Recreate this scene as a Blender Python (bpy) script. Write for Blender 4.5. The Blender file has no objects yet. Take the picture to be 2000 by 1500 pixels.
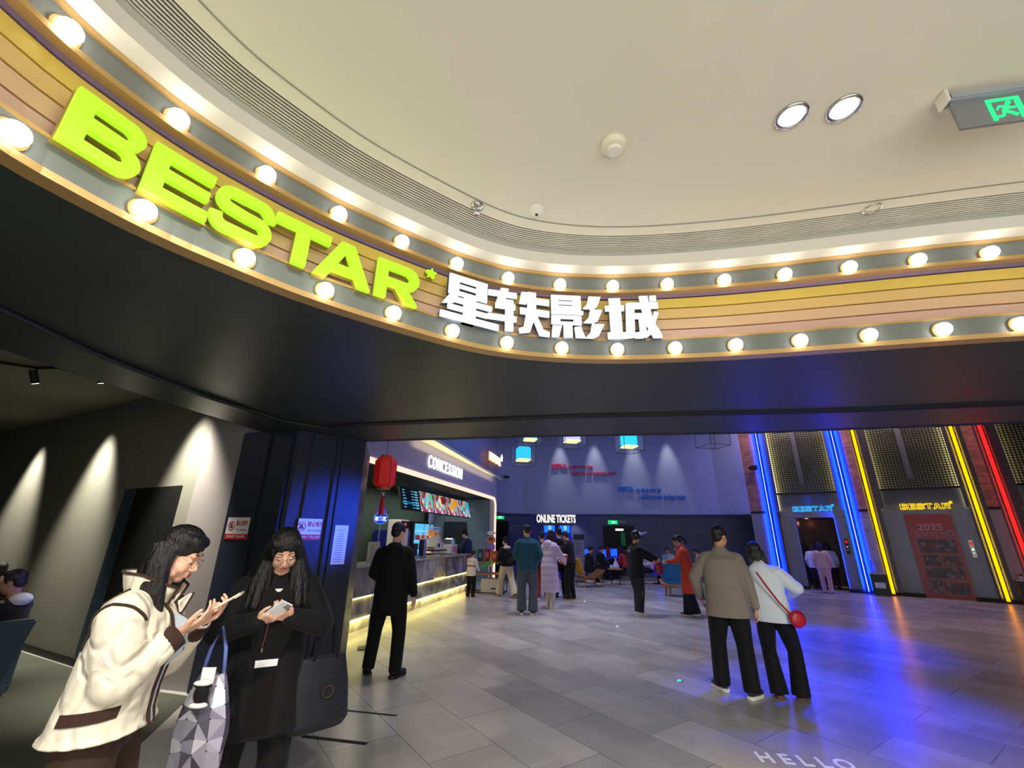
import bpy, bmesh, math, random
from mathutils import Vector, Matrix
random.seed(7)
R = math.radians
SC = bpy.context.scene
COL = SC.collection

# ------------------------------------------------------------------ camera
CAM_H, F_PX, PITCH, ROLL = 1.62, 837.0, R(19.48), R(0.75)
_f = Vector((0, math.cos(PITCH), math.sin(PITCH)))
_u0 = Vector((0, -math.sin(PITCH), math.cos(PITCH)))
_r0 = Vector((1, 0, 0))
_up = _u0*math.cos(ROLL) - _r0*math.sin(ROLL)
_rt = _r0*math.cos(ROLL) + _u0*math.sin(ROLL)
cam_data = bpy.data.cameras.new('camera')
cam_data.sensor_width = 36.0
cam_data.lens = F_PX/2000.0*36.0
cam_data.clip_start = 0.05
cam = bpy.data.objects.new('camera', cam_data)
COL.objects.link(cam)
cam.matrix_world = Matrix(((_rt.x, _up.x, -_f.x, 0), (_rt.y, _up.y, -_f.y, 0), (_rt.z, _up.z, -_f.z, CAM_H), (0, 0, 0, 1)))
SC.camera = cam

def sight(px, py):
    return _f*F_PX + _rt*(px-1000) - _up*(py-750)
def ground(px, py, z=0.0):
    """the point of the level z that shows at this place of the photograph"""
    d = sight(px, py)
    t = (z-CAM_H)/d.z
    return Vector((d.x*t, d.y*t, z))
def deep(px, py, k):
    return Vector((0, 0, CAM_H)) + sight(px, py)*(k/F_PX)

# ------------------------------------------------------------------ view, world
SC.view_settings.view_transform = 'Standard'
SC.view_settings.look = 'None'
SC.view_settings.exposure = 0.0
SC.view_settings.gamma = 1.0
SC.view_settings.use_curve_mapping = False
world = bpy.data.worlds.new('mall_air')
world.use_nodes = True
SC.world = world
world.node_tree.nodes['Background'].inputs[0].default_value = (1.0, 0.93, 0.78, 1)
world.node_tree.nodes['Background'].inputs[1].default_value = 0.20

def lin(c):
    out = []
    for v in c[:3]:
        v = v/255.0
        out.append(v/12.92 if v <= 0.04045 else ((v+0.055)/1.055)**2.4)
    return (*out, 1.0)

# ------------------------------------------------------------------ lamps of the place and added fill lamps
def lamp(name, kind, loc, target, energy, color, size=0.1, spot=60, blend=0.5, sizey=None, spread=180):
    d = bpy.data.lights.new(name, kind)
    d.energy = energy
    d.color = color
    if kind == 'AREA':
        d.size = size; d.spread = R(spread)
        if sizey:
            d.shape = 'RECTANGLE'; d.size_y = sizey
    else:
        d.shadow_soft_size = size
    if kind == 'SPOT':
        d.spot_size = R(spot); d.spot_blend = blend
    o = bpy.data.objects.new(name, d)
    COL.objects.link(o)
    o.location = loc
    if target is not None:
        o.rotation_euler = (Vector(target)-Vector(loc)).to_track_quat('-Z', 'Y').to_euler()
    return o
WARM = (1.0, 0.86, 0.62)
COOL = (1.0, 0.95, 0.86)
# mall downlights in front of the cinema (two of them show in the ceiling) and an added spot
lamp('mall_spot_lamp', 'SPOT', (1.36, 1.55, 3.55), (1.36, 1.55, 0), 210, WARM, 0.05, 106, 0.9)
lamp('mall_spot_lamp', 'SPOT', (1.59, 1.50, 3.55), (1.59, 1.50, 0), 210, WARM, 0.05, 106, 0.9)
lamp('mall_spot_lamp', 'SPOT', (-0.15, 0.55, 3.55), (-0.9, 1.5, 0), 190, COOL, 0.07, 128, 0.9)
lamp('mall_spot_lamp', 'SPOT', (-0.9, -0.3, 3.55), (-1.5, 1.5, 1.0), 330, COOL, 0.07, 54, 0.9)
lamp('mall_spot_lamp', 'SPOT', (2.6, -1.2, 3.55), (2.6, 0.4, 0), 420, COOL, 0.07, 112, 0.9)
lamp('mall_spot_lamp', 'SPOT', (1.6, -3.5, 3.55), (2.6, 5.6, 1.0), 900, COOL, 0.1, 20, 0.8)  # added narrow spot that brightens the couple's backs
# bounce of the bright mall hall behind the camera
lamp('mall_hall_light', 'AREA', (1.2, -3.5, 1.2), (1.4, 1.0, 3.6), 250, (1.0, 0.97, 0.90), 9.0, sizey=3.0)
# cinema hall ceiling lights
for x, y, e, c, w in ((0.0, 7.3, 560, (1.0, 0.94, 0.84), 66), (1.7, 8.4, 520, (0.92, 0.86, 1.0), 58), (0.6, 11.0, 620, (0.90, 0.86, 1.0), 66), (3.2, 11.4, 640, (0.84, 0.78, 1.0), 62), (2.2, 14.6, 560, (0.76, 0.76, 1.0), 70), (9.0, 9.0, 420, (1.0, 0.62, 0.5), 62)):
    lamp('hall_ceiling_lamp', 'SPOT', (x, y, 6.4), (x, y, 0), e, c, 0.35, w, 0.9)
lamp('hall_ceiling_wash', 'AREA', (3.0, 13.0, 6.5), (3.0, 13.0, 0), 190, (0.30, 0.42, 1.0), 6.0, sizey=5.0)
for u in (0.6, 4.0):  # added wash that brightens the brick columns
    lamp('lift_wall_fill', 'AREA', (9.88+0.7871*u-0.56, 16.41-0.6168*u-0.71, 6.5), (9.88+0.7871*u, 16.41-0.6168*u, 3.2), 70, (1.0, 0.78, 0.76), 1.6, sizey=0.3)
# added blue spots that tint the floor before the blue lift and the pillar
lamp('added_blue_spot', 'SPOT', (7.6, 10.6, 6.0), (5.4, 8.4, 0), 5200, (0.0, 0.02, 1.0), 0.3, 32, 1.0)
lamp('added_blue_spot', 'SPOT', (5.6, 8.2, 6.0), (3.55, 5.5, 0), 4600, (0.0, 0.02, 1.0), 0.3, 30, 1.0)
lamp('added_blue_spot', 'SPOT', (5.2, 5.4, 3.0), (-2.25, 5.5, 1.75), 8500, (0.02, 0.09, 1.0), 0.15, 9.5, 1.0)

# ------------------------------------------------------------------ materials
def _nodes(name):
    m = bpy.data.materials.new(name)
    m.use_nodes = True
    nt = m.node_tree
    return m, nt, nt.nodes['Principled BSDF']
def mat(name, c, rough=0.6, metal=0.0, noise=None, bump=None, emis=None, estr=0.0, spec=0.5, alpha=1.0, trans=0.0, sheen=0.0, coat=0.0):
    """noise=(scale, amount) mottles the colour; bump=(scale, strength)"""
    m, nt, b = _nodes(name)
    b.inputs['Base Color'].default_value = lin(c)
    b.inputs['Roughness'].default_value = rough
    b.inputs['Metallic'].default_value = metal
    b.inputs['Specular IOR Level'].default_value = spec
    b.inputs['Alpha'].default_value = alpha
    b.inputs['Transmission Weight'].default_value = trans
    b.inputs['Sheen Weight'].default_value = sheen
    b.inputs['Coat Weight'].default_value = coat
    if emis is not None:
        b.inputs['Emission Color'].default_value = lin(emis)
        b.inputs['Emission Strength'].default_value = estr
    if noise or bump:
        tc = nt.nodes.new('ShaderNodeTexCoord')
        if noise:
            n = nt.nodes.new('ShaderNodeTexNoise')
            n.inputs['Scale'].default_value = noise[0]; n.inputs['Detail'].default_value = 4
            nt.links.new(tc.outputs['Object'], n.inputs['Vector'])
            mx = nt.nodes.new('ShaderNodeMix'); mx.data_type = 'RGBA'
            a = noise[1]
            mx.inputs['A'].default_value = lin([max(0, v*(1-a)) for v in c])
            mx.inputs['B'].default_value = lin([min(255, v*(1+a)) for v in c])
            nt.links.new(n.outputs['Fac'], mx.inputs['Factor'])
            nt.links.new(mx.outputs['Result'], b.inputs['Base Color'])
        if bump:
            n2 = nt.nodes.new('ShaderNodeTexNoise')
            n2.inputs['Scale'].default_value = bump[0]; n2.inputs['Detail'].default_value = 3
            nt.links.new(tc.outputs['Object'], n2.inputs['Vector'])
            bp = nt.nodes.new('ShaderNodeBump'); bp.inputs['Strength'].default_value = bump[1]
            bp.inputs['Distance'].default_value = 0.02
            nt.links.new(n2.outputs['Fac'], bp.inputs['Height'])
            nt.links.new(bp.outputs['Normal'], b.inputs['Normal'])
    return m
def glow(name, c, s):
    m = bpy.data.materials.new(name); m.use_nodes = True
    nt = m.node_tree; nt.nodes.remove(nt.nodes['Principled BSDF'])
    e = nt.nodes.new('ShaderNodeEmission')
    e.inputs[0].default_value = lin(c); e.inputs[1].default_value = s
    nt.links.new(e.outputs[0], nt.nodes['Material Output'].inputs[0])
    return m
def brick_mat(name, c1, c2, cm, scale, bw, bh, mortar, rough, rot=(0, 0, 0), coords='Object', bump=0.3, noise=0.3, nscale=1.6, offset=0.5):
    m, nt, b = _nodes(name)
    tc = nt.nodes.new('ShaderNodeTexCoord')
    mp = nt.nodes.new('ShaderNodeMapping'); mp.inputs['Rotation'].default_value = rot
    nt.links.new(tc.outputs[coords], mp.inputs['Vector'])
    br = nt.nodes.new('ShaderNodeTexBrick')
    br.offset = offset
    br.inputs['Color1'].default_value = lin(c1); br.inputs['Color2'].default_value = lin(c2); br.inputs['Mortar'].default_value = lin(cm)
    br.inputs['Scale'].default_value = scale; br.inputs['Mortar Size'].default_value = mortar
    br.inputs['Brick Width'].default_value = bw; br.inputs['Row Height'].default_value = bh
    nt.links.new(mp.outputs[0], br.inputs['Vector'])
    n = nt.nodes.new('ShaderNodeTexNoise'); n.inputs['Scale'].default_value = nscale; n.inputs['Detail'].default_value = 2.5
    nt.links.new(tc.outputs[coords], n.inputs['Vector'])
    mr = nt.nodes.new('ShaderNodeMapRange'); mr.inputs['To Min'].default_value = 1-noise; mr.inputs['To Max'].default_value = 1+noise
    mr.inputs['From Min'].default_value = 0.3; mr.inputs['From Max'].default_value = 0.7
    nt.links.new(n.outputs['Fac'], mr.inputs['Value'])
    mx = nt.nodes.new('ShaderNodeMix'); mx.data_type = 'RGBA'; mx.blend_type = 'MULTIPLY'; mx.inputs['Factor'].default_value = 1.0
    nt.links.new(br.outputs['Color'], mx.inputs['A']); nt.links.new(mr.outputs['Result'], mx.inputs['B'])
    nt.links.new(mx.outputs['Result'], b.inputs['Base Color'])
    b.inputs['Roughness'].default_value = rough
    if bump:
        bp = nt.nodes.new('ShaderNodeBump'); bp.inputs['Strength'].default_value = bump; bp.inputs['Distance'].default_value = 0.004
        inv = nt.nodes.new('ShaderNodeMath'); inv.operation = 'SUBTRACT'; inv.inputs[0].default_value = 1.0
        nt.links.new(br.outputs['Fac'], inv.inputs[1]); nt.links.new(inv.outputs[0], bp.inputs['Height'])
        nt.links.new(bp.outputs['Normal'], b.inputs['Normal'])
    return m, nt, b
def patch_mat(name, cols, scale, rough=0.5, emit=0.0):
    """patchy printed or shown picture: cells of a few colours"""
    m, nt, b = _nodes(name)
    tc = nt.nodes.new('ShaderNodeTexCoord')
    v = nt.nodes.new('ShaderNodeTexVoronoi'); v.inputs['Scale'].default_value = scale
    nt.links.new(tc.outputs['Object'], v.inputs['Vector'])
    sp = nt.nodes.new('ShaderNodeSeparateColor'); nt.links.new(v.outputs['Color'], sp.inputs[0])
    rp = nt.nodes.new('ShaderNodeValToRGB'); rp.color_ramp.interpolation = 'CONSTANT'
    el = rp.color_ramp.elements
    while len(el) < len(cols): el.new(0.5)
    for i, c in enumerate(cols):
        el[i].position = i/len(cols); el[i].color = lin(c)
    nt.links.new(sp.outputs[0], rp.inputs['Fac'])
    nt.links.new(rp.outputs['Color'], b.inputs['Base Color'])
    b.inputs['Roughness'].default_value = rough
    if emit:
        nt.links.new(rp.outputs['Color'], b.inputs['Emission Color']); b.inputs['Emission Strength'].default_value = emit
    return m

# ------------------------------------------------------------------ mesh building
class MB:
    def __init__(s): s.v = []; s.f = []
    def add(s, vs, fs, M=None):
        n = len(s.v)
        for p in vs:
            p = Vector(p)
            s.v.append(tuple(M @ p) if M is not None else tuple(p))
        s.f += [tuple(i+n for i in f) for f in fs]
        return s
    def box(s, x0, x1, y0, y1, z0, z1, M=None):
        vs = [(x0, y0, z0), (x1, y0, z0), (x1, y1, z0), (x0, y1, z0), (x0, y0, z1), (x1, y0, z1), (x1, y1, z1), (x0, y1, z1)]
        return s.add(vs, [(3, 2, 1, 0), (4, 5, 6, 7), (0, 1, 5, 4), (1, 2, 6, 5), (2, 3, 7, 6), (3, 0, 4, 7)], M)
    def prism(s, poly, z0, z1, M=None):
        n = len(poly)
        vs = [(x, y, z0) for x, y in poly]+[(x, y, z1) for x, y in poly]
        fs = [tuple(range(n-1, -1, -1)), tuple(range(n, 2*n))]+[(i, (i+1) % n, n+(i+1) % n, n+i) for i in range(n)]
        return s.add(vs, fs, M)
    def front(s, poly, y0, y1, M=None):
        """outline in x,z extruded along y"""
        n = len(poly)
        vs = [(x, y0, z) for x, z in poly]+[(x, y1, z) for x, z in poly]
        fs = [tuple(range(n)), tuple(range(2*n-1, n-1, -1))]+[(i, n+i, n+(i+1) % n, (i+1) % n) for i in range(n)]
        return s.add(vs, fs, M)
    def tube(s, pts, r, n=10, M=None, cap=True):
        pts = [Vector(p) for p in pts]
        rs = r if isinstance(r, (list, tuple)) else [r]*len(pts)
        base = []; vs = []; fs = []
        up = None
        for i, p in enumerate(pts):
            t = (pts[min(i+1, len(pts)-1)]-pts[max(i-1, 0)])
            t = t.normalized() if t.length > 1e-9 else Vector((0, 0, 1))
            if up is None or abs(up.dot(t)) > 0.95:
                up = Vector((0, 0, 1)) if abs(t.z) < 0.9 else Vector((0, 1, 0))
            a = t.cross(up).normalized(); up = a.cross(t).normalized()
            for k in range(n):
                w = 2*math.pi*k/n
                vs.append(p+(a*math.cos(w)+up*math.sin(w))*rs[i])
        for i in range(len(pts)-1):
            for k in range(n):
                fs.append((i*n+k, i*n+(k+1) % n, (i+1)*n+(k+1) % n, (i+1)*n+k))
        if cap:
            fs.append(tuple(range(n-1, -1, -1))); fs.append(tuple(range((len(pts)-1)*n, len(pts)*n)))
        return s.add(vs, fs, M)
    def lathe(s, prof, n=24, M=None):
        vs = []; fs = []
        for r, z in prof:
            for k in range(n):
                w = 2*math.pi*k/n
                vs.append((r*math.cos(w), r*math.sin(w), z))
        for i in range(len(prof)-1):
            for k in range(n):
                fs.append((i*n+k, i*n+(k+1) % n, (i+1)*n+(k+1) % n, (i+1)*n+k))
        fs.append(tuple(range(n-1, -1, -1))); fs.append(tuple(range((len(prof)-1)*n, len(prof)*n)))
        return s.add(vs, fs, M)
    def ball(s, c, r, n=12, M=None):
        r = r if isinstance(r, (tuple, list)) else (r, r, r)
        vs = []; fs = []; m = max(6, n//2+2)
        vs.append((c[0], c[1], c[2]-r[2]))
        for i in range(1, m):
            a = -math.pi/2+math.pi*i/m
            for k in range(n):
                w = 2*math.pi*k/n
                vs.append((c[0]+r[0]*math.cos(a)*math.cos(w), c[1]+r[1]*math.cos(a)*math.sin(w), c[2]+r[2]*math.sin(a)))
        vs.append((c[0], c[1], c[2]+r[2]))
        for k in range(n): fs.append((0, 1+(k+1) % n, 1+k))
        for i in range(m-2):
            for k in range(n):
                fs.append((1+i*n+k, 1+i*n+(k+1) % n, 1+(i+1)*n+(k+1) % n, 1+(i+1)*n+k))
        L = len(vs)-1
        for k in range(n): fs.append((L, 1+(m-2)*n+k, 1+(m-2)*n+(k+1) % n))
        return s.add(vs, fs, M)
    def cone(s, p, q, r1, r2, n=12, M=None):
        """a round-ended tapered limb"""
        p = Vector(p); q = Vector(q)
        d = q-p; L = d.length
        if L < 1e-6: return s.ball(p, max(r1, r2), n, M)
        t = d/L
        a = t.orthogonal().normalized(); b = t.cross(a)
        rings = []
        for i in range(5):
            w = -math.pi/2+math.pi/2*i/4
            rings.append((p+t*(r1*math.sin(w)), max(r1*math.cos(w), 1e-4)))
        for i in range(5):
            w = math.pi/2*i/4
            rings.append((q+t*(r2*math.sin(w)), max(r2*math.cos(w), 1e-4)))
        vs = []; fs = []
        for c, r in rings:
            for k in range(n):
                w = 2*math.pi*k/n
                vs.append(c+(a*math.cos(w)+b*math.sin(w))*r)
        for i in range(len(rings)-1):
            for k in range(n):
                fs.append((i*n+k, i*n+(k+1) % n, (i+1)*n+(k+1) % n, (i+1)*n+k))
        fs.append(tuple(range(n-1, -1, -1))); fs.append(tuple(range((len(rings)-1)*n, len(rings)*n)))
        return s.add(vs, fs, M)
    def chain(s, pts, rs, n=12, M=None):
        for i in range(len(pts)-1):
            s.cone(pts[i], pts[i+1], rs[i], rs[i+1], n, M)
        return s
    def build(s, name, material, parent=None, smooth=False, bevel=0.0, voxel=0.0, relax=0, loc=None, rz=0.0, post=None):
        me = bpy.data.meshes.new(name)
        me.from_pydata(s.v, [], s.f)
        me.update()
        if voxel:
            me = remesh(me, voxel, relax)
            me.name = name
            smooth = True
        elif bevel:
            bm = bmesh.new(); bm.from_mesh(me)
            bmesh.ops.remove_doubles(bm, verts=bm.verts, dist=1e-6)
            bmesh.ops.recalc_face_normals(bm, faces=bm.faces)
            es = [e for e in bm.edges if len(e.link_faces) == 2 and e.calc_face_angle(0) > 0.6]
            bmesh.ops.bevel(bm, geom=es, offset=bevel, segments=2, affect='EDGES', clamp_overlap=True)
            bm.to_mesh(me); bm.free()
        else:
            bm = bmesh.new(); bm.from_mesh(me)
            bmesh.ops.recalc_face_normals(bm, faces=bm.faces)
            bm.to_mesh(me); bm.free()
        if post:
            for v in me.vertices:
                v.co = post(v.co.copy(), v.normal.copy())
            me.update()
        if smooth:
            me.polygons.foreach_set('use_smooth', [True]*len(me.polygons))
        me.materials.append(material)
        o = bpy.data.objects.new(name, me)
        COL.objects.link(o)
        if parent is not None: o.parent = parent
        if loc is not None: o.location = loc
        o.rotation_euler.z = rz
        return o
def remesh(me, voxel, relax=0):
    tmp = bpy.data.objects.new('tmp', me)
    COL.objects.link(tmp)
    md = tmp.modifiers.new('r', 'REMESH'); md.mode = 'VOXEL'; md.voxel_size = voxel
    if relax:
        sm = tmp.modifiers.new('s', 'SMOOTH'); sm.factor = 0.5; sm.iterations = relax
    dg = bpy.context.evaluated_depsgraph_get()
    out = bpy.data.meshes.new_from_object(tmp.evaluated_get(dg))
    bpy.data.objects.remove(tmp)
    bpy.data.meshes.remove(me)
    return out
def tag(o, label, cat, group=None, kind=None):
    o['label'] = label; o['category'] = cat
    if group: o['group'] = group
    if kind: o['kind'] = kind
    return o
def thing(name, label, cat, loc=(0, 0, 0), rz=0.0, group=None):
    o = bpy.data.objects.new(name, None)
    o.empty_display_size = 0.1
    COL.objects.link(o)
    o.location = loc; o.rotation_euler.z = rz
    return tag(o, label, cat, group)
def struct(name, mb, m, **k):
    o = mb.build(name, m, **k)
    if o.parent is None: o['kind'] = 'structure'
    return o
def dup(root, loc=None, rz=None, label=None, group=None):
    r = root.copy(); COL.objects.link(r)
    if loc is not None: r.location = loc
    if rz is not None: r.rotation_euler.z = rz
    if label: r['label'] = label
    if group: r['group'] = group
    for ch in list(root.children):
        c = ch.copy(); COL.objects.link(c); c.parent = r
        for g in list(ch.children):
            d = g.copy(); COL.objects.link(d); d.parent = c
    return r
_txt = {}
def text_geo(body, size=1.0, depth=0.01, sx=1.0, fat=0.0, align='CENTER', shear=0.0, space=1.0):
    """letters standing in x,z facing -y, centred on the origin, as (verts, faces)"""
    key = (body, size, depth, sx, fat, align, shear, space)
    if key not in _txt:
        cu = bpy.data.curves.new('t', 'FONT')
        cu.body = body; cu.size = size; cu.extrude = depth/2; cu.offset = fat
        cu.align_x = align; cu.align_y = 'CENTER'; cu.shear = shear; cu.resolution_u = 4; cu.space_character = space
        o = bpy.data.objects.new('t', cu); COL.objects.link(o)
        dg = bpy.context.evaluated_depsgraph_get()
        me = bpy.data.meshes.new_from_object(o.evaluated_get(dg))
        _txt[key] = ([(v.co.x*sx, -v.co.z, v.co.y) for v in me.vertices], [tuple(p.vertices) for p in me.polygons])
        bpy.data.objects.remove(o); bpy.data.meshes.remove(me); bpy.data.curves.remove(cu)
    return _txt[key]
def outline_geo(loops, depth):
    """filled outlines with holes in x,z, extruded along y around 0"""
    cu = bpy.data.curves.new('o', 'CURVE'); cu.dimensions = '2D'; cu.fill_mode = 'BOTH'; cu.extrude = depth/2
    for lp in loops:
        sp = cu.splines.new('POLY'); sp.points.add(len(lp)-1); sp.use_cyclic_u = True
        for p, (x, z) in zip(sp.points, lp): p.co = (x, z, 0, 1)
    o = bpy.data.objects.new('o', cu); COL.objects.link(o)
    dg = bpy.context.evaluated_depsgraph_get()
    me = bpy.data.meshes.new_from_object(o.evaluated_get(dg))
    out = ([(v.co.x, -v.co.z, v.co.y) for v in me.vertices], [tuple(p.vertices) for p in me.polygons])
    bpy.data.objects.remove(o); bpy.data.meshes.remove(me); bpy.data.curves.remove(cu)
    return out
def arc(cx, cz, r, a0, a1, n=8, rz=None):
    rz = rz or r
    return [(cx+r*math.cos(R(a0+(a1-a0)*i/n)), cz+rz*math.sin(R(a0+(a1-a0)*i/n))) for i in range(n+1)]
def stroke(path, w):
    L = []; Rr = []
    for i, p in enumerate(path):
        a = path[max(i-1, 0)]; b = path[min(i+1, len(path)-1)]
        dx, dz = b[0]-a[0], b[1]-a[1]; l = math.hypot(dx, dz) or 1
        nx, nz = -dz/l*w/2, dx/l*w/2
        L.append((p[0]+nx, p[1]+nz)); Rr.append((p[0]-nx, p[1]-nz))
    return L+Rr[::-1]

# ------------------------------------------------------------------ shared materials
M = {}
M['ceil'] = mat('ceiling_paint', (226, 222, 206), 0.75)
M['ceilw'] = mat('ceiling_white', (236, 233, 222), 0.6)
M['slotd'] = mat('slot_dark', (20, 20, 18), 0.8)
M['slotb'] = mat('slot_blade', (205, 204, 190), 0.45)
M['soffit'] = mat('soffit_black', (58, 64, 62), 0.36, noise=(0.7, 0.12), spec=0.35)
M['band'] = mat('marquee_band', (118, 124, 122), 0.42, metal=0.1)
M['gold'] = mat('marquee_gold', (206, 170, 112), 0.35, metal=0.45)
M['dark'] = mat('dark_metal', (26, 28, 31), 0.45, metal=0.3)
M['black'] = mat('black_matt', (14, 15, 17), 0.65)
M['hallw'] = mat('hall_wall_lavender', (136, 144, 178), 0.75, noise=(0.8, 0.05))
M['hallc'] = mat('hall_ceiling_dark', (40, 42, 52), 0.8)
M['pier'] = mat('pier_grey', (140, 134, 136), 0.7, noise=(2.0, 0.04))
M['leftw'] = mat('left_wall_grey', (112, 112, 104), 0.8, noise=(1.5, 0.05))
M['column'] = mat('pillar_navy', (38, 44, 62), 0.45, metal=0.1)
M['white'] = mat('white_plain', (236, 236, 232), 0.5)
M['paper'] = mat('paper_white', (226, 226, 230), 0.7)
M['red'] = mat('sign_red', (196, 30, 34), 0.5)
M['ink'] = mat('ink_dark', (50, 48, 56), 0.6)
M['chrome'] = mat('chrome', (205, 205, 205), 0.15, metal=1.0)
M['glass'] = mat('clear_glass', (235, 245, 245), 0.05, trans=0.95, alpha=0.35)
M['wood'] = mat('wood_warm', (168, 110, 62), 0.45, noise=(9, 0.2))
M['panelg'] = mat('panel_grey', (128, 130, 140), 0.35, noise=(1.5, 0.05))
M['bulb'] = glow('bulb_white', (255, 248, 236), 12.0)
M['ledw'] = glow('led_warm', (255, 236, 130), 9.0)
M['ledp'] = glow('led_pink_white', (255, 206, 184), 1.45)
M['led_side'] = glow('led_bay_white', (255, 240, 175), 5.0)
M['signw'] = glow('sign_white', (255, 255, 250), 1.35)
M['nblue'] = glow('neon_blue', (0, 4, 255), 36.0)
M['nblue_core'] = glow('neon_blue_core', (190, 215, 255), 3.0)
M['nyel'] = glow('neon_yellow', (255, 150, 0), 3.0)
M['nred'] = glow('neon_red', (255, 12, 10), 8.0)
M['green'] = glow('exit_green', (60, 240, 150), 1.2)

# ------------------------------------------------------------------ floor
fm, nt, b = brick_mat('floor_tile', (188, 184, 178), (158, 155, 152), (96, 94, 94), 1.0, 1.20, 0.60, 0.003, 0.24, rot=(0, 0, R(55)), bump=0.06, noise=0.14, nscale=0.8)
# softer cloudy patches that follow the tile grid
mp = nt.nodes['Mapping']; tc = nt.nodes['Texture Coordinate']
dn = nt.nodes.new('ShaderNodeTexNoise'); dn.inputs['Scale'].default_value = 1.7; dn.inputs['Detail'].default_value = 1.0
nt.links.new(tc.outputs['Object'], dn.inputs['Vector'])
dm = nt.nodes.new('ShaderNodeMix'); dm.data_type = 'RGBA'; dm.blend_type = 'ADD'; dm.inputs['Factor'].default_value = 0.22
nt.links.new(mp.outputs[0], dm.inputs['A']); nt.links.new(dn.outputs['Color'], dm.inputs['B'])
b2 = nt.nodes.new('ShaderNodeTexBrick'); b2.inputs['Scale'].default_value = 1.0; b2.inputs['Brick Width'].default_value = 0.55; b2.inputs['Row Height'].default_value = 0.31
b2.inputs['Mortar Size'].default_value = 0.05; b2.inputs['Mortar Smooth'].default_value = 1.0
b2.inputs['Color1'].default_value = (1, 1, 1, 1); b2.inputs['Color2'].default_value = (0.66, 0.66, 0.67, 1); b2.inputs['Mortar'].default_value = (0.82, 0.82, 0.82, 1)
nt.links.new(dm.outputs['Result'], b2.inputs['Vector'])
prev = b.inputs['Base Color'].links[0].from_socket
m2 = nt.nodes.new('ShaderNodeMix'); m2.data_type = 'RGBA'; m2.blend_type = 'MULTIPLY'; m2.inputs['Factor'].default_value = 0.8
nt.links.new(prev, m2.inputs['A']); nt.links.new(b2.outputs['Color'], m2.inputs['B']); nt.links.new(m2.outputs['Result'], b.inputs['Base Color'])
b.inputs['Roughness'].default_value = 0.27
b.inputs['Specular IOR Level'].default_value = 0.6
struct('floor', MB().box(-16, 24, -7, 27, -0.1, 0), fm)

struct('floor_left', MB().prism([(-13.4, -1.5), (-13.0, 10.1), (-4.02, 5.5), (-3.3, 5.3), (-2.75, 3.6), (-2.6, 1.2), (-2.6, -1.5)], 0.0, 0.004), mat('left_floor_dark', (62, 64, 56), 0.85, noise=(2, 0.15), bump=(160, 0.2)))  # darker, rougher floor piece across the left hall

# ------------------------------------------------------------------ the curved front
CP = [(-1.92, -1.6), (-1.90, -0.8), (-1.86, 0.0), (-1.79, 0.6), (-1.718, 1.099), (-1.683, 1.198), (-1.555, 1.49), (-1.364, 1.733),
      (-1.107, 2.026), (-0.743, 2.313), (-0.246, 2.66), (0.214, 2.786), (0.69, 2.817), (1.148, 2.773), (1.612, 2.70), (2.153, 2.574),
      (2.65, 2.456), (3.116, 2.353), (4.116, 2.173), (5.316, 1.993), (7.116, 1.753)]
def _spline(P, n=24):
    out = []
    for i in range(len(P)-1):
        p0 = Vector(P[max(i-1, 0)]); p1 = Vector(P[i]); p2 = Vector(P[i+1]); p3 = Vector(P[min(i+2, len(P)-1)])
        for j in range(n):
            t = j/n
            out.append(0.5*((2*p1)+(p2-p0)*t+(2*p0-5*p1+4*p2-p3)*t*t+(-p0+3*p1-3*p2+p3)*t**3))
    out.append(Vector(P[-1]))
    for _ in range(200):
        out = [out[0]]+[0.25*out[i-1]+0.5*out[i]+0.25*out[i+1] for i in range(1, len(out)-1)]+[out[-1]]
    return out
CV = _spline(CP)
CS = [0.0]
for i in range(1, len(CV)): CS.append(CS[-1]+(CV[i]-CV[i-1]).length)
def front_at(s, off=0.0):
    """point of the curved front at running length s, off metres towards the mall, and its heading"""
    i = 0
    lo, hi = 0, len(CS)-2
    while lo < hi:
        m = (lo+hi+1)//2
        if CS[m] <= s: lo = m
        else: hi = m-1
    i = lo
    u = (s-CS[i])/(CS[i+1]-CS[i])
    p = CV[i].lerp(CV[i+1], u)
    a = CV[max(i-3, 0)]; c = CV[min(i+4, len(CV)-1)]
    t = (c-a).normalized()
    return Vector((p.x+t.y*off, p.y-t.x*off)), t
SS = [CS[-1]*i/150 for i in range(151)]
def band(mb, o0, o1, z0, z1, s0=0.0, s1=None):
    """a solid strip that follows the front"""
    s1 = CS[-1] if s1 is None else s1
    ss = [s for s in SS if s0 < s < s1]; ss = [s0]+ss+[s1]
    vs = []; fs = []
    for s in ss:
        a, _ = front_at(s, o0); c, _ = front_at(s, o1)
        vs += [(a.x, a.y, z0), (c.x, c.y, z0), (c.x, c.y, z1), (a.x, a.y, z1)]
    for i in range(len(ss)-1):
        for k in range(4):
            fs.append((4*i+k, 4*i+(k+1) % 4, 4*i+4+(k+1) % 4, 4*i+4+k))
    fs += [(3, 2, 1, 0), tuple(range(4*len(ss)-4, 4*len(ss)))]
    return mb.add(vs, fs)
ZB, ZT, ZC = 2.80, 3.50, 3.595
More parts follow.
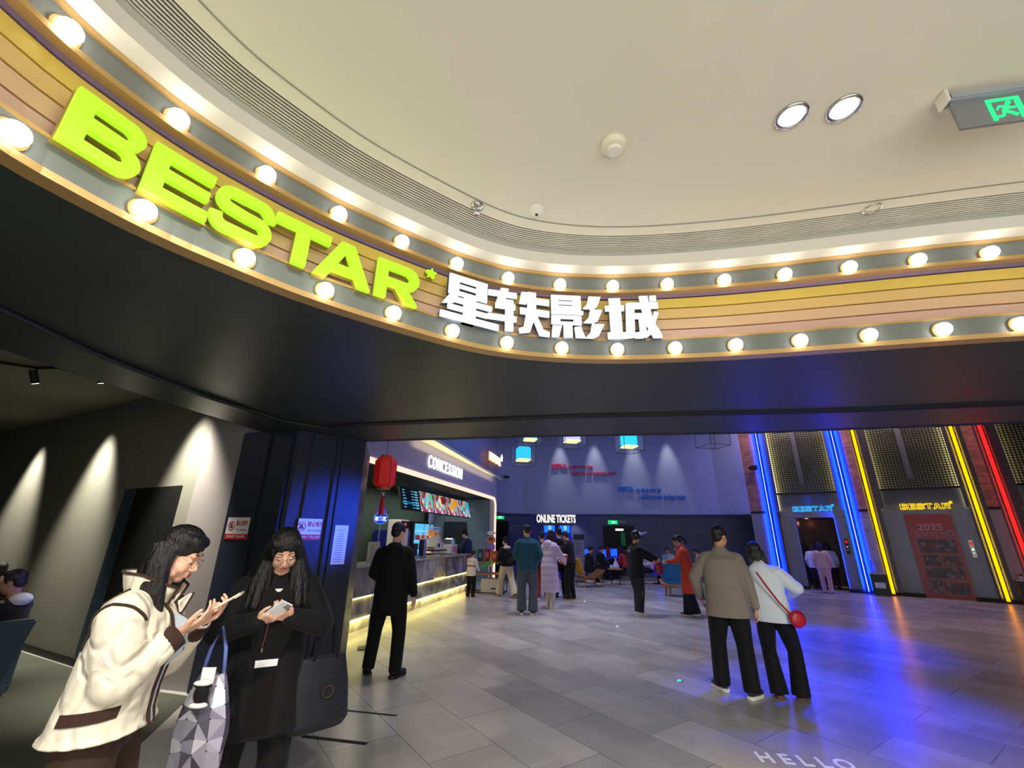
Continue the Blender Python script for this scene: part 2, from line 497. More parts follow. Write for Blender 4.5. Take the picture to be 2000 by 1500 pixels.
# ceiling of the mall
mb = MB()
vs = []; fs = []
for i, s in enumerate(SS):
    a, _ = front_at(s, 0.344)
    vs += [(a.x, a.y, ZC), (-2.2+12.0*i/150, -7.0, ZC)]
for i in range(150): fs.append((2*i, 2*i+1, 2*i+3, 2*i+2))
mb.add(vs, fs)
mb.add([(x, y, z+0.12) for x, y, z in vs], fs)
struct('ceiling', mb, M['ceil'])
mb = MB(); band(mb, 0.125, 0.165, ZC-0.004, ZC+0.10)
struct('trim_1', mb, mat('riser_shade_grey', (186, 188, 180), 0.7))  # shade put into the colour where the bulbs do not reach
mb = MB(); band(mb, -0.10, 0.125, ZT+0.002, ZC+0.10)
struct('trim_2', mb, M['ceilw'])
mb = MB(); band(mb, 0.435, 0.442, ZC-0.004, ZC+0.001)
struct('trim_3', mb, mat('groove_grey', (150, 148, 140), 0.7))
t = thing('air_diffuser', 'long curved grey slot air diffuser in the white ceiling above the marquee', 'air vent')
mb = MB(); band(mb, 0.165, 0.345, ZC+0.05, ZC+0.08); mb.build('duct', M['slotd'], t)
mb = MB()
for k in range(9):
    o = 0.165+0.0195*k+0.006
    band(mb, o, o+0.0085, ZC-0.003, ZC+0.003)
mb.build('blades', M['slotb'], t)

# soffit behind the marquee
lint = [(-2.14, 5.76), (0.01, 5.34), (2.9, 4.94), (5.35, 4.33), (9.0, 3.45)]
back = [(-3.62, -1.6), (-3.62, 1.2), (-3.60, 2.78), (-3.50, 3.57), (-3.31, 4.49), (-3.16, 5.1), (-3.10, 5.56), (-2.14, 5.76)]
def resample(P, n):
    L = [0.0]
    for i in range(1, len(P)): L.append(L[-1]+(Vector(P[i])-Vector(P[i-1])).length)
    out = []
    for k in range(n):
        d = L[-1]*k/(n-1)
        i = max(j for j in range(len(L)-1) if L[j] <= d+1e-9)
        u = (d-L[i])/(L[i+1]-L[i])
        out.append(Vector(P[i]).lerp(Vector(P[i+1]), u))
    return out
iL = min(range(151), key=lambda i: (front_at(SS[i])[0]-Vector((-0.2, 2.66))).length)
bl = resample(back, iL+1); br = resample(lint, 151-iL)
bp = bl+br[1:]
vs = []; fs = []
for i, s in enumerate(SS):
    a, _ = front_at(s, -0.004)
    vs += [(a.x, a.y, ZB+0.012), (bp[i].x, bp[i].y, ZB+0.012)]
for i in range(150): fs.append((2*i, 2*i+2, 2*i+3, 2*i+1))
mb = MB().add(vs, fs).add([(x, y, z+0.75) for x, y, z in vs], fs)
struct('ceiling_soffit', mb, M['soffit'])
# bead and lower step of the soffit on the left
bead = [(-2.86, -1.5), (-2.88, 1.0), (-2.90, 2.15), (-2.94, 2.85), (-2.82, 3.76), (-2.52, 4.67), (-2.13, 5.0)]
struct('trim_4', MB().tube([(x, y, ZB-0.005) for x, y in resample(bead, 40)], 0.022, 8), mat('bead_black', (58, 60, 58), 0.25, metal=0.5), smooth=True)
fb = [(-2.13, 4.84), (0.54, 4.30), (3.2, 3.95), (6.5, 3.2)]
_q = resample(fb, 20); mb = MB()
for a_, c_ in zip(_q[:-1], _q[1:]):
    n_ = Vector((-(c_-a_).y, (c_-a_).x)).normalized()*0.11
    mb.prism([tuple(a_), tuple(c_), tuple(c_+n_), tuple(a_+n_)], ZB-0.004, ZB+0.011)
struct('trim_5', mb, M['black'])
# step down edge of the soffit towards the left hall
vs = []
for p in resample(back[:6], 40): vs.append(p)
mb = MB()
for i in range(39):
    a, c = vs[i], vs[i+1]
    mb.add([(a.x, a.y, ZB+0.01), (c.x, c.y, ZB+0.01), (c.x, c.y, 3.6), (a.x, a.y, 3.6)], [(0, 1, 2, 3)])
struct('trim_6', mb, M['soffit'])

# ------------------------------------------------------------------ marquee sign
mq = thing('marquee_sign', 'curved cinema marquee with two rows of round bulbs, dark bands and golden slats', 'marquee')
mb = MB(); band(mb, -0.12, -0.06, ZB+0.02, ZT); mb.build('backing', M['black'], mq)
for z0, z1 in ((2.83, 2.952), (3.36, 3.478)):
    mb = MB(); band(mb, -0.06, 0.004, z0, z1); mb.build('bulb_band', M['band'], mq)
for z0, z1, o in ((2.80, 2.832, 0.02), (2.951, 2.965, 0.014), (3.335, 3.362, 0.026), (3.476, 3.50, 0.02)):
    mb = MB(); band(mb, -0.06, o, z0, z1); mb.build('gold_trim', M['gold'], mq)
slat_sheen_cols = [(222, 184, 168), (226, 190, 150), (230, 194, 124), (234, 204, 100)]  # reflected gradient put into the slat colours, pinkish below to yellow above
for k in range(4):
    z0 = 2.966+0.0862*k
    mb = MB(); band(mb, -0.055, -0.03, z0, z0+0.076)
    mb.build('slat', mat('slat_gold_sheen', slat_sheen_cols[k], 0.28, metal=0.12, noise=(1.1, 0.06)), mq)
mb = MB(); band(mb, -0.05, -0.026, 3.310, 3.336); mb.build('mirror_strip', mat('mirror_violet', (150, 134, 176), 0.15, metal=0.4), mq)
mb = MB(); band(mb, -0.06, -0.05, 2.966, 3.336); mb.build('slat_gaps', mat('slat_gap_brown', (122, 84, 52), 0.5), mq)
sock = MB().lathe([(0.052, 0), (0.052, 0.012), (0.030, 0.02)], 20)
bl_ = MB().ball((0, 0, 0.030), (0.042, 0.042, 0.040), 16)
protoS = protoB = None
for zc in (2.876, 3.392):
    for k in range(-1, 18):
        s = 2.702+0.4005*k
        p, tt = front_at(s, 0.004)
        if protoB is None:
            protoB = bl_.build('bulb', M['bulb'], mq, smooth=True)
            protoS = sock.build('socket', M['gold'], protoB)
            o = protoB
        else:
            o = protoB.copy(); COL.objects.link(o)
            c = protoS.copy(); COL.objects.link(c); c.parent = o
        nv = Vector((tt.y, -tt.x, 0))
        o.rotation_euler = nv.to_track_quat('Z', 'Y').to_euler()
        o.location = (p.x, p.y, zc)

# BESTAR letters in lime
def up_arc(cx, cz, r, a0, a1, n=8): return arc(cx, cz, r, a0, a1, n)
LET = {
 'B': [[(0, 0), (0, 1), (0.72, 1)]+arc(0.72, 0.755, 0.245, 80, -70, 8)+[(0.84, 0.51)]+arc(0.72, 0.265, 0.28, 55, -90, 9, 0.265),
       [(0.26, 0.63), (0.26, 0.80), (0.68, 0.80)]+arc(0.68, 0.715, 0.085, 80, -80, 5)+[(0.68, 0.63)],
       [(0.26, 0.19), (0.26, 0.40), (0.68, 0.40)]+arc(0.68, 0.295, 0.105, 80, -80, 5)+[(0.68, 0.19)]],
 'E': [[(0, 0), (0, 1), (0.97, 1), (0.97, 0.79), (0.27, 0.79), (0.27, 0.61), (0.95, 0.61), (0.95, 0.41), (0.27, 0.41), (0.27, 0.21), (1, 0.21), (1, 0)]],
 'S': [stroke([(0.95, 0.64), (0.93, 0.76)]+arc(0.74, 0.74, 0.16, 30, 90, 4)+[(0.5, 0.90)]+arc(0.27, 0.72, 0.18, 90, 260, 8)+[(0.5, 0.51)]+arc(0.73, 0.30, 0.19, 80, -90, 8, 0.20)+[(0.5, 0.10)]+arc(0.24, 0.28, 0.18, -90, -165, 4)+[(0.05, 0.34)], 0.205)],
 'T': [[(0, 0.78), (0, 1), (1, 1), (1, 0.78), (0.62, 0.78), (0.62, 0), (0.38, 0), (0.38, 0.78)]],
 'A': [[(0, 0), (0.38, 1), (0.62, 1), (1, 0), (0.78, 0), (0.70, 0.2), (0.30, 0.2), (0.22, 0)], [(0.375, 0.40), (0.5, 0.74), (0.625, 0.40)]],
 'R': [[(0, 0), (0, 1), (0.70, 1)]+arc(0.70, 0.68, 0.30, 80, -60, 8, 0.32)+[(0.74, 0.38), (1.0, 0), (0.72, 0), (0.46, 0.36), (0.25, 0.36), (0.25, 0)],
       [(0.25, 0.56), (0.25, 0.80), (0.66, 0.80)]+arc(0.66, 0.68, 0.12, 80, -80, 5)+[(0.66, 0.56)]],
 '*': [[(0.5*math.sin(R(36*i))*(1 if i % 2 == 0 else 0.42)+0.5, 0.5*math.cos(R(36*i))*(1 if i % 2 == 0 else 0.42)+0.5) for i in range(10)]],
}
LIME = mat('letter_lime', (140, 190, 30), 0.4, emis=(188, 240, 44), estr=0.80)
LSIDE = mat('letter_return', (160, 140, 60), 0.5)
bs = thing('channel_letter_sign', 'large lime green BESTAR channel letters with a small star, lower left of the marquee', 'sign')
def put_letter(ch, s0, s1, z0, z1, front, side, parent, nm, off=0.055, dep=0.035):
    s = (s0+s1)/2
    p, tt = front_at(s, off)
    w, h = s1-s0, z1-z0
    Mx = Matrix.Translation((p.x, p.y, z0)) @ Matrix.Rotation(math.atan2(tt.y, tt.x), 4, 'Z')
    v, f = outline_geo([[((x-0.5)*w, z*h) for x, z in lp] for lp in LET[ch]], dep)
    o = MB().add(v, f, Mx).build(nm, front, parent)
    v2 = [(x*1.0, y+dep*0.9, z) for x, y, z in v]
    MB().add(v2, f, Mx).build('letter_return', side, o)
    return o
for ch, s0, s1 in (('B', 2.791, 3.031), ('E', 3.060, 3.303), ('S', 3.322, 3.574), ('T', 3.588, 3.873), ('A', 3.815, 4.130), ('R', 4.160, 4.430)):
    put_letter(ch, s0, s1, 2.940, 3.190, LIME, LSIDE, bs, 'letter')
put_letter('*', 4.472, 4.545, 3.185, 3.258, LIME, LSIDE, bs, 'star')
# the four white characters
def st(*r): return ('r', r)
CH = [
 (4.600, 5.000, [st(.12, .30, .58, 1), st(.62, .82, .58, 1), st(.12, .82, .88, 1), st(.12, .82, .73, .80), st(.12, .82, .56, .64), st(.40, .62, 0, .56),
                 ('p', [(.14, .54), (.30, .54), (.22, .36), (.02, .30)]), st(.16, .92, .39, .50), st(.12, .84, .21, .31), st(0, 1.06, 0, .13)]),
 (4.955, 5.405, [st(0, .46, .80, .92), ('p', [(.20, 1), (.33, 1), (.26, .62), (.12, .62)]), st(.12, .44, .52, .64), st(.28, .41, .02, .74), st(0, .46, .24, .36),
                 st(.64, .78, .40, 1), ('p', [(.54, .98), (.66, .98), (.62, .70), (.50, .70)]), st(.54, 1, .74, .87), st(.52, 1.0, .46, .60),
                 ('p', [(.62, .48), (.78, .48), (.68, .05), (.52, .0), (.50, .10), (.58, .16)]), ('p', [(.70, .48), (.80, .44), (.90, .14), (1.0, .10), (1.0, 0), (.84, 0)])]),
 (5.430, 5.805, [st(.0, .14, .66, 1), st(.42, .58, .66, 1), st(0, .58, .90, 1), st(.0, .58, .79, .85), st(0, .58, .66, .74), st(.0, .62, .55, .63), st(.24, .38, .55, .68),
                 st(.0, .17, .30, .50), st(.43, .58, .30, .50), st(0, .58, .44, .51), st(0, .58, .30, .36), st(.23, .40, 0, .32), ('p', [(.02, .26), (.20, .26), (.14, 0), (.0, 0)]),
                 ('p', [(.44, .24), (.56, .26), (.64, 0), (.46, 0)]),
                 ('p', [(.74, 1), (.98, 1), (.90, .76), (.82, .70), (.62, .70), (.70, .80)]), ('p', [(.76, .68), (1.0, .68), (.90, .42), (.82, .36), (.62, .36), (.72, .48)]),
                 ('p', [(.78, .33), (1.02, .33), (.90, .06), (.80, 0), (.64, 0), (.74, .12)])]),
 (5.832, 6.210, [st(.08, .30, .05, .96), st(0, .36, .66, .78), st(.02, .38, 0, .14), ('p', [(.40, .82), (.56, .82), (.52, .02), (.36, .0)]), st(.42, 1.0, .70, .84),
                 st(.50, .74, .46, .58), ('p', [(.62, .56), (.74, .56), (.74, .06), (.68, 0), (.52, 0), (.52, .12), (.62, .14)]),
                 ('p', [(.66, 1), (.82, 1), (.88, .40), (1.0, .12), (1.02, 0), (.86, 0), (.72, .40)]), ('p', [(.92, .62), (1.0, .58), (.84, .10), (.72, .0), (.70, .08), (.80, .24)]),
                 st(.86, .98, .88, 1)]),
]
cs = thing('channel_character_sign', 'four glowing white Chinese characters on the middle of the marquee beside the lime letters', 'sign')
WCH = glow('character_white', (255, 255, 255), 1.15)
CSIDE = mat('character_return', (84, 96, 108), 0.5)
for s0, s1, strokes in CH:
    p, tt = front_at((s0+s1)/2, 0.05)
    Mx = Matrix.Translation((p.x, p.y, 2.945)) @ Matrix.Rotation(math.atan2(tt.y, tt.x), 4, 'Z')
    w, h = s1-s0, 0.335
    mb = MB(); m2 = MB()
    for kind, r in strokes:
        poly = [(r[0], r[2]), (r[1], r[2]), (r[1], r[3]), (r[0], r[3])] if kind == 'r' else r
        poly = [((x-0.5)*w, z*h) for x, z in poly]
        mb.front(poly, -0.018, 0.0, Mx); m2.front(poly, 0.0, 0.035, Mx)
    o = mb.build('character', WCH, cs)
    m2.build('character_return', CSIDE, o)

# ------------------------------------------------------------------ ceiling fittings
t = thing('smoke_detector', 'round cream smoke detector in the middle of the white ceiling', 'smoke detector', ground(1198, 280, ZC))
MB().lathe([(0.0, -0.062), (0.034, -0.062), (0.040, -0.052), (0.040, -0.044)], 28).build('cap', M['ceilw'], t, smooth=False)
MB().lathe([(0.034, -0.046), (0.036, -0.040)], 28).build('grille', M['slotd'], t)
MB().lathe([(0.046, -0.040), (0.060, -0.030), (0.068, -0.014), (0.068, 0.002)], 32).build('base', mat('detector_cream', (232, 226, 200), 0.35), t, smooth=True)
t = thing('motion_sensor', 'small white dome sensor with a dark lens near the ceiling groove', 'sensor', ground(1048, 408, ZC))
MB().lathe([(0.010, -0.045), (0.032, -0.036), (0.050, -0.015), (0.052, 0.002)], 28).build('housing', M['ceilw'], t, smooth=True)
MB().lathe([(0.0, -0.049), (0.009, -0.049), (0.010, -0.044)], 16).build('lens', M['black'], t)
t = thing('sprinkler_head', 'small chrome sprinkler head on the ceiling groove left of the dome sensor', 'sprinkler', ground(932, 402, ZC))
MB().lathe([(0.018, -0.02), (0.040, -0.012), (0.042, 0.002)], 24).build('escutcheon', M['chrome'], t, smooth=True)
mb = MB().tube([(0, 0, -0.01), (0, 0, -0.05)], 0.008, 8).tube([(-0.015, 0, -0.02), (-0.018, 0, -0.04), (0, 0, -0.06)], 0.004, 6).tube([(0.015, 0, -0.02), (0.018, 0, -0.04), (0, 0, -0.06)], 0.004, 6)
mb.build('frame', M['chrome'], t)
MB().lathe([(0.0, -0.065), (0.020, -0.063), (0.020, -0.06)], 16).build('deflector', M['chrome'], t)
t = thing('recessed_downlight', 'small unlit silver downlight beside the air diffuser on the right', 'ceiling light', ground(1703, 408, ZC))
MB().lathe([(0.036, 0.02), (0.040, -0.006), (0.052, -0.008), (0.054, 0.002)], 28).build('rim', M['chrome'], t, smooth=True)
MB().lathe([(0.0, 0.012), (0.036, 0.014)], 20).build('lens', mat('lens_grey', (120, 112, 98), 0.3), t)
DL = glow('downlight_glow', (255, 250, 235), 26.0)
for px, py, lab in ((1546, 226, 'left one of two glowing round downlights close together in the white ceiling'), (1648, 211, 'right one of two glowing round downlights close together, nearer the exit sign')):
    t = thing('glowing_downlight', lab, 'ceiling light', ground(px, py, ZC))
    MB().lathe([(0.058, -0.002), (0.060, -0.010), (0.074, -0.010), (0.076, 0.002)], 32).build('rim', M['chrome'], t, smooth=True)
    MB().lathe([(0.0, -0.003), (0.056, -0.004)], 28).build('lens', DL, t)
# exit sign hanging under the ceiling
a = ground(1842, 192, ZC-0.02); c = ground(2000, 168, ZC-0.02)
rz = math.atan2(c.y-a.y, c.x-a.x)
t = thing('exit_sign', 'hanging grey exit sign plate with a green running figure at the right edge', 'exit sign', a, rz)
MB().box(0, 0.62, -0.03, 0.03, -0.045, 0.0).build('rail', mat('rail_grey', (168, 172, 184), 0.35, metal=0.4), t, bevel=0.008)
MB().box(-0.012, 0.0, -0.035, 0.035, -0.05, 0.02).build('end_cap', M['ceilw'], t, bevel=0.004)
MB().box(0.01, 0.61, -0.006, 0.006, -0.20, -0.045).build('plate', mat('plate_grey', (122, 124, 126), 0.4), t)
mb = MB()
z0 = -0.185
mb.box(0.14, 0.155, -0.011, -0.006, z0+0.0, z0+0.125).box(0.14, 0.265, -0.011, -0.006, z0+0.11, z0+0.125).box(0.245, 0.265, -0.011, -0.006, z0, z0+0.11)
mb.front(arc(0.218, z0+0.093, 0.0105, 0, 330, 11), -0.011, -0.006)
for pth, w in (([(0.210, z0+0.078), (0.193, z0+0.048)], 0.022), ([(0.205, z0+0.075), (0.178, z0+0.078), (0.168, z0+0.062)], 0.010), ([(0.207, z0+0.074), (0.226, z0+0.062), (0.240, z0+0.066)], 0.009),
                ([(0.196, z0+0.048), (0.216, z0+0.035), (0.235, z0+0.018)], 0.013), ([(0.192, z0+0.048), (0.182, z0+0.022), (0.160, z0+0.020)], 0.012)):
    mb.front(stroke(pth, w), -0.011, -0.006)
mb.box(0.30, 0.36, -0.011, -0.006, z0+0.05, z0+0.07)
mb.build('running_figure', M['green'], t)

# ------------------------------------------------------------------ hall shell
def wall(name, a, c, z0, z1, th, m, out=1):
    a = Vector(a); c = Vector(c); d = (c-a); L = d.length
    rz = math.atan2(d.y, d.x)
    return struct(name, MB().box(0, L, 0, th*out, z0, z1), m, loc=(a.x, a.y, 0), rz=rz)
HZ = 6.7
# concession frame: x along the counter into the depth, -y into the hall
CO = Vector((-2.73, 8.01)); CU = Vector((0.2270, 0.9739)); CRZ = math.atan2(CU.y, CU.x)
def cpt(u, y): return (CO.x+CU.x*u-CU.y*y, CO.y+CU.y*u+CU.x*y)
# lift wall frame: x along the wall to the right, -y into the hall
EO = Vector((9.88, 16.41)); EU = Vector((0.7871, -0.6168)); ERZ = math.atan2(EU.y, EU.x)
def ept(u, y): return (EO.x+EU.x*u-EU.y*y, EO.y+EU.y*u+EU.x*y)

# wall over the opening, on top of the lintel
for i, (p, q) in enumerate(zip(lint[:-1], lint[1:])):
    wall('wall_front' if i == 0 else 'wall_front_%d' % i, p, q, ZB+0.01, HZ, 0.10, M['hallc'])
struct('ceiling_hall', MB().prism([(-7, 4.6), (-2.1, 5.76), (0.01, 5.36), (9, 3.4), (19, 3.4), (19, 13), (12, 24), (-7, 24)], HZ, HZ+0.1), M['hallc'])
wall('wall_right', (9.0, 3.45), ept(9.5, 0.2), 0, HZ, 0.1, M['hallc'], -1)
far = [cpt(10.55, 0.42), (0.55, 18.75), (8.2, 17.45), ept(-0.92, 0.0)]
for i, (p, q) in enumerate(zip(far[:-1], far[1:])):
    wall('wall_back' if i == 0 else 'wall_back_%d' % i, p, q, 2.56, HZ, 0.15, M['hallw'])
struct('ceiling_alcove', MB().prism([cpt(9.7, 0.05), cpt(10.75, 0), (0.55, 18.75), (8.2, 17.45), ept(-0.92, 0), (13, 22), (-3, 24.5), (-3, 17.5)], 2.50, 2.575), M['hallw'])
wall('wall_alcove', (-3.0, 22.0), (11.5, 20.2), 0, 2.55, 0.15, M['hallw'])
wall('wall_alcove_side', ept(-0.92, 0.05), (11.6, 20.4), 0, 2.55, 0.1, M['hallw'], -1)
wall('wall_alcove_left', (-3.0, 17.0), (-3.0, 22.2), 0, 2.55, 0.1, M['hallw'])

# ------------------------------------------------------------------ left hall
wall('wall_left', (-13.0, 10.18), (-4.0, 5.565), 0, 3.7, 0.15, M['leftw'])
wall('wall_left_pier', (-4.0, 5.565), (-3.42, 5.42), 0, 3.7, 0.3, M['pier'])
wall('baseboard_left', (-13.0, 10.165), (-4.02, 5.56), 0, 0.09, 0.02, M['black'], -1)
struct('ceiling_left', MB().prism([(-3.5, -1.6), (-3.45, 5.7), (-13, 10.5), (-14, -1.6)], 3.6, 3.68), mat('left_ceiling_grey', (140, 136, 122), 0.8))
wall('light_block_left', (-13.5, -1.55), (-2.05, -1.55), 0, 3.6, 0.1, M['leftw'], -1)  # added unseen wall that keeps stray light off the left floor
wall('wall_far_left', (-13.5, -1.5), (-13.0, 10.2), 0, 3.7, 0.1, M['leftw'])
# dark service door in the left wall
dl = Vector((-5.53, 6.35)); dr = Vector((-4.24, 5.69)); d = dr-dl; drz = math.atan2(d.y, d.x)
do = MB().box(0.30, d.length, -0.012, 0.02, 0.0, 2.18).build('door_1', mat('door_black', (10, 11, 13), 0.5), loc=(dl.x, dl.y, 0), rz=drz)
do['kind'] = 'structure'
MB().box(0.0, 0.30, -0.016, 0.02, 0.0, 2.18).build('door_jamb', mat('door_jamb_blue', (44, 62, 78), 0.5), do)

# pillar with raised panels
P0, P1, P2 = Vector((-3.42, 5.42)), Vector((-2.62, 5.17)), Vector((-1.98, 5.78))
mb = MB().prism([tuple(P0), tuple(P1), tuple(P2), (-2.30, 7.0), (-3.4, 7.2)], 0, ZB+0.02)
pil = struct('wall_pillar', mb, M['column'])
def panel(a, c, u0, u1, nm='pillar_panel', m=None, th=0.03):
    d = (c-a).normalized()
    rz = math.atan2(d.y, d.x)
    o = MB().box(u0, u1, -th, 0.0, 0.0, ZB).build(nm, m or M['column'], pil, bevel=0.006)
    o.location = (a.x, a.y, 0); o.rotation_euler.z = rz
    return rz
L1 = (P1-P0).length; L2 = (P2-P1).length
rz1 = panel(P0, P1, 0.02, 0.46); panel(P0, P1, 0.52, L1-0.03)
rz2 = panel(P1, P2, 0.02, 0.13); panel(P1, P2, 0.19, 0.43); panel(P1, P2, 0.50, 0.56); panel(P1, P2, 0.575, L2-0.005)
def on_line(a, c, u, off=0.0):
    d = (c-a).normalized()
    return Vector((a.x+d.x*u+d.y*off, a.y+d.y*u-d.x*off, 0))
# notices on the pillar
def no_stacking(a, c, u, z, rz, lab, w=0.335, h=0.245):
    p = on_line(a, c, u, 0.031)
    t = thing('warning_notice', lab, 'notice', (p.x, p.y, z), rz, 'no stacking notices on the pillar')
    MB().box(-w/2, w/2, -0.002, 0, -h/2, h/2).build('sheet', M['paper'], t)
    MB().box(-w/2, w/2, -0.004, -0.002, -h/2, -h/2+0.062).build('red_strip', M['red'], t)
    v, f = text_geo('禁止堆放', 0.062, 0.001, 0.72, 0.0012); MB().add([(x+0.062, y-0.004, zz+0.055) for x, y, zz in v], f).build('red_title', M['red'], t)
    v, f = text_geo('No stacking', 0.042, 0.001, 0.78); MB().add([(x+0.062, y-0.004, zz-0.012) for x, y, zz in v], f).build('caption', mat('caption_grey', (150, 110, 118), 0.6), t)
    v, f = text_geo('防火卷帘门下禁止堆物', 0.036, 0.001, 0.72); MB().add([(x, y-0.006, zz-h/2+0.031) for x, y, zz in v], f).build('strip_text', M['paper'], t)
    v, f = outline_geo([arc(-0.095, 0.03, 0.05, 0, 345, 23), arc(-0.095, 0.03, 0.042, 0, 345, 23)], 0.001)
    mb = MB().add([(x, y-0.004, zz) for x, y, zz in v], f); mb.front(stroke([(-0.13, 0.062), (-0.06, -0.002)], 0.008), -0.005, -0.0035)
    mb.build('prohibition_ring', M['red'], t)
    mb = MB()
    for q in ((-0.12, -0.098, 0.005, 0.03), (-0.094, -0.072, 0.005, 0.03), (-0.11, -0.083, 0.032, 0.056)):
        mb.box(q[0], q[1], -0.0035, -0.002, q[2], q[3])
    mb.build('box_symbol', M['ink'], t)
no_stacking(P0, P1, 0.24, 1.66, rz1, 'red and white no stacking notice on the dark left face of the pillar')
no_stacking(P1, P2, 0.31, 1.66, rz2, 'red and white no stacking notice on the blue right face of the pillar', w=0.275, h=0.24)
p = on_line(P1, P2, 0.70, 0.033)
t = thing('paper_notice', 'tall white printed paper taped to the right edge of the blue pillar', 'notice', (p.x, p.y, 1.49), rz2)
MB().box(-0.085, 0.085, -0.002, 0, -0.225, 0.225).build('sheet', M['paper'], t)
mb = MB()
for k in range(15):
    w = 0.055 if k > 2 else (0.062, 0.02, 0.04)[k]
    mb.box(-w, w*(0.6+0.4*random.random()), -0.003, -0.002, 0.17-k*0.026-0.004, 0.17-k*0.026+0.003)
mb.build('printed_lines', mat('print_grey', (140, 140, 150), 0.7), t)

# left hall lamps: a track with heads and the light on the wall
t = thing('track_light', 'black ceiling track with lamp heads over the left wall', 'track light')
MB().tube([(-7.6, 4.2, 3.575), (-6.1, 5.15, 3.575), (-4.4, 5.0, 3.575)], 0.018, 6).build('rail', M['black'], t)
HEAD = glow('head_glow', (255, 240, 215), 12)
for k, (x, y, tx, ty) in enumerate(((-7.2, 4.45, -7.4, 7.2), (-6.1, 5.15, -6.0, 6.5), (-5.2, 5.1, -5.4, 6.3), (-4.6, 5.02, -4.3, 5.7))):
    mb = MB(); mb.tube([(x, y, 3.57), (x, y, 3.49)], 0.012, 8)
    d = Vector((tx-x, ty-y, -2.6)).normalized()
    q = Vector((x, y, 3.46)); mb.tube([q-d*0.08, q+d*0.09], 0.04, 12)
    o = mb.build('lamp_head', M['black'], t)
    MB().tube([q+d*0.088, q+d*0.093], 0.032, 12).build('lens', HEAD, o)
wl_d = Vector((0.8898, -0.4563)); wl_n = Vector((-0.4563, -0.8898))
for u, e in ((4.75, 1000), (7.35, 1200), (9.95, 1200)):
    b_ = Vector((-13.0, 10.18))+wl_d*u
    a_ = b_+wl_n*0.46
    lamp('wall_wash_lamp', 'SPOT', (a_.x, a_.y, 3.56), (b_.x, b_.y, 1.5), e, (1.0, 0.93, 0.74), 0.10, 58, 1.0)
lamp('left_hall_lamp', 'AREA', (-7.5, 3.0, 3.5), (-7.5, 3.0, 0), 16, (1.0, 0.95, 0.75), 3.0)

# ------------------------------------------------------------------ concession
cf = thing('concession_fascia', 'lavender concession fascia wall over the snack counter with a lit top cornice', 'fascia', (CO.x, CO.y, 0), CRZ)
MB().box(-1.9, 9.62, 0.0, 0.25, 2.98, 3.76).box(9.50, 9.62, 0.0, 0.24, 0, 2.98).build('fascia_wall', mat('fascia_lavender', (176, 170, 190), 0.6), cf)
MB().prism([(-1.9, 0.25), (-1.9, -0.42), (2.6, -0.34), (10.5, -0.02), (9.9, 0.25)], 3.765, 3.84).build('cornice', mat('cornice_cream', (236, 226, 190), 0.5), cf)
mb = MB(); mb.box(-1.9, 9.45, -0.012, 0.10, 3.70, 3.715); 
pts = [(-1.9, -0.012, 2.95), (9.15, -0.012, 2.95)]+[(9.15+0.32*math.sin(R(a)), -0.012, 2.63+0.32*math.cos(R(a))) for a in range(10, 91, 10)]+[(9.47, -0.012, 0.02)]
def flat_path(pts, w, y0, y1):
    mb = MB(); prev = None
    for i, p in enumerate(pts):
        a = Vector(pts[max(i-1, 0)]); c = Vector(pts[min(i+1, len(pts)-1)])
        d = (c-a).normalized(); nx, nz = -d.z, d.x
        q = [(p[0]+nx*w/2, y0, p[2]+nz*w/2), (p[0]-nx*w/2, y0, p[2]-nz*w/2), (p[0]-nx*w/2, y1, p[2]-nz*w/2), (p[0]+nx*w/2, y1, p[2]+nz*w/2)]
        if prev is not None:
            mb.add(prev+q, [(0, 1, 5, 4), (1, 2, 6, 5), (2, 3, 7, 6), (3, 0, 4, 7)])
        prev = q
    return mb
flat_path(pts, 0.105, -0.03, 0.02).build('light_strip', M['ledp'], cf)
mb = MB().box(2.0, 9.5, 0.02, 0.05, 3.845, 3.86)
# warm line of light under the cornice
lamp('cornice_lamp', 'AREA', (*cpt(5.4, -0.16), 3.52), (*cpt(5.4, -0.16), 4.0), 13, (1.0, 0.88, 0.55), 7.0, sizey=0.05).rotation_euler.z = CRZ
t = thing('lit_letter_sign', 'glowing white CONCESSION letters on the lavender fascia', 'sign', (*cpt(4.12, -0.02), 3.34), CRZ)
for i, ch in enumerate('CONCESSION'):
    v, f = text_geo(ch, 0.44, 0.03, 0.74, 0.004)
    xs = [-1.14, -0.86, -0.57, -0.31, -0.08, 0.15, 0.38, 0.55, 0.76, 1.05]
    MB().add([(x+xs[i]*1.06, y-0.02, z) for x, y, z in v], f).build('letter', M['signw'], t)
t = thing('lit_letter_sign', 'small orange edged BESTAR sign high on the blue wall right of the cornice', 'sign', (*cpt(9.1, -0.05), 4.43), CRZ)
v, f = text_geo('BESTAR', 0.42, 0.04, 1.18, 0.006); MB().add(v, f).build('letters', glow('sign_cream', (255, 240, 205), 1.6), t)
v, f = text_geo('BESTAR', 0.42, 0.02, 1.18, 0.032); MB().add([(x, y+0.03, z) for x, y, z in v], f).build('edge_glow', glow('sign_orange', (255, 150, 40), 1.0), t)
v, f = outline_geo([[(0.5*math.sin(R(36*i))*(0.16 if i % 2 == 0 else 0.07)*2+1.02, 0.5*math.cos(R(36*i))*(0.16 if i % 2 == 0 else 0.07)*2+0.22) for i in range(10)]], 0.03)
MB().add(v, f).build('star', glow('sign_star', (255, 235, 190), 4.0), t)
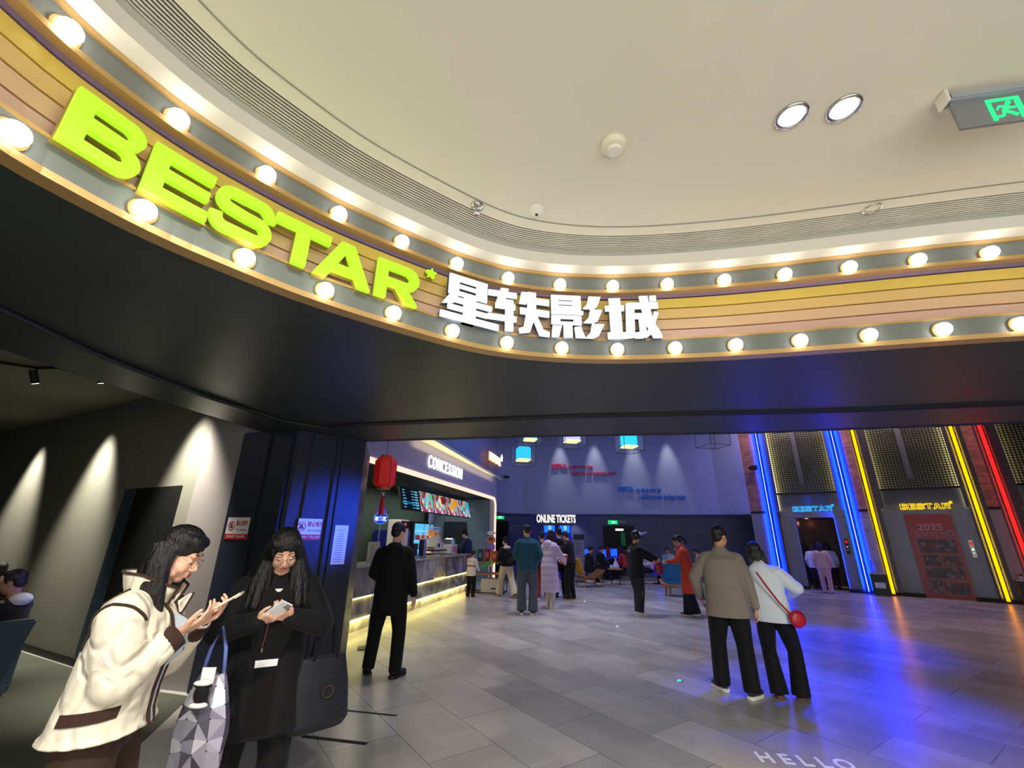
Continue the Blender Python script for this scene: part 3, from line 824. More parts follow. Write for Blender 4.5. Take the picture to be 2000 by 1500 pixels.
# hall wall over the concession and the inside walls
struct('wall_concession', MB().box(-2.2, 10.95, 0.26, 0.40, 2.98, HZ), M['hallw'], loc=(CO.x, CO.y, 0), rz=CRZ)
struct('wall_concession_back', MB().box(-1.6, 9.62, 2.6, 2.7, 0, 3.0), mat('snack_wall_green', (66, 84, 70), 0.7), loc=(CO.x, CO.y, 0), rz=CRZ)
struct('wall_concession_end', MB().box(9.52, 9.62, 0.26, 2.6, 0, 2.97), mat('snack_wall_teal', (106, 124, 128), 0.7), loc=(CO.x, CO.y, 0), rz=CRZ)
struct('wall_concession_near', MB().box(-1.7, -1.6, 0.27, 2.6, 0, 2.95), mat('snack_wall_olive', (70, 82, 62), 0.7), loc=(CO.x, CO.y, 0), rz=CRZ)
struct('ceiling_concession', MB().box(-1.6, 9.50, 0.26, 2.6, 2.94, 2.975), M['black'], loc=(CO.x, CO.y, 0), rz=CRZ)
lamp('snack_lamp', 'AREA', (*cpt(3.2, 1.5), 2.90), (*cpt(3.2, 1.5), 0), 44, (1.0, 0.93, 0.75), 5.0, sizey=0.6).rotation_euler.z = CRZ
lamp('snack_lamp', 'AREA', (*cpt(7.4, 1.6), 2.90), (*cpt(7.4, 1.6), 0), 26, (0.9, 0.97, 1.0), 3.0, sizey=0.6).rotation_euler.z = CRZ
for k, (u, y) in enumerate(((0.9, 1.3), (2.0, 0.8), (2.9, 1.1), (0.2, 2.0))):
    t = thing('linear_ceiling_light', ('bright slim light bar on the black snack bar ceiling, left of the red lantern', 'bright slim light bar on the black ceiling, right of the red lantern',
              'bright slim light bar above the dark menu screen', 'slim light bar deepest in the snack bar, left of the lantern')[k], 'ceiling light', (*cpt(u, y), 2.92), CRZ+R(12))
    MB().box(-0.32, 0.32, -0.03, 0.03, -0.02, 0.02).build('housing', M['black'], t); MB().box(-0.30, 0.30, -0.02, 0.02, -0.026, -0.02).build('diffuser', M['ledw'], t)

# counter
ct = thing('snack_counter', 'long marbled snack counter with yellow light lines along its front', 'counter', (CO.x, CO.y, 0), CRZ)
mm, nt, b = _nodes('counter_marble')
tc = nt.nodes.new('ShaderNodeTexCoord'); wv = nt.nodes.new('ShaderNodeTexNoise'); wv.inputs['Scale'].default_value = 1.1; wv.inputs['Detail'].default_value = 8; wv.inputs['Distortion'].default_value = 1.8
nt.links.new(tc.outputs['Object'], wv.inputs['Vector']); rp = nt.nodes.new('ShaderNodeValToRGB')
rp.color_ramp.elements[0].position = 0.38; rp.color_ramp.elements[0].color = lin((104, 98, 90)); rp.color_ramp.elements[1].position = 0.62; rp.color_ramp.elements[1].color = lin((176, 172, 164))
nt.links.new(wv.outputs['Fac'], rp.inputs['Fac']); nt.links.new(rp.outputs['Color'], b.inputs['Base Color']); b.inputs['Roughness'].default_value = 0.25
MB().box(-1.6, 3.78, 0.0, 0.65, 0.56, 1.04).box(4.5, 6.6, 0.0, 0.65, 0.56, 1.04).box(3.78, 4.5, 0.06, 0.65, 0.56, 1.0).build('counter_front', mm, ct, bevel=0.004)
MB().box(-1.6, 6.6, 0.05, 0.62, 0.21, 0.53).build('middle_band', mm, ct)
MB().box(-1.6, 6.6, 0.10, 0.62, 0.0, 0.17).build('plinth', mm, ct)
MB().box(-1.6, 3.78, -0.02, 0.70, 1.04, 1.07).box(4.5, 6.62, -0.02, 0.70, 1.04, 1.07).build('worktop', mat('worktop_stone', (172, 168, 162), 0.2), ct, bevel=0.004)
MB().box(-1.6, 6.58, 0.012, 0.045, 0.535, 0.555).build('light_line', M['ledw'], ct)
MB().box(-1.6, 6.58, 0.055, 0.095, 0.175, 0.195).build('light_line', M['ledw'], ct)
lamp('counter_lamp', 'AREA', (*cpt(2.5, 0.0), 0.16), (*cpt(2.5, -0.4), 0.0), 16, (1.0, 0.84, 0.28), 8.0, sizey=0.04).rotation_euler.z = CRZ
gl = MB().box(3.82, 4.46, -0.01, 0.0, 0.58, 1.22).box(3.82, 3.83, 0.0, 0.05, 0.58, 1.22).build('display_glass', M['glass'], ct)
MB().box(3.78, 4.5, -0.015, 0.35, 1.22, 1.25).build('display_frame', M['black'], ct)
MB().box(3.84, 4.44, 0.01, 0.05, 0.60, 0.66).build('snack_tray', patch_mat('snack_patch', [(230, 120, 40), (240, 200, 80), (235, 225, 200), (180, 60, 40)], 14), ct)

# ------------------------------------------------------------------ lift wall
bm_, nt, b = brick_mat('column_brick', (178, 112, 102), (136, 84, 80), (120, 104, 98), 1.0, 0.24, 0.075, 0.008, 0.6, rot=(R(90), 0, 0), bump=0.5, noise=0.25, nscale=5)
framem = mat('bay_frame', (66, 66, 76), 0.4, metal=0.2)
def lbox(name, boxes, m, **k):
    mb = MB()
    for q in boxes: mb.box(*q)
    return struct(name, mb, m, loc=(EO.x, EO.y, 0), rz=ERZ, **k)
for i, (u0, u1, z0) in enumerate(((-0.92, 1.95, 2.37), (2.92, 5.02, 2.6), (6.0, 8.1, 2.6))): lbox('wall_lift_upper_%d' % i, [(u0, u1, 0.43, 0.55, z0, HZ)], M['panelg'])
lbox('wall_lift', [(0.0, 0.47, 0.20, 0.55, 0, 2.36), (1.60, 1.95, 0.20, 0.55, 0, 2.36), (0.0, 1.95, 0.20, 0.42, 2.37, 2.555)], M['panelg'])
lbox('wall_lift_1', [
                   (2.92, 5.02, 0.20, 0.42, 0, 2.555)], M['panelg'])
lbox('wall_lift_2', [(6.0, 8.1, 0.20, 0.42, 0, 2.555)], M['panelg'])
for i, (u0, u1) in enumerate(((-0.92, -0.44), (2.34, 2.58), (5.37, 5.62), (8.4, 9.3))):
    lbox('wall_brick_column' if i == 0 else 'wall_brick_column_%d' % i, [(u0, u1, 0.0, 0.5, 2.60, HZ)], bm_)
    lbox('trim_column_%d' % i, [(u0, u1, -0.01, 0.5, 2.52, 2.60)], M['black'])
    lbox('wall_column_%d' % i, [(u0, u1, 0.0, 0.5, 0, 2.52)], M['panelg'])
for i, (u0, u1) in enumerate(((-0.44, -0.04), (1.95, 2.34), (2.58, 2.93), (5.02, 5.37), (5.62, 6.02), (8.05, 8.4))):
    lbox('trim_frame_%d' % i, [(u0, u1, 0.0, 0.5, 0, HZ), (u0-0.09, u0, 0.0, 0.02, 2.6, HZ) if i in (1, 3, 5) else (u1, u1+0.09, 0.0, 0.02, 2.6, HZ)], framem)
lbox('baseboard_right', [(-0.92, 0.47, -0.006, 0.2, 0, 0.10), (1.60, 3.45, -0.006, 0.2, 0, 0.10), (4.55, 9.3, -0.006, 0.2, 0, 0.10)], M['black'])
# neon tubes
def neon(u, m, lab, core=None, col=(0, 0, 1), pw=60, r=0.040):
    t = thing('neon_tube', lab, 'neon light', (*ept(u, -0.035), 0.0), ERZ, 'upright neon tubes on the lift wall')
    MB().tube([(0, 0, 0.06), (0, 0, 6.2)], r, 10).build('tube', m, t, smooth=True)
    if core: MB().tube([(0, -r*0.9, 0.08), (0, -r*0.9, 6.18)], 0.009, 6).build('core', core, t)
    MB().box(-0.05, 0.05, 0.012, 0.034, 0.0, 6.25).build('channel', mat('channel_dark', (40, 40, 46), 0.4, metal=0.5), t)
neon(-0.28, M['nblue'], 'blue neon tube on the brick column left of the open lift', M['nblue_core'])
neon(2.10, M['nblue'], 'blue neon tube between the open lift and the direction board', M['nblue_core'])
neon(2.70, M['nyel'], 'yellow neon tube on the left of the lift with the red poster door')
neon(5.15, M['nyel'], 'yellow neon tube on the right of the lift with the red poster door')
neon(5.78, M['nred'], 'red neon tube at the right edge')
for u, c, e in ((-0.28, (0.0, 0.05, 1.0), 1700), (2.10, (0.0, 0.05, 1.0), 2400), (2.70, (1.0, 0.66, 0.02), 260), (5.15, (1.0, 0.66, 0.02), 480), (5.78, (1.0, 0.05, 0.03), 300)):
    o = lamp('neon_lamp', 'AREA', (*ept(u, -0.085), 3.1), (*ept(u, -4.0), 3.1), e, c, 0.03, sizey=5.9, spread=150 if c[0] == 0 else 110)
    o.rotation_euler = (R(90), 0, ERZ)
# bays: lattice, lit panel, sign
celm = mat('lattice_back', (196, 192, 170), 0.6)
for i, (u0, u1, lab) in enumerate(((0.0, 1.94, 'lattice screen above the open lift'), (2.94, 5.0, 'lattice screen above the lift with the red poster door'), (6.03, 8.05, 'lattice screen at the right edge'))):
    t = thing('lattice_screen', 'dark square '+lab, 'lattice screen', (*ept(u0, 0.0), 0), ERZ, 'lattice screens over the lifts')
    w = u1-u0; zl = 3.24
    MB().box(0, w, 0.36, 0.42, zl, 6.3).build('backing', celm, t)
    mb = MB(); n = int(w/0.082)
    for k in range(n+1): mb.box(k*w/n-0.011, k*w/n+0.011, 0.20, 0.23, zl, 6.3)
    for k in range(int(3.06/0.075)): mb.box(0, w, 0.20, 0.23, zl+k*0.075-0.011, zl+k*0.075+0.011)
    mb.build('grid', M['dark'], t)
    MB().box(w*0.46-0.07, w*0.46+0.07, 0.185, 0.20, zl+0.30, 6.3).build('mullion', mat('mullion_grey', (74, 76, 88), 0.5), t)
    MB().box(-0.0, w, 0.16, 0.22, zl-0.06, zl).build('sill', M['black'], t)
    for x0, x1 in ((0.004, 0.02), (w-0.02, w-0.004)): MB().box(x0, x1, 0.26, 0.34, 2.62, 6.2).build('edge_light', M['led_side'], t)
    t2 = thing('lift_header_panel', 'glossy header panel '+('over the open lift', 'over the red poster door', 'at the right edge')[i]+', lit at its ends', 'wall panel', (*ept(u0, 0.0), 0), ERZ, 'header panels over the lifts')
    MB().box(0.03, w-0.03, 0.30, 0.36, 2.56, 3.18).build('panel', mat('header_gloss', (128, 130, 138), 0.06, spec=0.9, coat=0.6), t2)
BLUES = glow('sign_blue', (50, 170, 255), 1.8); YELS = glow('sign_yellow', (255, 205, 20), 1.8)
for u, m, lab in ((1.03, BLUES, 'blue neon BESTAR lettering above the open lift'), (4.02, YELS, 'yellow neon BESTAR lettering above the red poster door')):
    t = thing('neon_letter_sign', lab, 'sign', (*ept(u, 0.17), 2.66), ERZ)
    mb = MB()
    xs = [-0.50, -0.30, -0.10, 0.10, 0.29, 0.50]
    for i, ch in enumerate('BESTAR'):
        for lp in LET[ch]:
            q = [(xs[i]+(x-0.5)*0.175, 0, (z-0.5)*0.165) for x, z in lp]; q.append(q[0])
            mb.tube(q, 0.0075, 6)
    mb.build('letters', m, t)
    mb = MB(); q = [(0.62+(x-0.5)*0.09, 0, 0.10+(z-0.5)*0.09) for x, z in LET['*'][0]]; q.append(q[0]); mb.tube(q, 0.010, 6)
    mb.build('star', m, t)
    MB().box(-0.55, 0.55, 0.015, 0.03, -0.02, 0.02).box(-0.52, -0.50, 0.03, 0.12, -0.01, 0.01).box(0.50, 0.52, 0.03, 0.12, -0.01, 0.01).build('bracket', M['dark'], t)
# open lift cabin
lc = MB().box(0.47, 0.49, 0.2, 1.9, 0.02, 2.36).box(1.58, 1.60, 0.2, 1.9, 0.02, 2.36).box(0.47, 1.6, 1.88, 1.92, 0.02, 2.36).box(0.47, 1.6, 0.2, 1.9, 2.34, 2.37)
struct('wall_lift_cabin', lc, mat('cabin_brown', (58, 34, 34), 0.3, metal=0.3), loc=(EO.x, EO.y, 0), rz=ERZ)
lamp('cabin_lamp', 'POINT', (*ept(0.72, 1.2), 2.2), None, 1.6, (1.0, 0.35, 0.25), 0.05)
MB().box(0.44, 0.47, 0.15, 0.25, 0, 2.36).box(1.60, 1.63, 0.15, 0.25, 0, 2.36).box(0.44, 1.63, 0.15, 0.25, 2.36, 2.39).build('trim_lift_frame', M['panelg'], loc=(EO.x, EO.y, 0), rz=ERZ)['kind'] = 'structure'
# lift door covered by the new year poster
t = MB().box(3.45, 4.55, 0.16, 0.20, 0.02, 2.42).build('door_2', mat('poster_red', (142, 24, 44), 0.35), loc=(EO.x, EO.y, 0), rz=ERZ)
t['kind'] = 'structure'
v, f = text_geo('2025', 0.27, 0.004, 1.1, 0.004); MB().add([(x+4.0, y+0.156, z+2.02) for x, y, z in v], f).build('year', mat('poster_pink', (190, 140, 150), 0.5), t)
v, f = text_geo('金蛇贺岁', 0.20, 0.004, 0.95); MB().add([(x+3.96, y+0.156, z+1.80) for x, y, z in v], f).build('title', mat('poster_pink2', (170, 120, 130), 0.5), t)
v, f = outline_geo([arc(4.42, 1.85, 0.10, 0, 340, 17), arc(4.42, 1.85, 0.05, 0, 340, 17)], 0.004); MB().add([(x, y+0.156, z) for x, y, z in v], f).build('badge', mat('poster_grey', (140, 120, 130), 0.5), t)
PIC = patch_mat('poster_picture', [(40, 34, 50), (74, 50, 60), (110, 92, 104), (50, 56, 66), (96, 32, 44), (34, 30, 44)], 9, 0.4)
for q in ((3.62, 4.46, 1.28, 1.66), (3.64, 4.02, 0.90, 1.22), (4.08, 4.46, 0.90, 1.20), (3.60, 4.46, 0.56, 0.86), (3.60, 3.9, 0.14, 0.50), (3.94, 4.48, 0.14, 0.46)):
    MB().box(q[0], q[1], 0.154, 0.16, q[2], q[3]).build('poster_picture', PIC, t)
MB().box(3.45, 4.55, 0.150, 0.16, 0.02, 0.10).build('poster_hem', mat('poster_red_bright', (150, 24, 36), 0.4), t)
# call panels
for u, lab in ((1.80, 'slim lift call panel with red digits between the open lift and blue neon'), (4.80, 'silver lift call panel with red digits right of the poster door')):
    t = thing('call_panel', lab, 'lift call panel', (*ept(u, 0.19), 1.42), ERZ, 'lift call panels')
    MB().box(-0.05, 0.05, -0.008, 0.01, -0.24, 0.24).build('plate', mat('plate_steel', (150, 146, 140), 0.3, metal=0.8) if u > 3 else M['dark'], t, bevel=0.003)
    MB().box(-0.03, 0.03, -0.011, -0.008, 0.10, 0.19).build('display', M['black'], t)
    mb = MB()
    for q in ((-0.016, 0.016, 0.175, 0.181), (-0.016, 0.016, 0.142, 0.148), (-0.016, 0.016, 0.108, 0.114), (-0.018, -0.012, 0.108, 0.181), (0.012, 0.018, 0.108, 0.181)): mb.box(q[0], q[1], -0.013, -0.011, q[2], q[3])
    mb.build('digit', M['nred'], t)
    MB().front(arc(0, -0.02, 0.028, 0, 340, 17), -0.014, -0.008).build('button', M['chrome'], t); MB().front(arc(0, -0.12, 0.014, 0, 330, 11), -0.012, -0.008).build('key_switch', M['chrome'], t)
# direction board and bins
t = thing('direction_board', 'grey hall direction board with arrows between the blue and yellow neon', 'sign', (*ept(2.46, -0.002), 0), ERZ)
MB().box(-0.15, 0.13, -0.012, 0, 1.0, 2.3).build('board', mat('board_grey', (150, 152, 168), 0.5), t)
for tx, z, s in (('3-', 1.92, 0.17), ('1-', 1.40, 0.15)):
    v, f = text_geo(tx, s, 0.003, 0.9); MB().add([(x, y-0.014, zz+z) for x, y, zz in v], f).build('text', M['ink'], t)
def bin_(u, y, lab, plant=False):
    t = thing('litter_bin', lab, 'litter bin', (*ept(u, y), 0), ERZ, 'dark litter bins by the lift wall')
    MB().box(-0.20, 0.20, -0.17, 0.17, 0.0, 0.62).build('body', mat('bin_black', (20, 18, 26), 0.35, metal=0.3), t, bevel=0.015)
    MB().box(-0.21, 0.21, -0.18, 0.18, 0.62, 0.66).build('lid', mat('bin_lid', (120, 116, 130), 0.3, metal=0.6), t, bevel=0.008)
    MB().box(-0.13, 0.13, -0.176, -0.17, 0.22, 0.38).build('label_plate', M['paper'], t)
    return t
bin_(2.42, -0.22, 'dark litter bin between the blue and yellow neon')
bin_(5.58, -0.22, 'dark litter bin at the foot of the red neon on the right')
t = thing('potted_plant', 'small green plant on the litter bin at the right edge', 'plant', (*ept(5.52, -0.22), 0.66), ERZ)
MB().lathe([(0.035, 0), (0.05, 0.07)], 12).build('pot', M['white'], t)
mb = MB()
for k in range(11):
    w = k*0.6; mb.add([(0, 0, .06), (.05*math.cos(w)-.02*math.sin(w), .05*math.sin(w)+.02*math.cos(w), .12), (.12*math.cos(w), .12*math.sin(w), .14), (.05*math.cos(w)+.02*math.sin(w), .05*math.sin(w)-.02*math.cos(w), .12)], [(0, 1, 2, 3)])
mb.build('leaves', mat('leaf_green', (80, 130, 40), 0.5), t)
t = thing('cctv_camera', 'small black camera on the brick column left of the blue neon', 'camera', (*ept(-0.52, -0.02), 4.2), ERZ)
MB().box(-0.02, 0.02, -0.06, 0.02, -0.02, 0.02).build('bracket', M['black'], t); MB().box(-0.16, 0.10, -0.18, -0.06, -0.09, 0.09).build('housing', M['black'], t, bevel=0.02)
MB().tube([(-0.16, -0.12, 0), (-0.19, -0.12, 0)], 0.05, 12).build('lens', M['dark'], t)
t = thing('cctv_camera', 'small dark camera on the blue wall under the small BESTAR sign', 'camera', (*cpt(10.55, -0.02), 3.95), CRZ)
MB().box(-0.02, 0.02, -0.05, 0.02, -0.02, 0.02).build('bracket', M['black'], t); MB().tube([(0, -0.05, 0), (0.02, -0.24, -0.03)], 0.06, 12).build('housing', M['dark'], t)
MB().tube([(0.02, -0.24, -0.03), (0.021, -0.25, -0.031)], 0.045, 12).build('lens', M['black'], t)

# ------------------------------------------------------------------ far wall writing, lamps and cubes
wa = Vector((0.55, 18.75)); wb = Vector((8.2, 17.45)); wd = (wb-wa).normalized(); WRZ = math.atan2(wd.y, wd.x)
def wpt(px, py):
    d = sight(px, py); n = Vector((-wd.y, wd.x)); k = n.dot(wa)/(n.x*d.x+n.y*d.y)
    return Vector((d.x*k, d.y*k, CAM_H+d.z*k))
for px, py, lines, m, lab in ((1078, 906, ('BESTAR', ': to share your love', 'while you see romping music'), mat('script_red', (206, 40, 92), 0.5), 'red raised script lettering high on the far wall'),
                              (1207, 950, ('BESTAR', ': to share your joy', 'while you are feeling lonely'), mat('script_blue', (0, 110, 205), 0.5), 'blue raised script lettering lower on the far wall')):
    p = wpt(px, py)
    t = thing('wall_lettering', lab, 'wall lettering', (p.x+wd.y*0.03, p.y-wd.x*0.03, p.z), WRZ)
    for tx, x0, z0, s, sx, sh, fat in ((lines[0], 0.30, -0.11, 0.24, 0.75, 0.0, 0.010), (lines[1], 1.17, -0.14, 0.22, 0.62, 0.3, 0.003), (lines[2], 1.72, -0.42, 0.24, 0.66, 0.3, 0.003)):
        v, f = text_geo(tx, s, 0.05, sx, fat, shear=sh); MB().add([(x+x0, y, z+z0) for x, y, z in v], f).build('words', m, t)
for px in (1093, 1160, 1235, 1301):
    p = wpt(px, 860)
    lamp('wall_wash_lamp', 'SPOT', (p.x-0.10, p.y-0.42, 6.3), (p.x, p.y-0.05, 3.6), 330, (1.0, 0.95, 0.80), 0.05, 32, 0.9)
CUB = mat('cube_shell', (150, 160, 190), 0.05, trans=0.0, alpha=0.16)
for px, py, k, sz, c, lab in ((1022, 888, 13.0, 0.62, (40, 190, 235), 'cyan glowing hanging cube lamp near the small BESTAR sign'), (1035, 849, 14.5, 0.66, (60, 170, 230), 'blue hanging cube lamp half hidden by the lintel, left'),
                          (1117, 851, 14.0, 0.70, (190, 190, 255), 'lavender hanging cube lamp half hidden by the lintel'), (1228, 862, 12.5, 0.60, (30, 200, 240), 'cyan hanging cube lamp with an amber base at the lintel'),
                          (1390, 850, 12.5, 0.66, None, 'unlit wire cube hanging at the lintel on the right')):
    p = deep(px, py, k)
    t = thing('cube_lamp', lab, 'pendant lamp', p, R(12), 'hanging cube lamps')
    h = sz/2
    MB().box(-h, h, -h, h, -h, h).build('shell', CUB, t)
    mb = MB()
    cs_ = [(-h, -h), (h, -h), (h, h), (-h, h)]
    for i in range(4):
        a_, b_ = cs_[i], cs_[(i+1) % 4]
        for z in (-h, h): mb.tube([(*a_, z), (*b_, z)], 0.007, 5)
        mb.tube([(*a_, -h), (*a_, h)], 0.007, 5)
    mb.build('wire_frame', M['dark'], t)
    if c:
        q = h*0.62
        MB().box(-q, q, -q, q, -q*0.75, q*1.15).build('core', glow('cube_core', c, 1.5), t, bevel=0.03)
        MB().box(-q, q, -q, q, -q*0.98, -q*0.75).build('core_base', glow('cube_amber', (255, 225, 160), 1.6), t)
    MB().tube([(0, 0, h), (0, 0, HZ-p.z)], 0.006, 5).build('cord', M['black'], t)

# ------------------------------------------------------------------ people
SKIN = mat('skin_light', (226, 176, 150), 0.5, noise=(30, 0.04), spec=0.35)
SKIN2 = mat('skin_tan', (196, 140, 112), 0.5, noise=(30, 0.04), spec=0.35)
HAIRK = mat('hair_black', (9, 8, 9), 0.45, bump=(1.0, 0.5))
HAIRB = mat('hair_brown', (44, 30, 26), 0.45, bump=(90, 0.3))
for m_ in (HAIRK, HAIRB):
    nt = m_.node_tree; nz = [q for q in nt.nodes if q.type == 'TEX_NOISE'][0]
    mp = nt.nodes.new('ShaderNodeMapping'); mp.inputs['Scale'].default_value = (130, 130, 7)
    nt.links.new(nt.nodes['Texture Coordinate'].outputs['Object'], mp.inputs['Vector']); nt.links.new(mp.outputs[0], nz.inputs['Vector'])
    nz.inputs['Scale'].default_value = 1.0
LIPS = mat('lips_rose', (176, 74, 78), 0.4)
EYEM = mat('eye_dark', (30, 22, 22), 0.3)
BROW = mat('eyebrow_dark', (58, 42, 36), 0.7)
_cl = {}
def cloth(c, rough=0.8, bump=0.25, sc=18):
    k = (c, rough, bump, sc)
    if k not in _cl: _cl[k] = mat('cloth_%d_%d_%d' % c, c, rough, bump=(sc, bump), noise=(3, 0.06), sheen=0.05, spec=0.25)
    return _cl[k]
V3 = Vector
def ik(a, c, l1, l2, pole):
    a = V3(a); c = V3(c); d = c-a; L = min(d.length, (l1+l2)*0.999); L = max(L, abs(l1-l2)+1e-3)
    t = d.normalized(); c = a+t*L
    x = (l1*l1-l2*l2+L*L)/(2*L); hh = math.sqrt(max(l1*l1-x*x, 0))
    p = V3(pole); p = (p-t*p.dot(t))
    p = p.normalized() if p.length > 1e-6 else t.orthogonal().normalized()
    return a+t*x+p*hh, c
def hand_geo(mb, w, d, n, s=1.0, side=1, curl=0.5, thumb=0.6, nn=8, fr=0.0085, spread=0.1):
    """wrist w, hand runs along d, palm looks along n; side=+1 puts the thumb on d x n"""
    d = V3(d).normalized(); n = V3(n); n = (n-d*n.dot(d)).normalized(); b = d.cross(n)*side
    w = V3(w)
    for k in range(4):
        o = (1.5-k)*0.0195*s
        kn = w+d*(0.088-abs(1.2-k)*0.004)*s+b*o
        mb.cone(w+d*0.012*s+b*o*0.7, kn, 0.0145*s, 0.0115*s, nn)
        a = 0.25*curl; p = kn; L = (0.042, 0.026, 0.021); sc = (0.95, 1.05, 1.0, 0.82)[k]
        r = fr*s
        for j in range(3):
            a += curl*(0.55 if j == 0 else 0.75)
            q = p+(d*math.cos(a)+n*math.sin(a)+b*((1.5-k)*spread*0.35)).normalized()*L[j]*sc*s
            mb.cone(p, q, r, r*0.92, nn); p = q; r *= 0.92
    t0 = w+d*0.026*s+b*0.024*s; t1 = t0+(d*0.62+b*0.66+n*0.35*thumb).normalized()*0.040*s
    t2 = t1+(d*0.88+b*0.18+n*0.5*thumb).normalized()*0.032*s; t3 = t2+(d*0.9-b*0.15+n*0.55*thumb).normalized()*0.024*s
    mb.chain([w+d*0.016*s+b*0.012*s, t0, t1, t2, t3], [0.016*s, 0.0155*s, 0.0115*s, 0.0098*s, 0.0085*s], nn)
def head_geo(mb, H, n=14, fem=True):
    B = lambda c, r: mb.ball(c, r, n, H)
    B((0, -0.012, 0.030), (0.074, 0.092, 0.088))
    B((0, 0.020, -0.032), (0.060, 0.068, 0.084))
    B((0, 0.046, -0.094), (0.032 if fem else 0.038, 0.030, 0.024))
    for s in (-1, 1):
        B((s*0.034, 0.046, -0.044), (0.030, 0.032, 0.034)); B((s*0.046, 0.012, -0.078), (0.018, 0.040, 0.024))
        B((s*0.030, 0.070, 0.018), (0.026, 0.014, 0.010))
        B((s*0.031, 0.068, -0.008), (0.017, 0.012, 0.011))
        B((s*0.077, -0.008, -0.020), (0.010, 0.020, 0.032))
        B((s*0.011, 0.092, -0.043), (0.009, 0.010, 0.008))
    mb.cone((0, 0.077, 0.004), (0, 0.099, -0.038), 0.0085, 0.0110, n, H)
    B((0, 0.080, -0.066), (0.024, 0.012, 0.008)); B((0, 0.079, -0.077), (0.020, 0.012, 0.008))
def hair_short(mb, H, n=14):
    mb.ball((0, -0.024, 0.050), (0.084, 0.096, 0.084), n, H); mb.ball((0, -0.062, -0.005), (0.074, 0.050, 0.070), n, H)
    mb.ball((0, 0.030, 0.092), (0.060, 0.045, 0.036), n, H)
    for s in (-1, 1): mb.ball((s*0.072, 0.006, 0.022), (0.012, 0.030, 0.040), n, H)
def hair_long(mb, H, n=12, L=0.30, front=True):
    mb.ball((0, -0.022, 0.048), (0.088, 0.100, 0.086), n, H); mb.ball((0, -0.065, -0.03), (0.082, 0.055, 0.10), n, H)
    for k in range(7):
        x = -0.075+0.025*k
        mb.cone((x, -0.075+abs(x)*0.4, -0.02), (x*1.15, -0.085+abs(x)*0.5, -0.06-L), 0.032, 0.024, n, H)
    for s in (-1, 1):
        mb.ball((s*0.055, 0.038, 0.062), (0.034, 0.046, 0.040), n, H)
        if front:
            mb.chain([(s*0.066, 0.030, 0.04), (s*0.084, 0.008, -0.05), (s*0.088, 0.012, -0.15), (s*0.080, 0.03, -0.10-L*0.6)], [0.026, 0.026, 0.026, 0.018], n, H)
def ring_loft(mb, rings, n=22, cap=True):
    """rings: (centre, rx, ry, frame matrix 3x3)"""
    vs = []; fs = []
    for c, rx, ry, F in rings:
        for k in range(n):
            w = 2*math.pi*k/n
            p = V3((rx*math.copysign(abs(math.cos(w))**0.85, math.cos(w)), ry*math.copysign(abs(math.sin(w))**0.85, math.sin(w)), 0))
            vs.append(V3(c)+F @ p)
    for i in range(len(rings)-1):
        for k in range(n): fs.append((i*n+k, i*n+(k+1) % n, (i+1)*n+(k+1) % n, (i+1)*n+k))
    if cap: fs += [tuple(range(n-1, -1, -1)), tuple(range((len(rings)-1)*n, len(rings)*n))]
    return mb.add(vs, fs)
def skeleton(P):
    """P: pose; everything in metres for a person 1.72 tall, facing +y"""
    S = {}
    pz = P.get('pelvis', (0, 0, 0.92)); pel = V3(pz)
    lean = Matrix.Rotation(R(-P.get('lean', 3)), 3, 'X') @ Matrix.Rotation(R(P.get('tilt', 0)), 3, 'Y')
    tw = Matrix.Rotation(R(P.get('twist', 0)), 3, 'Z')
    T = tw @ lean
    S['T'] = T; S['pel'] = pel
    S['waist'] = pel+T @ V3((0, 0, 0.14)); S['chest'] = pel+T @ V3((0, 0.01, 0.34)); S['neck'] = pel+T @ V3((0, 0, 0.53))
    HR = T @ Matrix.Rotation(R(P.get('hyaw', 0)), 3, 'Z') @ Matrix.Rotation(R(-P.get('hpitch', 5)), 3, 'X') @ Matrix.Rotation(R(P.get('hroll', 0)), 3, 'Y')
    S['head'] = S['neck']+T @ V3((0, 0.012, 0.05))+HR @ V3((0, 0.02, 0.125))
    S['H'] = Matrix.Translation(S['head']) @ HR.to_4x4()
    S['sh'] = [pel+T @ V3((s*0.172, -0.005, 0.475)) for s in (-1, 1)]
    S['hip'] = [pel+V3((s*0.092, 0, -0.03)) for s in (-1, 1)]
    S['foot'] = []; S['knee'] = []; S['ank'] = []; S['fh'] = []
    for i, s in enumerate((-1, 1)):
        f = P.get('feet', ((-0.11, 0, 8), (0.11, 0, -8)))[i]
        z = f[3] if len(f) > 3 else 0.0
        an = V3((f[0], f[1], 0.085+z)); hd = R(f[2])
        fw = V3((-math.sin(hd), math.cos(hd), 0))
        k, an = ik(S['hip'][i], an, 0.412, 0.400, P.get('kpole', fw+V3((s*0.12, 0, 0))))
        S['knee'].append(k); S['ank'].append(an); S['fh'].append((hd, z))
    S['elb'] = []; S['wri'] = []
    for i, s in enumerate((-1, 1)):
        hp = P.get('hands', ((-0.25, 0.05, 0.83), (0.25, 0.05, 0.83)))[i]
        e, w = ik(S['sh'][i], V3(hp), 0.285, 0.255, P.get('epole', (s*0.5, -1, -0.4)) if 'epole' not in P else (P['epole'][0]*s, *P['epole'][1:]))
        S['elb'].append(e); S['wri'].append(w)
    return S
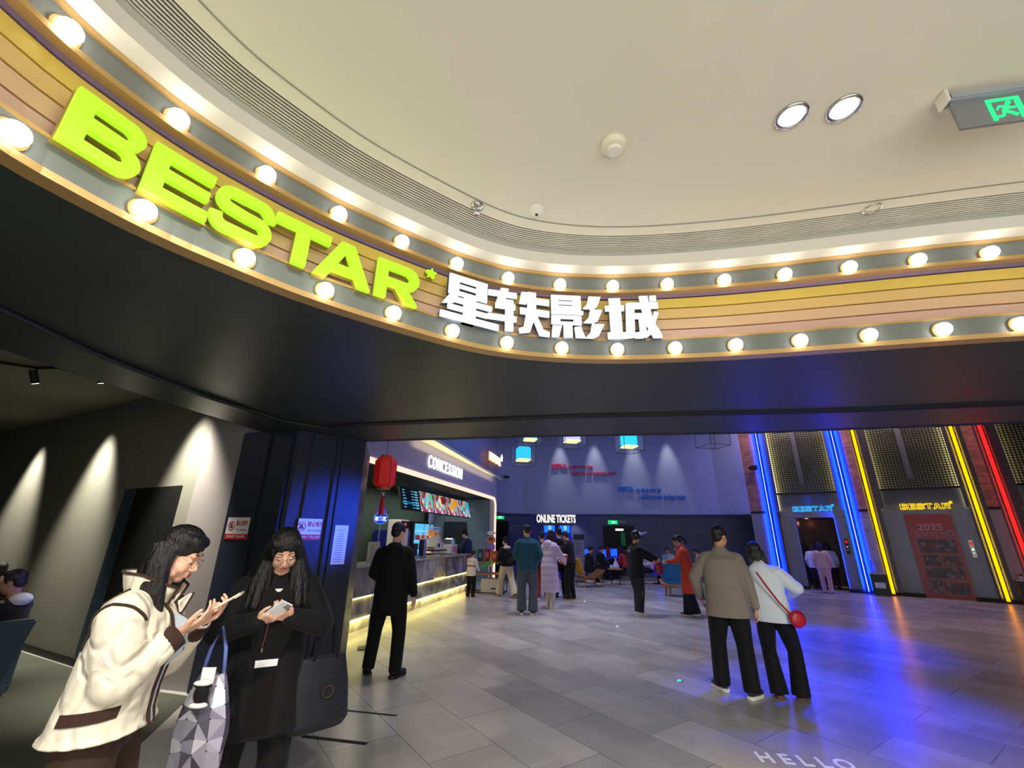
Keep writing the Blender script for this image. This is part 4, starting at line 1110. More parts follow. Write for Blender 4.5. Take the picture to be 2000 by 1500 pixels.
def shoe(P, root, an, hd, z, m, solem, scale=1.0, boot=0.0):
    Mx = Matrix.Translation((an.x, an.y, z)) @ Matrix.Rotation(hd, 4, 'Z')
    mb = MB()
    mb.cone((0, -0.035, 0.062), (0, 0.055, 0.056), 0.040, 0.040, 12, Mx).cone((0, 0.055, 0.052), (0.004, 0.145, 0.042), 0.042, 0.034, 12, Mx)
    mb.cone((0, -0.02, 0.06), (0, -0.01, 0.11+boot), 0.042, 0.040, 12, Mx)
    o = mb.build('shoe', m, root, voxel=0.012*scale, relax=2)
    s2 = MB(); q = [(-0.042, -0.055), (-0.020, -0.082), (0.020, -0.082), (0.042, -0.055), (0.048, 0.07), (0.044, 0.13), (0.022, 0.178), (-0.016, 0.178), (-0.040, 0.13), (-0.044, 0.07)]
    s2.prism(q, 0.0, 0.030, Mx).build('sole', solem, o, bevel=0.006)
def person(label, loc, yaw, h, P, top=None, legs=None, shoes=None, hair=None, skin=None, vox=0.013, face=False, group=None, hand=None, fem=False, name='person'):
    k = h/1.72
    root = thing(name, label, 'person', loc, R(yaw), group)
    S = skeleton(P)
    root.scale = (k, k, k)
    skin = skin or SKIN
    n = 12
    T = S['T']
    I3 = Matrix.Identity(3)
    # body
    mb = MB()
    ring_loft(mb, [(S['pel']+V3((0, 0, -0.10)), 0.11, 0.09, I3), (S['pel'], 0.155, 0.105, I3), (S['waist'], 0.125, 0.09, T), (S['chest'], 0.15, 0.10, T), (S['pel']+T @ V3((0, 0, 0.46)), 0.14, 0.075, T), (S['neck'], 0.06, 0.055, T)])
    mb.cone(S['neck']-T @ V3((0, 0, 0.04)), S['head']+S['H'].to_3x3() @ V3((0, -0.02, -0.05)), 0.056, 0.050, n)
    head_geo(mb, S['H'], 14, fem)
    for i in (0, 1):
        s = (-1, 1)[i]
        mb.chain([S['sh'][i], S['elb'][i], S['wri'][i]], [0.050, 0.038, 0.026], n)
        mb.chain([S['hip'][i], S['knee'][i], S['ank'][i]], [0.085, 0.055, 0.038], n)
        fw = V3((-math.sin(S['fh'][i][0]), math.cos(S['fh'][i][0]), 0))
        mb.cone(S['ank'][i]+V3((0, 0, -0.035)), S['ank'][i]+fw*0.10+V3((0, 0, -0.045)), 0.034, 0.026, n)
        hd = (hand or {}).get(i)
        d = (S['wri'][i]-S['elb'][i]).normalized()
        if hd: hand_geo(mb, S['wri'][i], hd[0] or d, hd[1], hd[4] if len(hd) > 4 else 1.0, hd[2], hd[3])
        else: hand_geo(mb, S['wri'][i], d, V3((-s, 0.25, 0)), 1.0, 1 if s < 0 else -1, 0.45, fr=0.0095)
    mb.build('body', skin, root, voxel=vox if not face else min(vox, 0.0052), relax=1)
    # trousers
    if legs:
        mb = MB(); w = legs.get('w', 1.0); c = legs.get('cuff', 0.065)
        ring_loft(mb, [(S['pel']+V3((0, 0, -0.09)), 0.13*w, 0.11*w, I3), (S['pel'], 0.168*w, 0.12*w, I3), (S['waist'], 0.140, 0.105, T)])
        for i in (0, 1):
            a = S['ank'][i]+(S['ank'][i]-S['knee'][i]).normalized()*legs.get('drop', 0.03)
            mb.chain([S['hip'][i], S['knee'][i].lerp(S['hip'][i], 0.45), S['knee'][i]], [0.108*w, 0.102*w, 0.082*w], 14)
            mb.tube([S['knee'][i], a.lerp(S['knee'][i], 0.5), a.lerp(S['knee'][i], 0.06), a], [0.082*w, 0.5*(0.082*w+c), c, c], 16)
        mb.build('skirt' if legs.get('skirt') else 'trousers', legs['m'], root, voxel=max(vox, 0.012), relax=3)
    # top
    if top:
        mb = MB(); w = top.get('w', 1.0); hz = top.get('hem', 0.78); fl = top.get('flare', 1.0); af = top.get('arm', 1.0)
        pel = S['pel']; d = pel.z-hz
        rings = []
        if d > 0.02:
            Rz = I3.lerp(T, 0.3) if d > 0.3 else I3.lerp(T, 0.6)
            low = pel+(T @ V3((0, 0, -1))).lerp(V3((0, 0, -1)), 0.75).normalized()*d
            kf = 1.0
            if d > 0.22: low = low+V3((0, 0.03, 0)); kf = 1.14
            rings += [(low, 0.185*w*fl, 0.140*w*fl*kf, I3), (low.lerp(pel, 0.5), 0.183*w*(1+fl)/2, 0.137*w*(1+fl)/2*kf, I3)]
            rings += [(pel, 0.182*w, 0.132*w*(1.1 if d > 0.22 else 1.0), I3)]
        else:
            rings += [(pel+T @ V3((0, 0, hz-pel.z)), 0.170*w*fl, 0.122*w*fl, T)]
        rings += [(S['waist'] if hz < pel.z+0.1 else pel+T @ V3((0, 0, hz-pel.z+0.04)), 0.170*w, 0.122*w, T), (S['chest'], 0.182*w, 0.125*w, T), (pel+T @ V3((0, -0.005, 0.44)), 0.178*w**0.5, 0.105*w, T), (pel+T @ V3((0, -0.008, 0.50)), 0.13, 0.08, T), (S['neck']+T @ V3((0, 0, top.get('collar', 0.0)-0.005)), 0.072, 0.068, T), (S['neck']+T @ V3((0, 0, top.get('collar', 0.0)+0.015)), 0.068, 0.064, T)]
        ring_loft(mb, rings)
        for i in (0, 1):
            e = S['wri'][i].lerp(S['elb'][i], top.get('cuffin', 0.10))
            shc = S['sh'][i]+T @ V3((0, 0, -0.03-0.04*(af-1)))
            mb.chain([shc, shc.lerp(S['elb'][i], 0.5), S['elb'][i], e], [0.070*af, 0.068*af, 0.060*af, 0.046*af], 14)
            mb.cone(S['neck']+T @ V3((0, -0.01, -0.035)), shc+T @ V3((0, 0, 0.012*af)), 0.062, 0.062*af, 14)
        if top.get('hood'):
            mb.ball((0, 0, 0), (0.125, 0.060, 0.10), 14, Matrix.Translation(S['neck']+T @ V3((0, -0.085, -0.05))) @ T.to_4x4())
        q = top.get('quilt')
        def post(v, nn):
            return v+nn*(q[1]*abs(math.sin(v.z*math.pi/q[0]))) if q else v
        mb.build(top.get('name', 'jacket'), top['m'], root, voxel=max(vox*0.9, 0.008), relax=top.get('relax', 4), post=post if q else None)
    if shoes:
        for i in (0, 1):
            shoe(P, root, S['ank'][i], S['fh'][i][0], S['fh'][i][1] if S['ank'][i].z < 0.3 else S['ank'][i].z-0.085, shoes[0], shoes[1], 1.0, shoes[2] if len(shoes) > 2 else 0)
    if hair:
        kind, hm = hair
        mb = MB()
        if kind == 'long': hair_long(mb, S['H'])
        elif kind == 'bob': hair_long(mb, S['H'], L=0.10)
        elif kind == 'tail':
            hair_short(mb, S['H']); mb.chain([(0, -0.10, 0.07), (0, -0.15, 0.06), (0, -0.175, -0.06), (0, -0.15, -0.17)], [0.028, 0.032, 0.034, 0.016], 12, S['H'])
        elif kind == 'bun':
            hair_short(mb, S['H']); mb.ball((0, -0.10, 0.10), (0.045, 0.045, 0.04), 12, S['H'])
        else: hair_short(mb, S['H'])
        mb.build('hair', hm, root, voxel=max(0.006, vox*0.7), relax=2)
    if face:
        face_parts(root, S['H'])
    root['_k'] = k
    del root['_k']
    return root, S
def face_parts(root, H, closed=True):
    for s in (-1, 1):
        mb = MB()
        q = [(s*0.031+0.016*math.cos(a), 0.0802-0.004*abs(math.cos(a))+0.0008, -0.012+0.0045*(1 if not closed else 1)*(-abs(math.sin(a)))) for a in [math.pi*i/8 for i in range(9)]]
        mb.tube(q, 0.0017, 6, H); mb.build('eyelashes', EYEM, root)
        mb = MB(); q = [(s*(0.013+0.036*t), 0.0835-0.010*t*t, 0.024+0.006*math.sin(t*2.4)) for t in [i/6 for i in range(7)]]
        mb.tube(q, [0.0018, 0.0028, 0.003, 0.003, 0.0028, 0.002, 0.001], 6, H); mb.build('eyebrow', BROW, root)
    mb = MB(); mb.ball((0, 0.0895, -0.0665), (0.019, 0.0045, 0.0045), 12, H).ball((0, 0.0885, -0.0755), (0.016, 0.0050, 0.0052), 12, H)
    mb.build('lips', LIPS, root, smooth=True)
def glasses(root, H, m):
    mb = MB()
    for s in (-1, 1):
        q = [(s*0.034+0.026*math.cos(2*math.pi*i/20), 0.096-0.004*abs(math.cos(2*math.pi*i/20)), -0.012+0.021*math.sin(2*math.pi*i/20)) for i in range(21)]
        mb.tube(q, 0.0010, 6, H)
        mb.tube([(s*0.060, 0.092, -0.004), (s*0.079, 0.05, 0.0), (s*0.083, -0.01, 0.0), (s*0.080, -0.03, -0.015)], 0.0010, 6, H)
    mb.tube([(-0.009, 0.097, -0.006), (0, 0.100, -0.002), (0.009, 0.097, -0.006)], 0.0010, 6, H)
    return mb.build('glasses', m, root)
def tall(g, px, py):
    """standing height of somebody whose feet are at g and whose crown shows here"""
    d = sight(px, py); t = math.hypot(g.x, g.y)/math.hypot(d.x, d.y)
    return CAM_H+d.z*t
def yaw_rel(g, deg):
    """heading relative to the line of sight: 0 looks away from the camera, -90 to the right of the photo"""
    return deg+math.degrees(math.atan2(-g.x, g.y))

def wpos(root, v):
    return Matrix.Translation(root.location) @ root.rotation_euler.to_matrix().to_4x4() @ (V3(v)*root.scale.x)

# ------------------------------------------------------------------ the visitors
BLACKC = cloth((13, 13, 16)); NAVYC = cloth((24, 28, 42)); CHAR = cloth((34, 34, 38))
WSOLE = mat('sole_white', (226, 224, 216), 0.5); DSOLE = mat('sole_dark', (30, 28, 28), 0.6); TSOLE = mat('sole_tan', (170, 130, 90), 0.6)
BSHOE = mat('shoe_black', (18, 18, 20), 0.45); WSHOE = mat('shoe_white', (222, 220, 214), 0.45); BRSHOE = mat('shoe_brown', (110, 66, 50), 0.5); GSHOE = mat('shoe_green_navy', (34, 48, 52), 0.5)
STAND = {'feet': ((-0.11, 0, 10), (0.11, 0.0, -10))}
def g2(px, py): return ground(px, py)

# man in black at the counter
g = g2(748, 1321); h = tall(g, 775, 1024)
person('man in a long black hooded coat standing beside the counter', g, yaw_rel(g, -8), h,
       {'feet': ((-0.20, 0.10, 22), (0.14, -0.06, -38)), 'lean': 2, 'hyaw': -30, 'hpitch': 8, 'hands': ((-0.20, 0.28, 1.02), (0.29, 0.02, 0.84))},
       top={'m': BLACKC, 'hem': 0.66, 'w': 1.16, 'arm': 1.12, 'hood': 1, 'name': 'coat', 'collar': 0.03}, legs={'m': BLACKC, 'cuff': 0.075, 'w': 1.02}, shoes=(BSHOE, DSOLE), hair=('short', HAIRK), vox=0.011)
# man in taupe with the woman in white
g = g2(1444, 1356); h = tall(g, 1440, 1031)
person('man in a taupe jacket and black trousers seen from behind', g, yaw_rel(g, -2), h,
       {'feet': ((-0.16, 0.06, 42), (0.135, -0.09, -30)), 'lean': 2, 'hyaw': -32, 'hpitch': 6, 'hands': ((-0.29, 0.16, 0.93), (0.30, 0.04, 0.835)), 'epole': (1.0, -0.5, -0.2)},
       top={'m': cloth((128, 120, 110), 0.85, 0.3, 60), 'hem': 0.76, 'w': 1.24, 'arm': 1.16, 'flare': 1.05, 'collar': 0.045, 'cuffin': 0.04}, legs={'m': BLACKC, 'cuff': 0.088, 'w': 1.06}, shoes=(GSHOE, WSOLE), hair=('short', HAIRK), skin=SKIN2, vox=0.009)
g = g2(1543, 1364); h = tall(g, 1493, 1062)+0.02
pr, S = person('woman in a short white puffer jacket leaning towards the man in taupe', g, yaw_rel(g, -4), h,
       {'pelvis': (-0.035, 0, 0.90), 'feet': ((-0.10, -0.02, 12), (0.12, 0.04, -20)), 'lean': 2, 'tilt': -7, 'hyaw': 14, 'hpitch': 6, 'hands': ((-0.10, 0.24, 1.05), (0.16, 0.22, 1.08)), 'epole': (1.0, -0.4, -0.6)},
       top={'m': cloth((204, 214, 222), 0.6, 0.35, 9), 'hem': 0.80, 'w': 1.18, 'arm': 1.22, 'hood': 1, 'collar': 0.05, 'quilt': (0.16, 0.008)}, legs={'m': BLACKC, 'cuff': 0.10, 'w': 1.0, 'drop': 0.055}, shoes=(BSHOE, BRSHOE), hair=('bob', HAIRK), vox=0.010, fem=True)
# her red bag
b = g+Vector((0.135, -0.10, 0)); 
t = thing('crossbody_bag', 'small round red crossbody bag hanging at the hip of the woman in white', 'bag', (g.x+0.10, g.y-0.235, 0.80))
MB().ball((0, 0, 0), (0.088, 0.042, 0.090), 16).build('pouch', mat('bag_red', (178, 22, 44), 0.4, bump=(30, 0.3)), t, smooth=True)
mb = MB(); mb.tube([(0.07*math.cos(R(a)), -0.03, 0.075*math.sin(R(a))) for a in range(20, 170, 15)], 0.006, 6); mb.build('zip_band', mat('zip_red', (120, 12, 30), 0.4), t)
MB().tube([(-0.07, 0.0, 0.05), (-0.15, 0.04, 0.16), (-0.26, 0.05, 0.33), (-0.32, 0.09, 0.46)], 0.011, 6).build('strap', mat('strap_red', (150, 20, 40), 0.5), t)
# teal man
g = g2(1030, 1199); h = tall(g, 1031, 1027)
person('man in a teal jacket and loose grey trousers left of the lilac coat', g, yaw_rel(g, 4), h,
       {'feet': ((-0.12, 0.0, 10), (0.11, -0.05, -30)), 'lean': 2, 'hyaw': 8, 'hands': ((-0.20, 0.22, 1.02), (0.24, 0.14, 0.98)), 'hpitch': 12},
       top={'m': cloth((30, 78, 98), 0.8), 'hem': 0.84, 'w': 1.18, 'arm': 1.15, 'collar': 0.02}, legs={'m': cloth((74, 84, 96)), 'cuff': 0.10, 'w': 1.12}, shoes=(BSHOE, WSOLE), hair=('short', HAIRK), vox=0.013)
# lilac coat
g = g2(1074, 1188); h = tall(g, 1072, 1037)
lil = person('woman in a long lilac puffer coat and white boots holding a popcorn bucket', g, yaw_rel(g, -42), h,
       {'feet': ((-0.08, 0.02, 0), (0.09, -0.02, -10)), 'lean': 3, 'hpitch': 10, 'hands': ((-0.05, 0.36, 1.06), (0.16, 0.38, 1.02)), 'epole': (0.8, -0.6, -0.7)},
       top={'m': cloth((196, 182, 216), 0.6, 0.25, 8), 'hem': 0.36, 'w': 1.14, 'arm': 1.15, 'flare': 1.05, 'hood': 1, 'collar': 0.05, 'name': 'coat', 'quilt': (0.14, 0.010)}, legs={'m': cloth((188, 180, 176)), 'cuff': 0.055, 'w': 0.85}, shoes=(WSHOE, WSOLE, 0.05), hair=('bob', HAIRK), vox=0.013, fem=True)
# popcorn man, facing left
g = g2(1116, 1172); h = tall(g, 1108, 1038)
popm = person('man in a black jacket facing left and eating from an orange popcorn tub', g, yaw_rel(g, 62), h,
       {'feet': ((-0.10, 0.02, 0), (0.10, -0.02, 0)), 'lean': 5, 'hpitch': 26, 'hands': ((-0.12, 0.27, 1.24), (0.10, 0.27, 1.20)), 'epole': (0.8, -0.5, -0.8)},
       top={'m': BLACKC, 'hem': 0.90, 'w': 1.06, 'arm': 1.05, 'collar': 0.02}, legs={'m': BLACKC, 'cuff': 0.06, 'w': 0.95}, shoes=(BSHOE, TSOLE), hair=('short', HAIRK), skin=SKIN2, vox=0.013)
# two at the ticket machines
g = g2(1060, 1170); h = tall(g, 1060, 1040)
person('person in a dark jacket and rust red trousers standing behind the lilac coat', g, yaw_rel(g, 6), h, {'lean': 2, 'hands': ((-0.15, 0.26, 1.05), (0.2, 0.2, 1.0)), 'feet': ((-0.12, 0, 25), (0.12, 0.02, -15))},
       top={'m': NAVYC, 'hem': 0.80, 'w': 1.1, 'arm': 1.1}, legs={'m': cloth((150, 56, 44)), 'cuff': 0.07}, shoes=(BRSHOE, WSOLE), hair=('short', HAIRK), vox=0.015)
g = g2(1095, 1166); h = tall(g, 1091, 1033)
person('tall person in a black padded coat between the lilac coat and the popcorn man', g, yaw_rel(g, 12), h, {'lean': 2, 'hands': ((-0.18, 0.24, 1.05), (0.2, 0.2, 1.0))},
       top={'m': BLACKC, 'hem': 0.62, 'w': 1.1, 'arm': 1.1, 'name': 'coat'}, legs={'m': CHAR, 'cuff': 0.065}, shoes=(BSHOE, DSOLE, 0.05), hair=('short', HAIRK), vox=0.015)
# boy
g = g2(918, 1168); h = tall(g, 928, 1076)
pr, S = person('small boy in a cream sweater with red and black stripes by the display table', g, yaw_rel(g, -35), h, {'lean': 6, 'feet': ((-0.10, -0.04, 12), (0.10, 0.03, -8)), 'hands': ((-0.12, 0.30, 0.98), (0.16, 0.32, 0.98)), 'hpitch': 12},
       top={'m': cloth((222, 214, 200)), 'hem': 0.80, 'w': 1.12, 'arm': 1.1, 'name': 'sweater'}, legs={'m': BLACKC, 'cuff': 0.075, 'w': 1.05}, shoes=(BRSHOE, WSOLE), hair=('short', HAIRK), skin=SKIN2, vox=0.016)
for z, m, nm in ((1.17, cloth((190, 84, 56)), 'stripe'), (1.13, cloth((28, 26, 30)), 'stripe')):
    mb = MB(); T = S['T']; ring_loft(mb, [(S['pel']+T @ V3((0, 0.003, z-0.92)), 0.203, 0.142, T), (S['pel']+T @ V3((0, 0.003, z-0.92+0.022)), 0.203, 0.142, T)], cap=False).build(nm, m, pr)
# woman in beige trousers with a black backpack
g = g2(988, 1166); h = tall(g, 990, 1048)
pr, S = person('walking woman in wide beige trousers and a black jacket with a cream hood', g, yaw_rel(g, 28), h, {'feet': ((-0.08, 0.30, 10), (0.12, -0.34, 0, 0.03)), 'pelvis': (0, 0, 0.885), 'lean': 5, 'hands': ((-0.22, 0.18, 0.98), (0.25, 0.0, 0.90)), 'hpitch': 8},
       top={'m': BLACKC, 'hem': 0.86, 'w': 1.12, 'arm': 1.1}, legs={'m': cloth((206, 194, 172)), 'cuff': 0.115, 'w': 1.08, 'drop': 0.03}, shoes=(BRSHOE, TSOLE), hair=('bun', HAIRK), vox=0.014, fem=True)
MB().ball(S['neck']+V3((0, -0.06, -0.02)), (0.13, 0.09, 0.06), 14).build('hood', cloth((220, 212, 200)), pr, smooth=True)
c = pr.matrix_world if False else None
bk = thing('backpack', 'black backpack on the back of the woman in beige trousers', 'bag', g, R(yaw_rel(g, 28))); bk.scale = pr.scale
mb = MB().ball((0, -0.225, 1.12), (0.15, 0.10, 0.21), 16); mb.build('pack', BLACKC, bk, smooth=True)
mb = MB().ball((0, -0.31, 1.04), (0.11, 0.045, 0.10), 14); mb.build('pocket', CHAR, bk, smooth=True)
# capped man at the counter end
g = g2(911, 1152); h = tall(g, 908, 1036)
pr, S = person('man in a navy jacket and dark cap leaning at the far end of the counter', g, yaw_rel(g, 62), h, {'lean': 6, 'hands': ((-0.12, 0.36, 1.08), (0.14, 0.34, 1.12)), 'hpitch': 20},
       top={'m': cloth((36, 46, 78)), 'hem': 0.82, 'w': 1.12, 'arm': 1.12, 'collar': 0.02}, legs={'m': BLACKC, 'cuff': 0.07}, shoes=(BSHOE, DSOLE), hair=('short', HAIRK), vox=0.015)
mb = MB(); mb.ball((0, -0.015, 0.075), (0.090, 0.104, 0.072), 16, S['H']); mb.ball((0, 0.10, 0.052), (0.06, 0.07, 0.010), 14, S['H']); mb.build('cap', BLACKC, pr, smooth=True)
# delivery rider and the woman in red
g = g2(1248, 1202); h = tall(g, 1240, 1040)
pr, S = person('delivery rider in black with white shoes and a helmet holding out a bag', g, yaw_rel(g, -62), h, {'feet': ((-0.07, 0.05, 6), (0.10, -0.04, -4)), 'lean': 3, 'hyaw': 4, 'hpitch': 6, 'hands': ((-0.06, 0.50, 1.10), (0.08, 0.52, 1.14)), 'epole': (1.0, -0.6, -0.5)},
       top={'m': BLACKC, 'hem': 0.77, 'w': 1.24, 'arm': 1.2, 'collar': 0.02}, legs={'m': CHAR, 'cuff': 0.10, 'w': 1.14, 'drop': 0.0}, shoes=(WSHOE, WSOLE), hair=('short', HAIRK), skin=SKIN2, vox=0.013)
mb = MB(); mb.ball((0, -0.012, 0.045), (0.118, 0.132, 0.118), 18, S['H']); hel = mb.build('helmet', mat('helmet_black', (26, 26, 30), 0.25), pr, smooth=True)
for sx in (-1, 1): MB().ball((sx*0.085, 0.03, 0.075), (0.034, 0.055, 0.045), 12, S['H']).build('helmet_patch', mat('helmet_silver', (190, 190, 196), 0.3), hel, smooth=True)
MB().front([(-0.09, 0.0), (0.09, 0.0), (0.08, 0.13), (-0.08, 0.13)], -0.004, 0.004, S['H'] @ Matrix.Translation((0, 0.135, 0.085)) @ Matrix.Rotation(R(-58), 4, 'X')).build('visor', mat('visor_violet', (150, 130, 220), 0.1, alpha=0.55), hel)
mb = MB(); v, f = text_geo('RIDER', 0.05, 0.002); 
T = S['T']; Mx = Matrix.Translation(S['pel']+T @ V3((0.02, -0.165, 0.40)))
mb.box(-0.07, 0.07, 0, 0.01, 0.0, 0.016, Mx).box(-0.05, 0.06, 0, 0.01, -0.03, -0.018, Mx).build('back_print', mat('print_pale', (170, 170, 176), 0.6), pr)
for sx in (1,):
    mb = MB(); q = [S['hip'][1]+V3((0.10, 0.0, -0.1)), S['knee'][1]+V3((0.085, 0, 0)), S['ank'][1]+V3((0.085, 0, 0.05))]; mb.tube(q, 0.009, 6).build('side_stripe', mat('stripe_pale', (150, 140, 110), 0.6), pr)
rider = (pr, S)
g = g2(1354, 1203); h = tall(g, 1352, 1050)+0.05
pr, S = person('woman in a long rust red coat with a ponytail facing the delivery rider', g, yaw_rel(g, 78), h, {'feet': ((-0.09, 0.08, 0), (0.10, -0.05, -6)), 'lean': 9, 'hpitch': 24, 'hands': ((-0.10, 0.42, 1.13), (0.10, 0.20, 1.34)), 'epole': (0.9, -0.5, -0.9)},
       top={'m': cloth((186, 62, 40)), 'hem': 0.46, 'w': 1.08, 'arm': 1.1, 'flare': 1.02, 'collar': 0.03, 'name': 'coat'}, legs={'m': NAVYC, 'cuff': 0.105, 'w': 0.88, 'drop': 0.05}, shoes=(BRSHOE, WSOLE), hair=('tail', HAIRK), skin=SKIN2, vox=0.013, fem=True)
redw = (pr, S)
# three in the lift
for px, py, ty, yw, tc, lc, lab, hr in ((1601, 1152, 1063, -6, (206, 212, 226), (40, 42, 52), 'person in a white jacket and dark trousers at the left of the lift group', 'bob'),
                                    (1634, 1152, 1062, 4, (196, 202, 216), (24, 24, 30), 'person in a pale jacket and black trousers behind the pink suit at the lift', 'bob'),
                                    (1619, 1159, 1060, 0, (206, 168, 190), (206, 168, 190), 'person in a pink suit seen from behind entering the open lift', 'long')):
    g = g2(px, py); h = tall(g, px-8, ty)
    person(lab, g, yaw_rel(g, yw), h, {'lean': 4, 'feet': ((-0.10, 0.06, 6), (0.10, -0.05, -6)), 'hpitch': 14, 'hands': ((-0.24, 0.10, 0.90), (0.24, 0.10, 0.90))},
           top={'m': cloth(tc), 'hem': 0.82, 'w': 1.12, 'arm': 1.12}, legs={'m': cloth(lc), 'cuff': 0.075, 'w': 1.02}, shoes=(WSHOE if tc[2] == 190 else BSHOE, DSOLE), hair=(hr, HAIRK), vox=0.017, fem=True)
# seated guests
SIT = {'pelvis': (0, 0, 0.52), 'feet': ((-0.11, 0.44, 6), (0.11, 0.40, -6)), 'lean': 8, 'hpitch': 18, 'hands': ((-0.12, 0.34, 0.70), (0.12, 0.34, 0.70)), 'kpole': (0, 0.6, 1)}
seatL = []
for px, py, yw, tc, lc, lab, hr, kk in (
        (1150, 1140, -58, (22, 22, 26), (20, 20, 24), 'seated person in black on the mustard lounge chair', 'short', 1.66),
        (1172, 1136, -50, (24, 26, 34), (28, 32, 50), 'seated man in black with a white collar looking at his phone', 'short', 1.70),
        (1222, 1135, 60, (150, 34, 46), (24, 22, 26), 'seated woman in a dark red jacket with a cream collar facing left', 'bob', 1.64),
        (1113, 1134, 150, (90, 60, 66), (40, 40, 46), 'seated person behind the popcorn man beside the blue screen', 'short', 1.62),
        (1272, 1140, 120, (214, 196, 222), (28, 28, 36), 'seated person in a pale lilac jacket behind the delivery rider', 'bob', 1.62),
        (1311, 1137, 170, (150, 178, 190), (40, 46, 60), 'seated person in pale blue behind the blue round backed chair', 'short', 1.66),
        (1341, 1130, 175, (206, 170, 160), (50, 40, 44), 'seated person in a cream top left of the woman in red', 'bob', 1.66),
        (1374, 1141, 70, (176, 130, 138), (60, 40, 46), 'seated person in a pale striped top behind the woman in red', 'short', 1.62)):
    g = g2(px, py)
    person(lab, g, yaw_rel(g, yw), kk, SIT, top={'m': cloth(tc), 'hem': 0.50, 'w': 1.08, 'arm': 1.08, 'collar': 0.02}, legs={'m': cloth(lc), 'cuff': 0.065}, shoes=(BSHOE, WSOLE), hair=(hr, HAIRK), skin=SKIN2, vox=0.018, group='guests seated at the far end of the hall')
g = g2(1408, 1129); h = tall(g, 1408, 1056)
person('distant person in dark clothes whose head shows over the taupe shoulder', g, yaw_rel(g, 150), h, STAND, top={'m': NAVYC, 'hem': 0.8}, legs={'m': CHAR, 'cuff': 0.07}, shoes=(BSHOE, DSOLE), hair=('short', HAIRK), skin=SKIN2, vox=0.02)
# left hall: two seated people
g = Vector((-5.0, 4.86, 0))
pr, S = person('seated person with a white hood facing left behind the blue grey armchair', g+Vector((0, 0, 0.02)), yaw_rel(g, 62), 1.62, {**SIT, 'hpitch': 10, 'pelvis': (0, 0, 0.46), 'lean': 3, 'feet': ((-0.11, 0.42, 6), (0.11, 0.42, -6))}, top={'m': NAVYC, 'hem': 0.44, 'w': 1.1, 'arm': 1.1}, legs={'m': CHAR, 'cuff': 0.07}, shoes=(BSHOE, DSOLE), hair=('short', HAIRB), skin=SKIN2, vox=0.010)
mb = MB(); mb.ball(S['neck']+V3((0, -0.055, -0.01)), (0.135, 0.085, 0.07), 16).ball(S['neck']+V3((0, 0.05, -0.04)), (0.10, 0.07, 0.04), 14)
mb.build('hood', cloth((214, 214, 218)), pr, voxel=0.014, relax=2)

# ------------------------------------------------------------------ the two women in front
from mathutils.bvhtree import BVHTree
def bvh_of(o):
    me = o.data
    return BVHTree.FromPolygons([v.co.copy() for v in me.vertices], [tuple(p.vertices) for p in me.polygons])
def hug(pts, tree, off=0.003, n=None):
    if n:
        L = resample3(pts, n)
    else: L = [V3(p) for p in pts]
    out = []
    for p in L:
        q, nn, _, _ = tree.find_nearest(p)
        out.append(q+nn*off)
    return out
def resample3(P, n):
    P = [V3(p) for p in P]; L = [0.0]
    for i in range(1, len(P)): L.append(L[-1]+(P[i]-P[i-1]).length)
    out = []
    for k in range(n):
        d = L[-1]*k/(n-1)
        i = max(j for j in range(len(L)-1) if L[j] <= d+1e-9)
        out.append(P[i].lerp(P[i+1], (d-L[i])/max(L[i+1]-L[i], 1e-9)))
    return out
def kid(root, name): return [c for c in root.children if c.name.split('.')[0] == name][0]
def by(o, lab): o['label'] = lab; return o

# --- woman in the cream padded jacket
CREAM = mat('padded_cream', (234, 226, 206), 0.65, spec=0.25, sheen=0.1)
nt = CREAM.node_tree; b = nt.nodes['Principled BSDF']
tc = nt.nodes.new('ShaderNodeTexCoord'); nz = nt.nodes.new('ShaderNodeTexNoise'); nz.inputs['Scale'].default_value = 5.0
vm = nt.nodes.new('ShaderNodeMix'); vm.data_type = 'RGBA'; vm.inputs['Factor'].default_value = 0.16
nt.links.new(tc.outputs['Object'], nz.inputs['Vector']); nt.links.new(tc.outputs['Object'], vm.inputs['A']); nt.links.new(nz.outputs['Color'], vm.inputs['B'])
vo = nt.nodes.new('ShaderNodeTexVoronoi'); vo.feature = 'DISTANCE_TO_EDGE'; vo.inputs['Scale'].default_value = 8.5
nt.links.new(vm.outputs['Result'], vo.inputs['Vector'])
mr = nt.nodes.new('ShaderNodeMapRange'); mr.interpolation_type = 'SMOOTHSTEP'; mr.inputs['From Max'].default_value = 0.22
nt.links.new(vo.outputs['Distance'], mr.inputs['Value'])
bp_ = nt.nodes.new('ShaderNodeBump'); bp_.inputs['Strength'].default_value = 0.55; bp_.inputs['Distance'].default_value = 0.018
nt.links.new(mr.outputs['Result'], bp_.inputs['Height']); nt.links.new(bp_.outputs['Normal'], b.inputs['Normal'])
BROWN = cloth((62, 42, 34), 0.85, 0.4, 120)
g = Vector((-1.68, 2.15, 0))
yw = -74
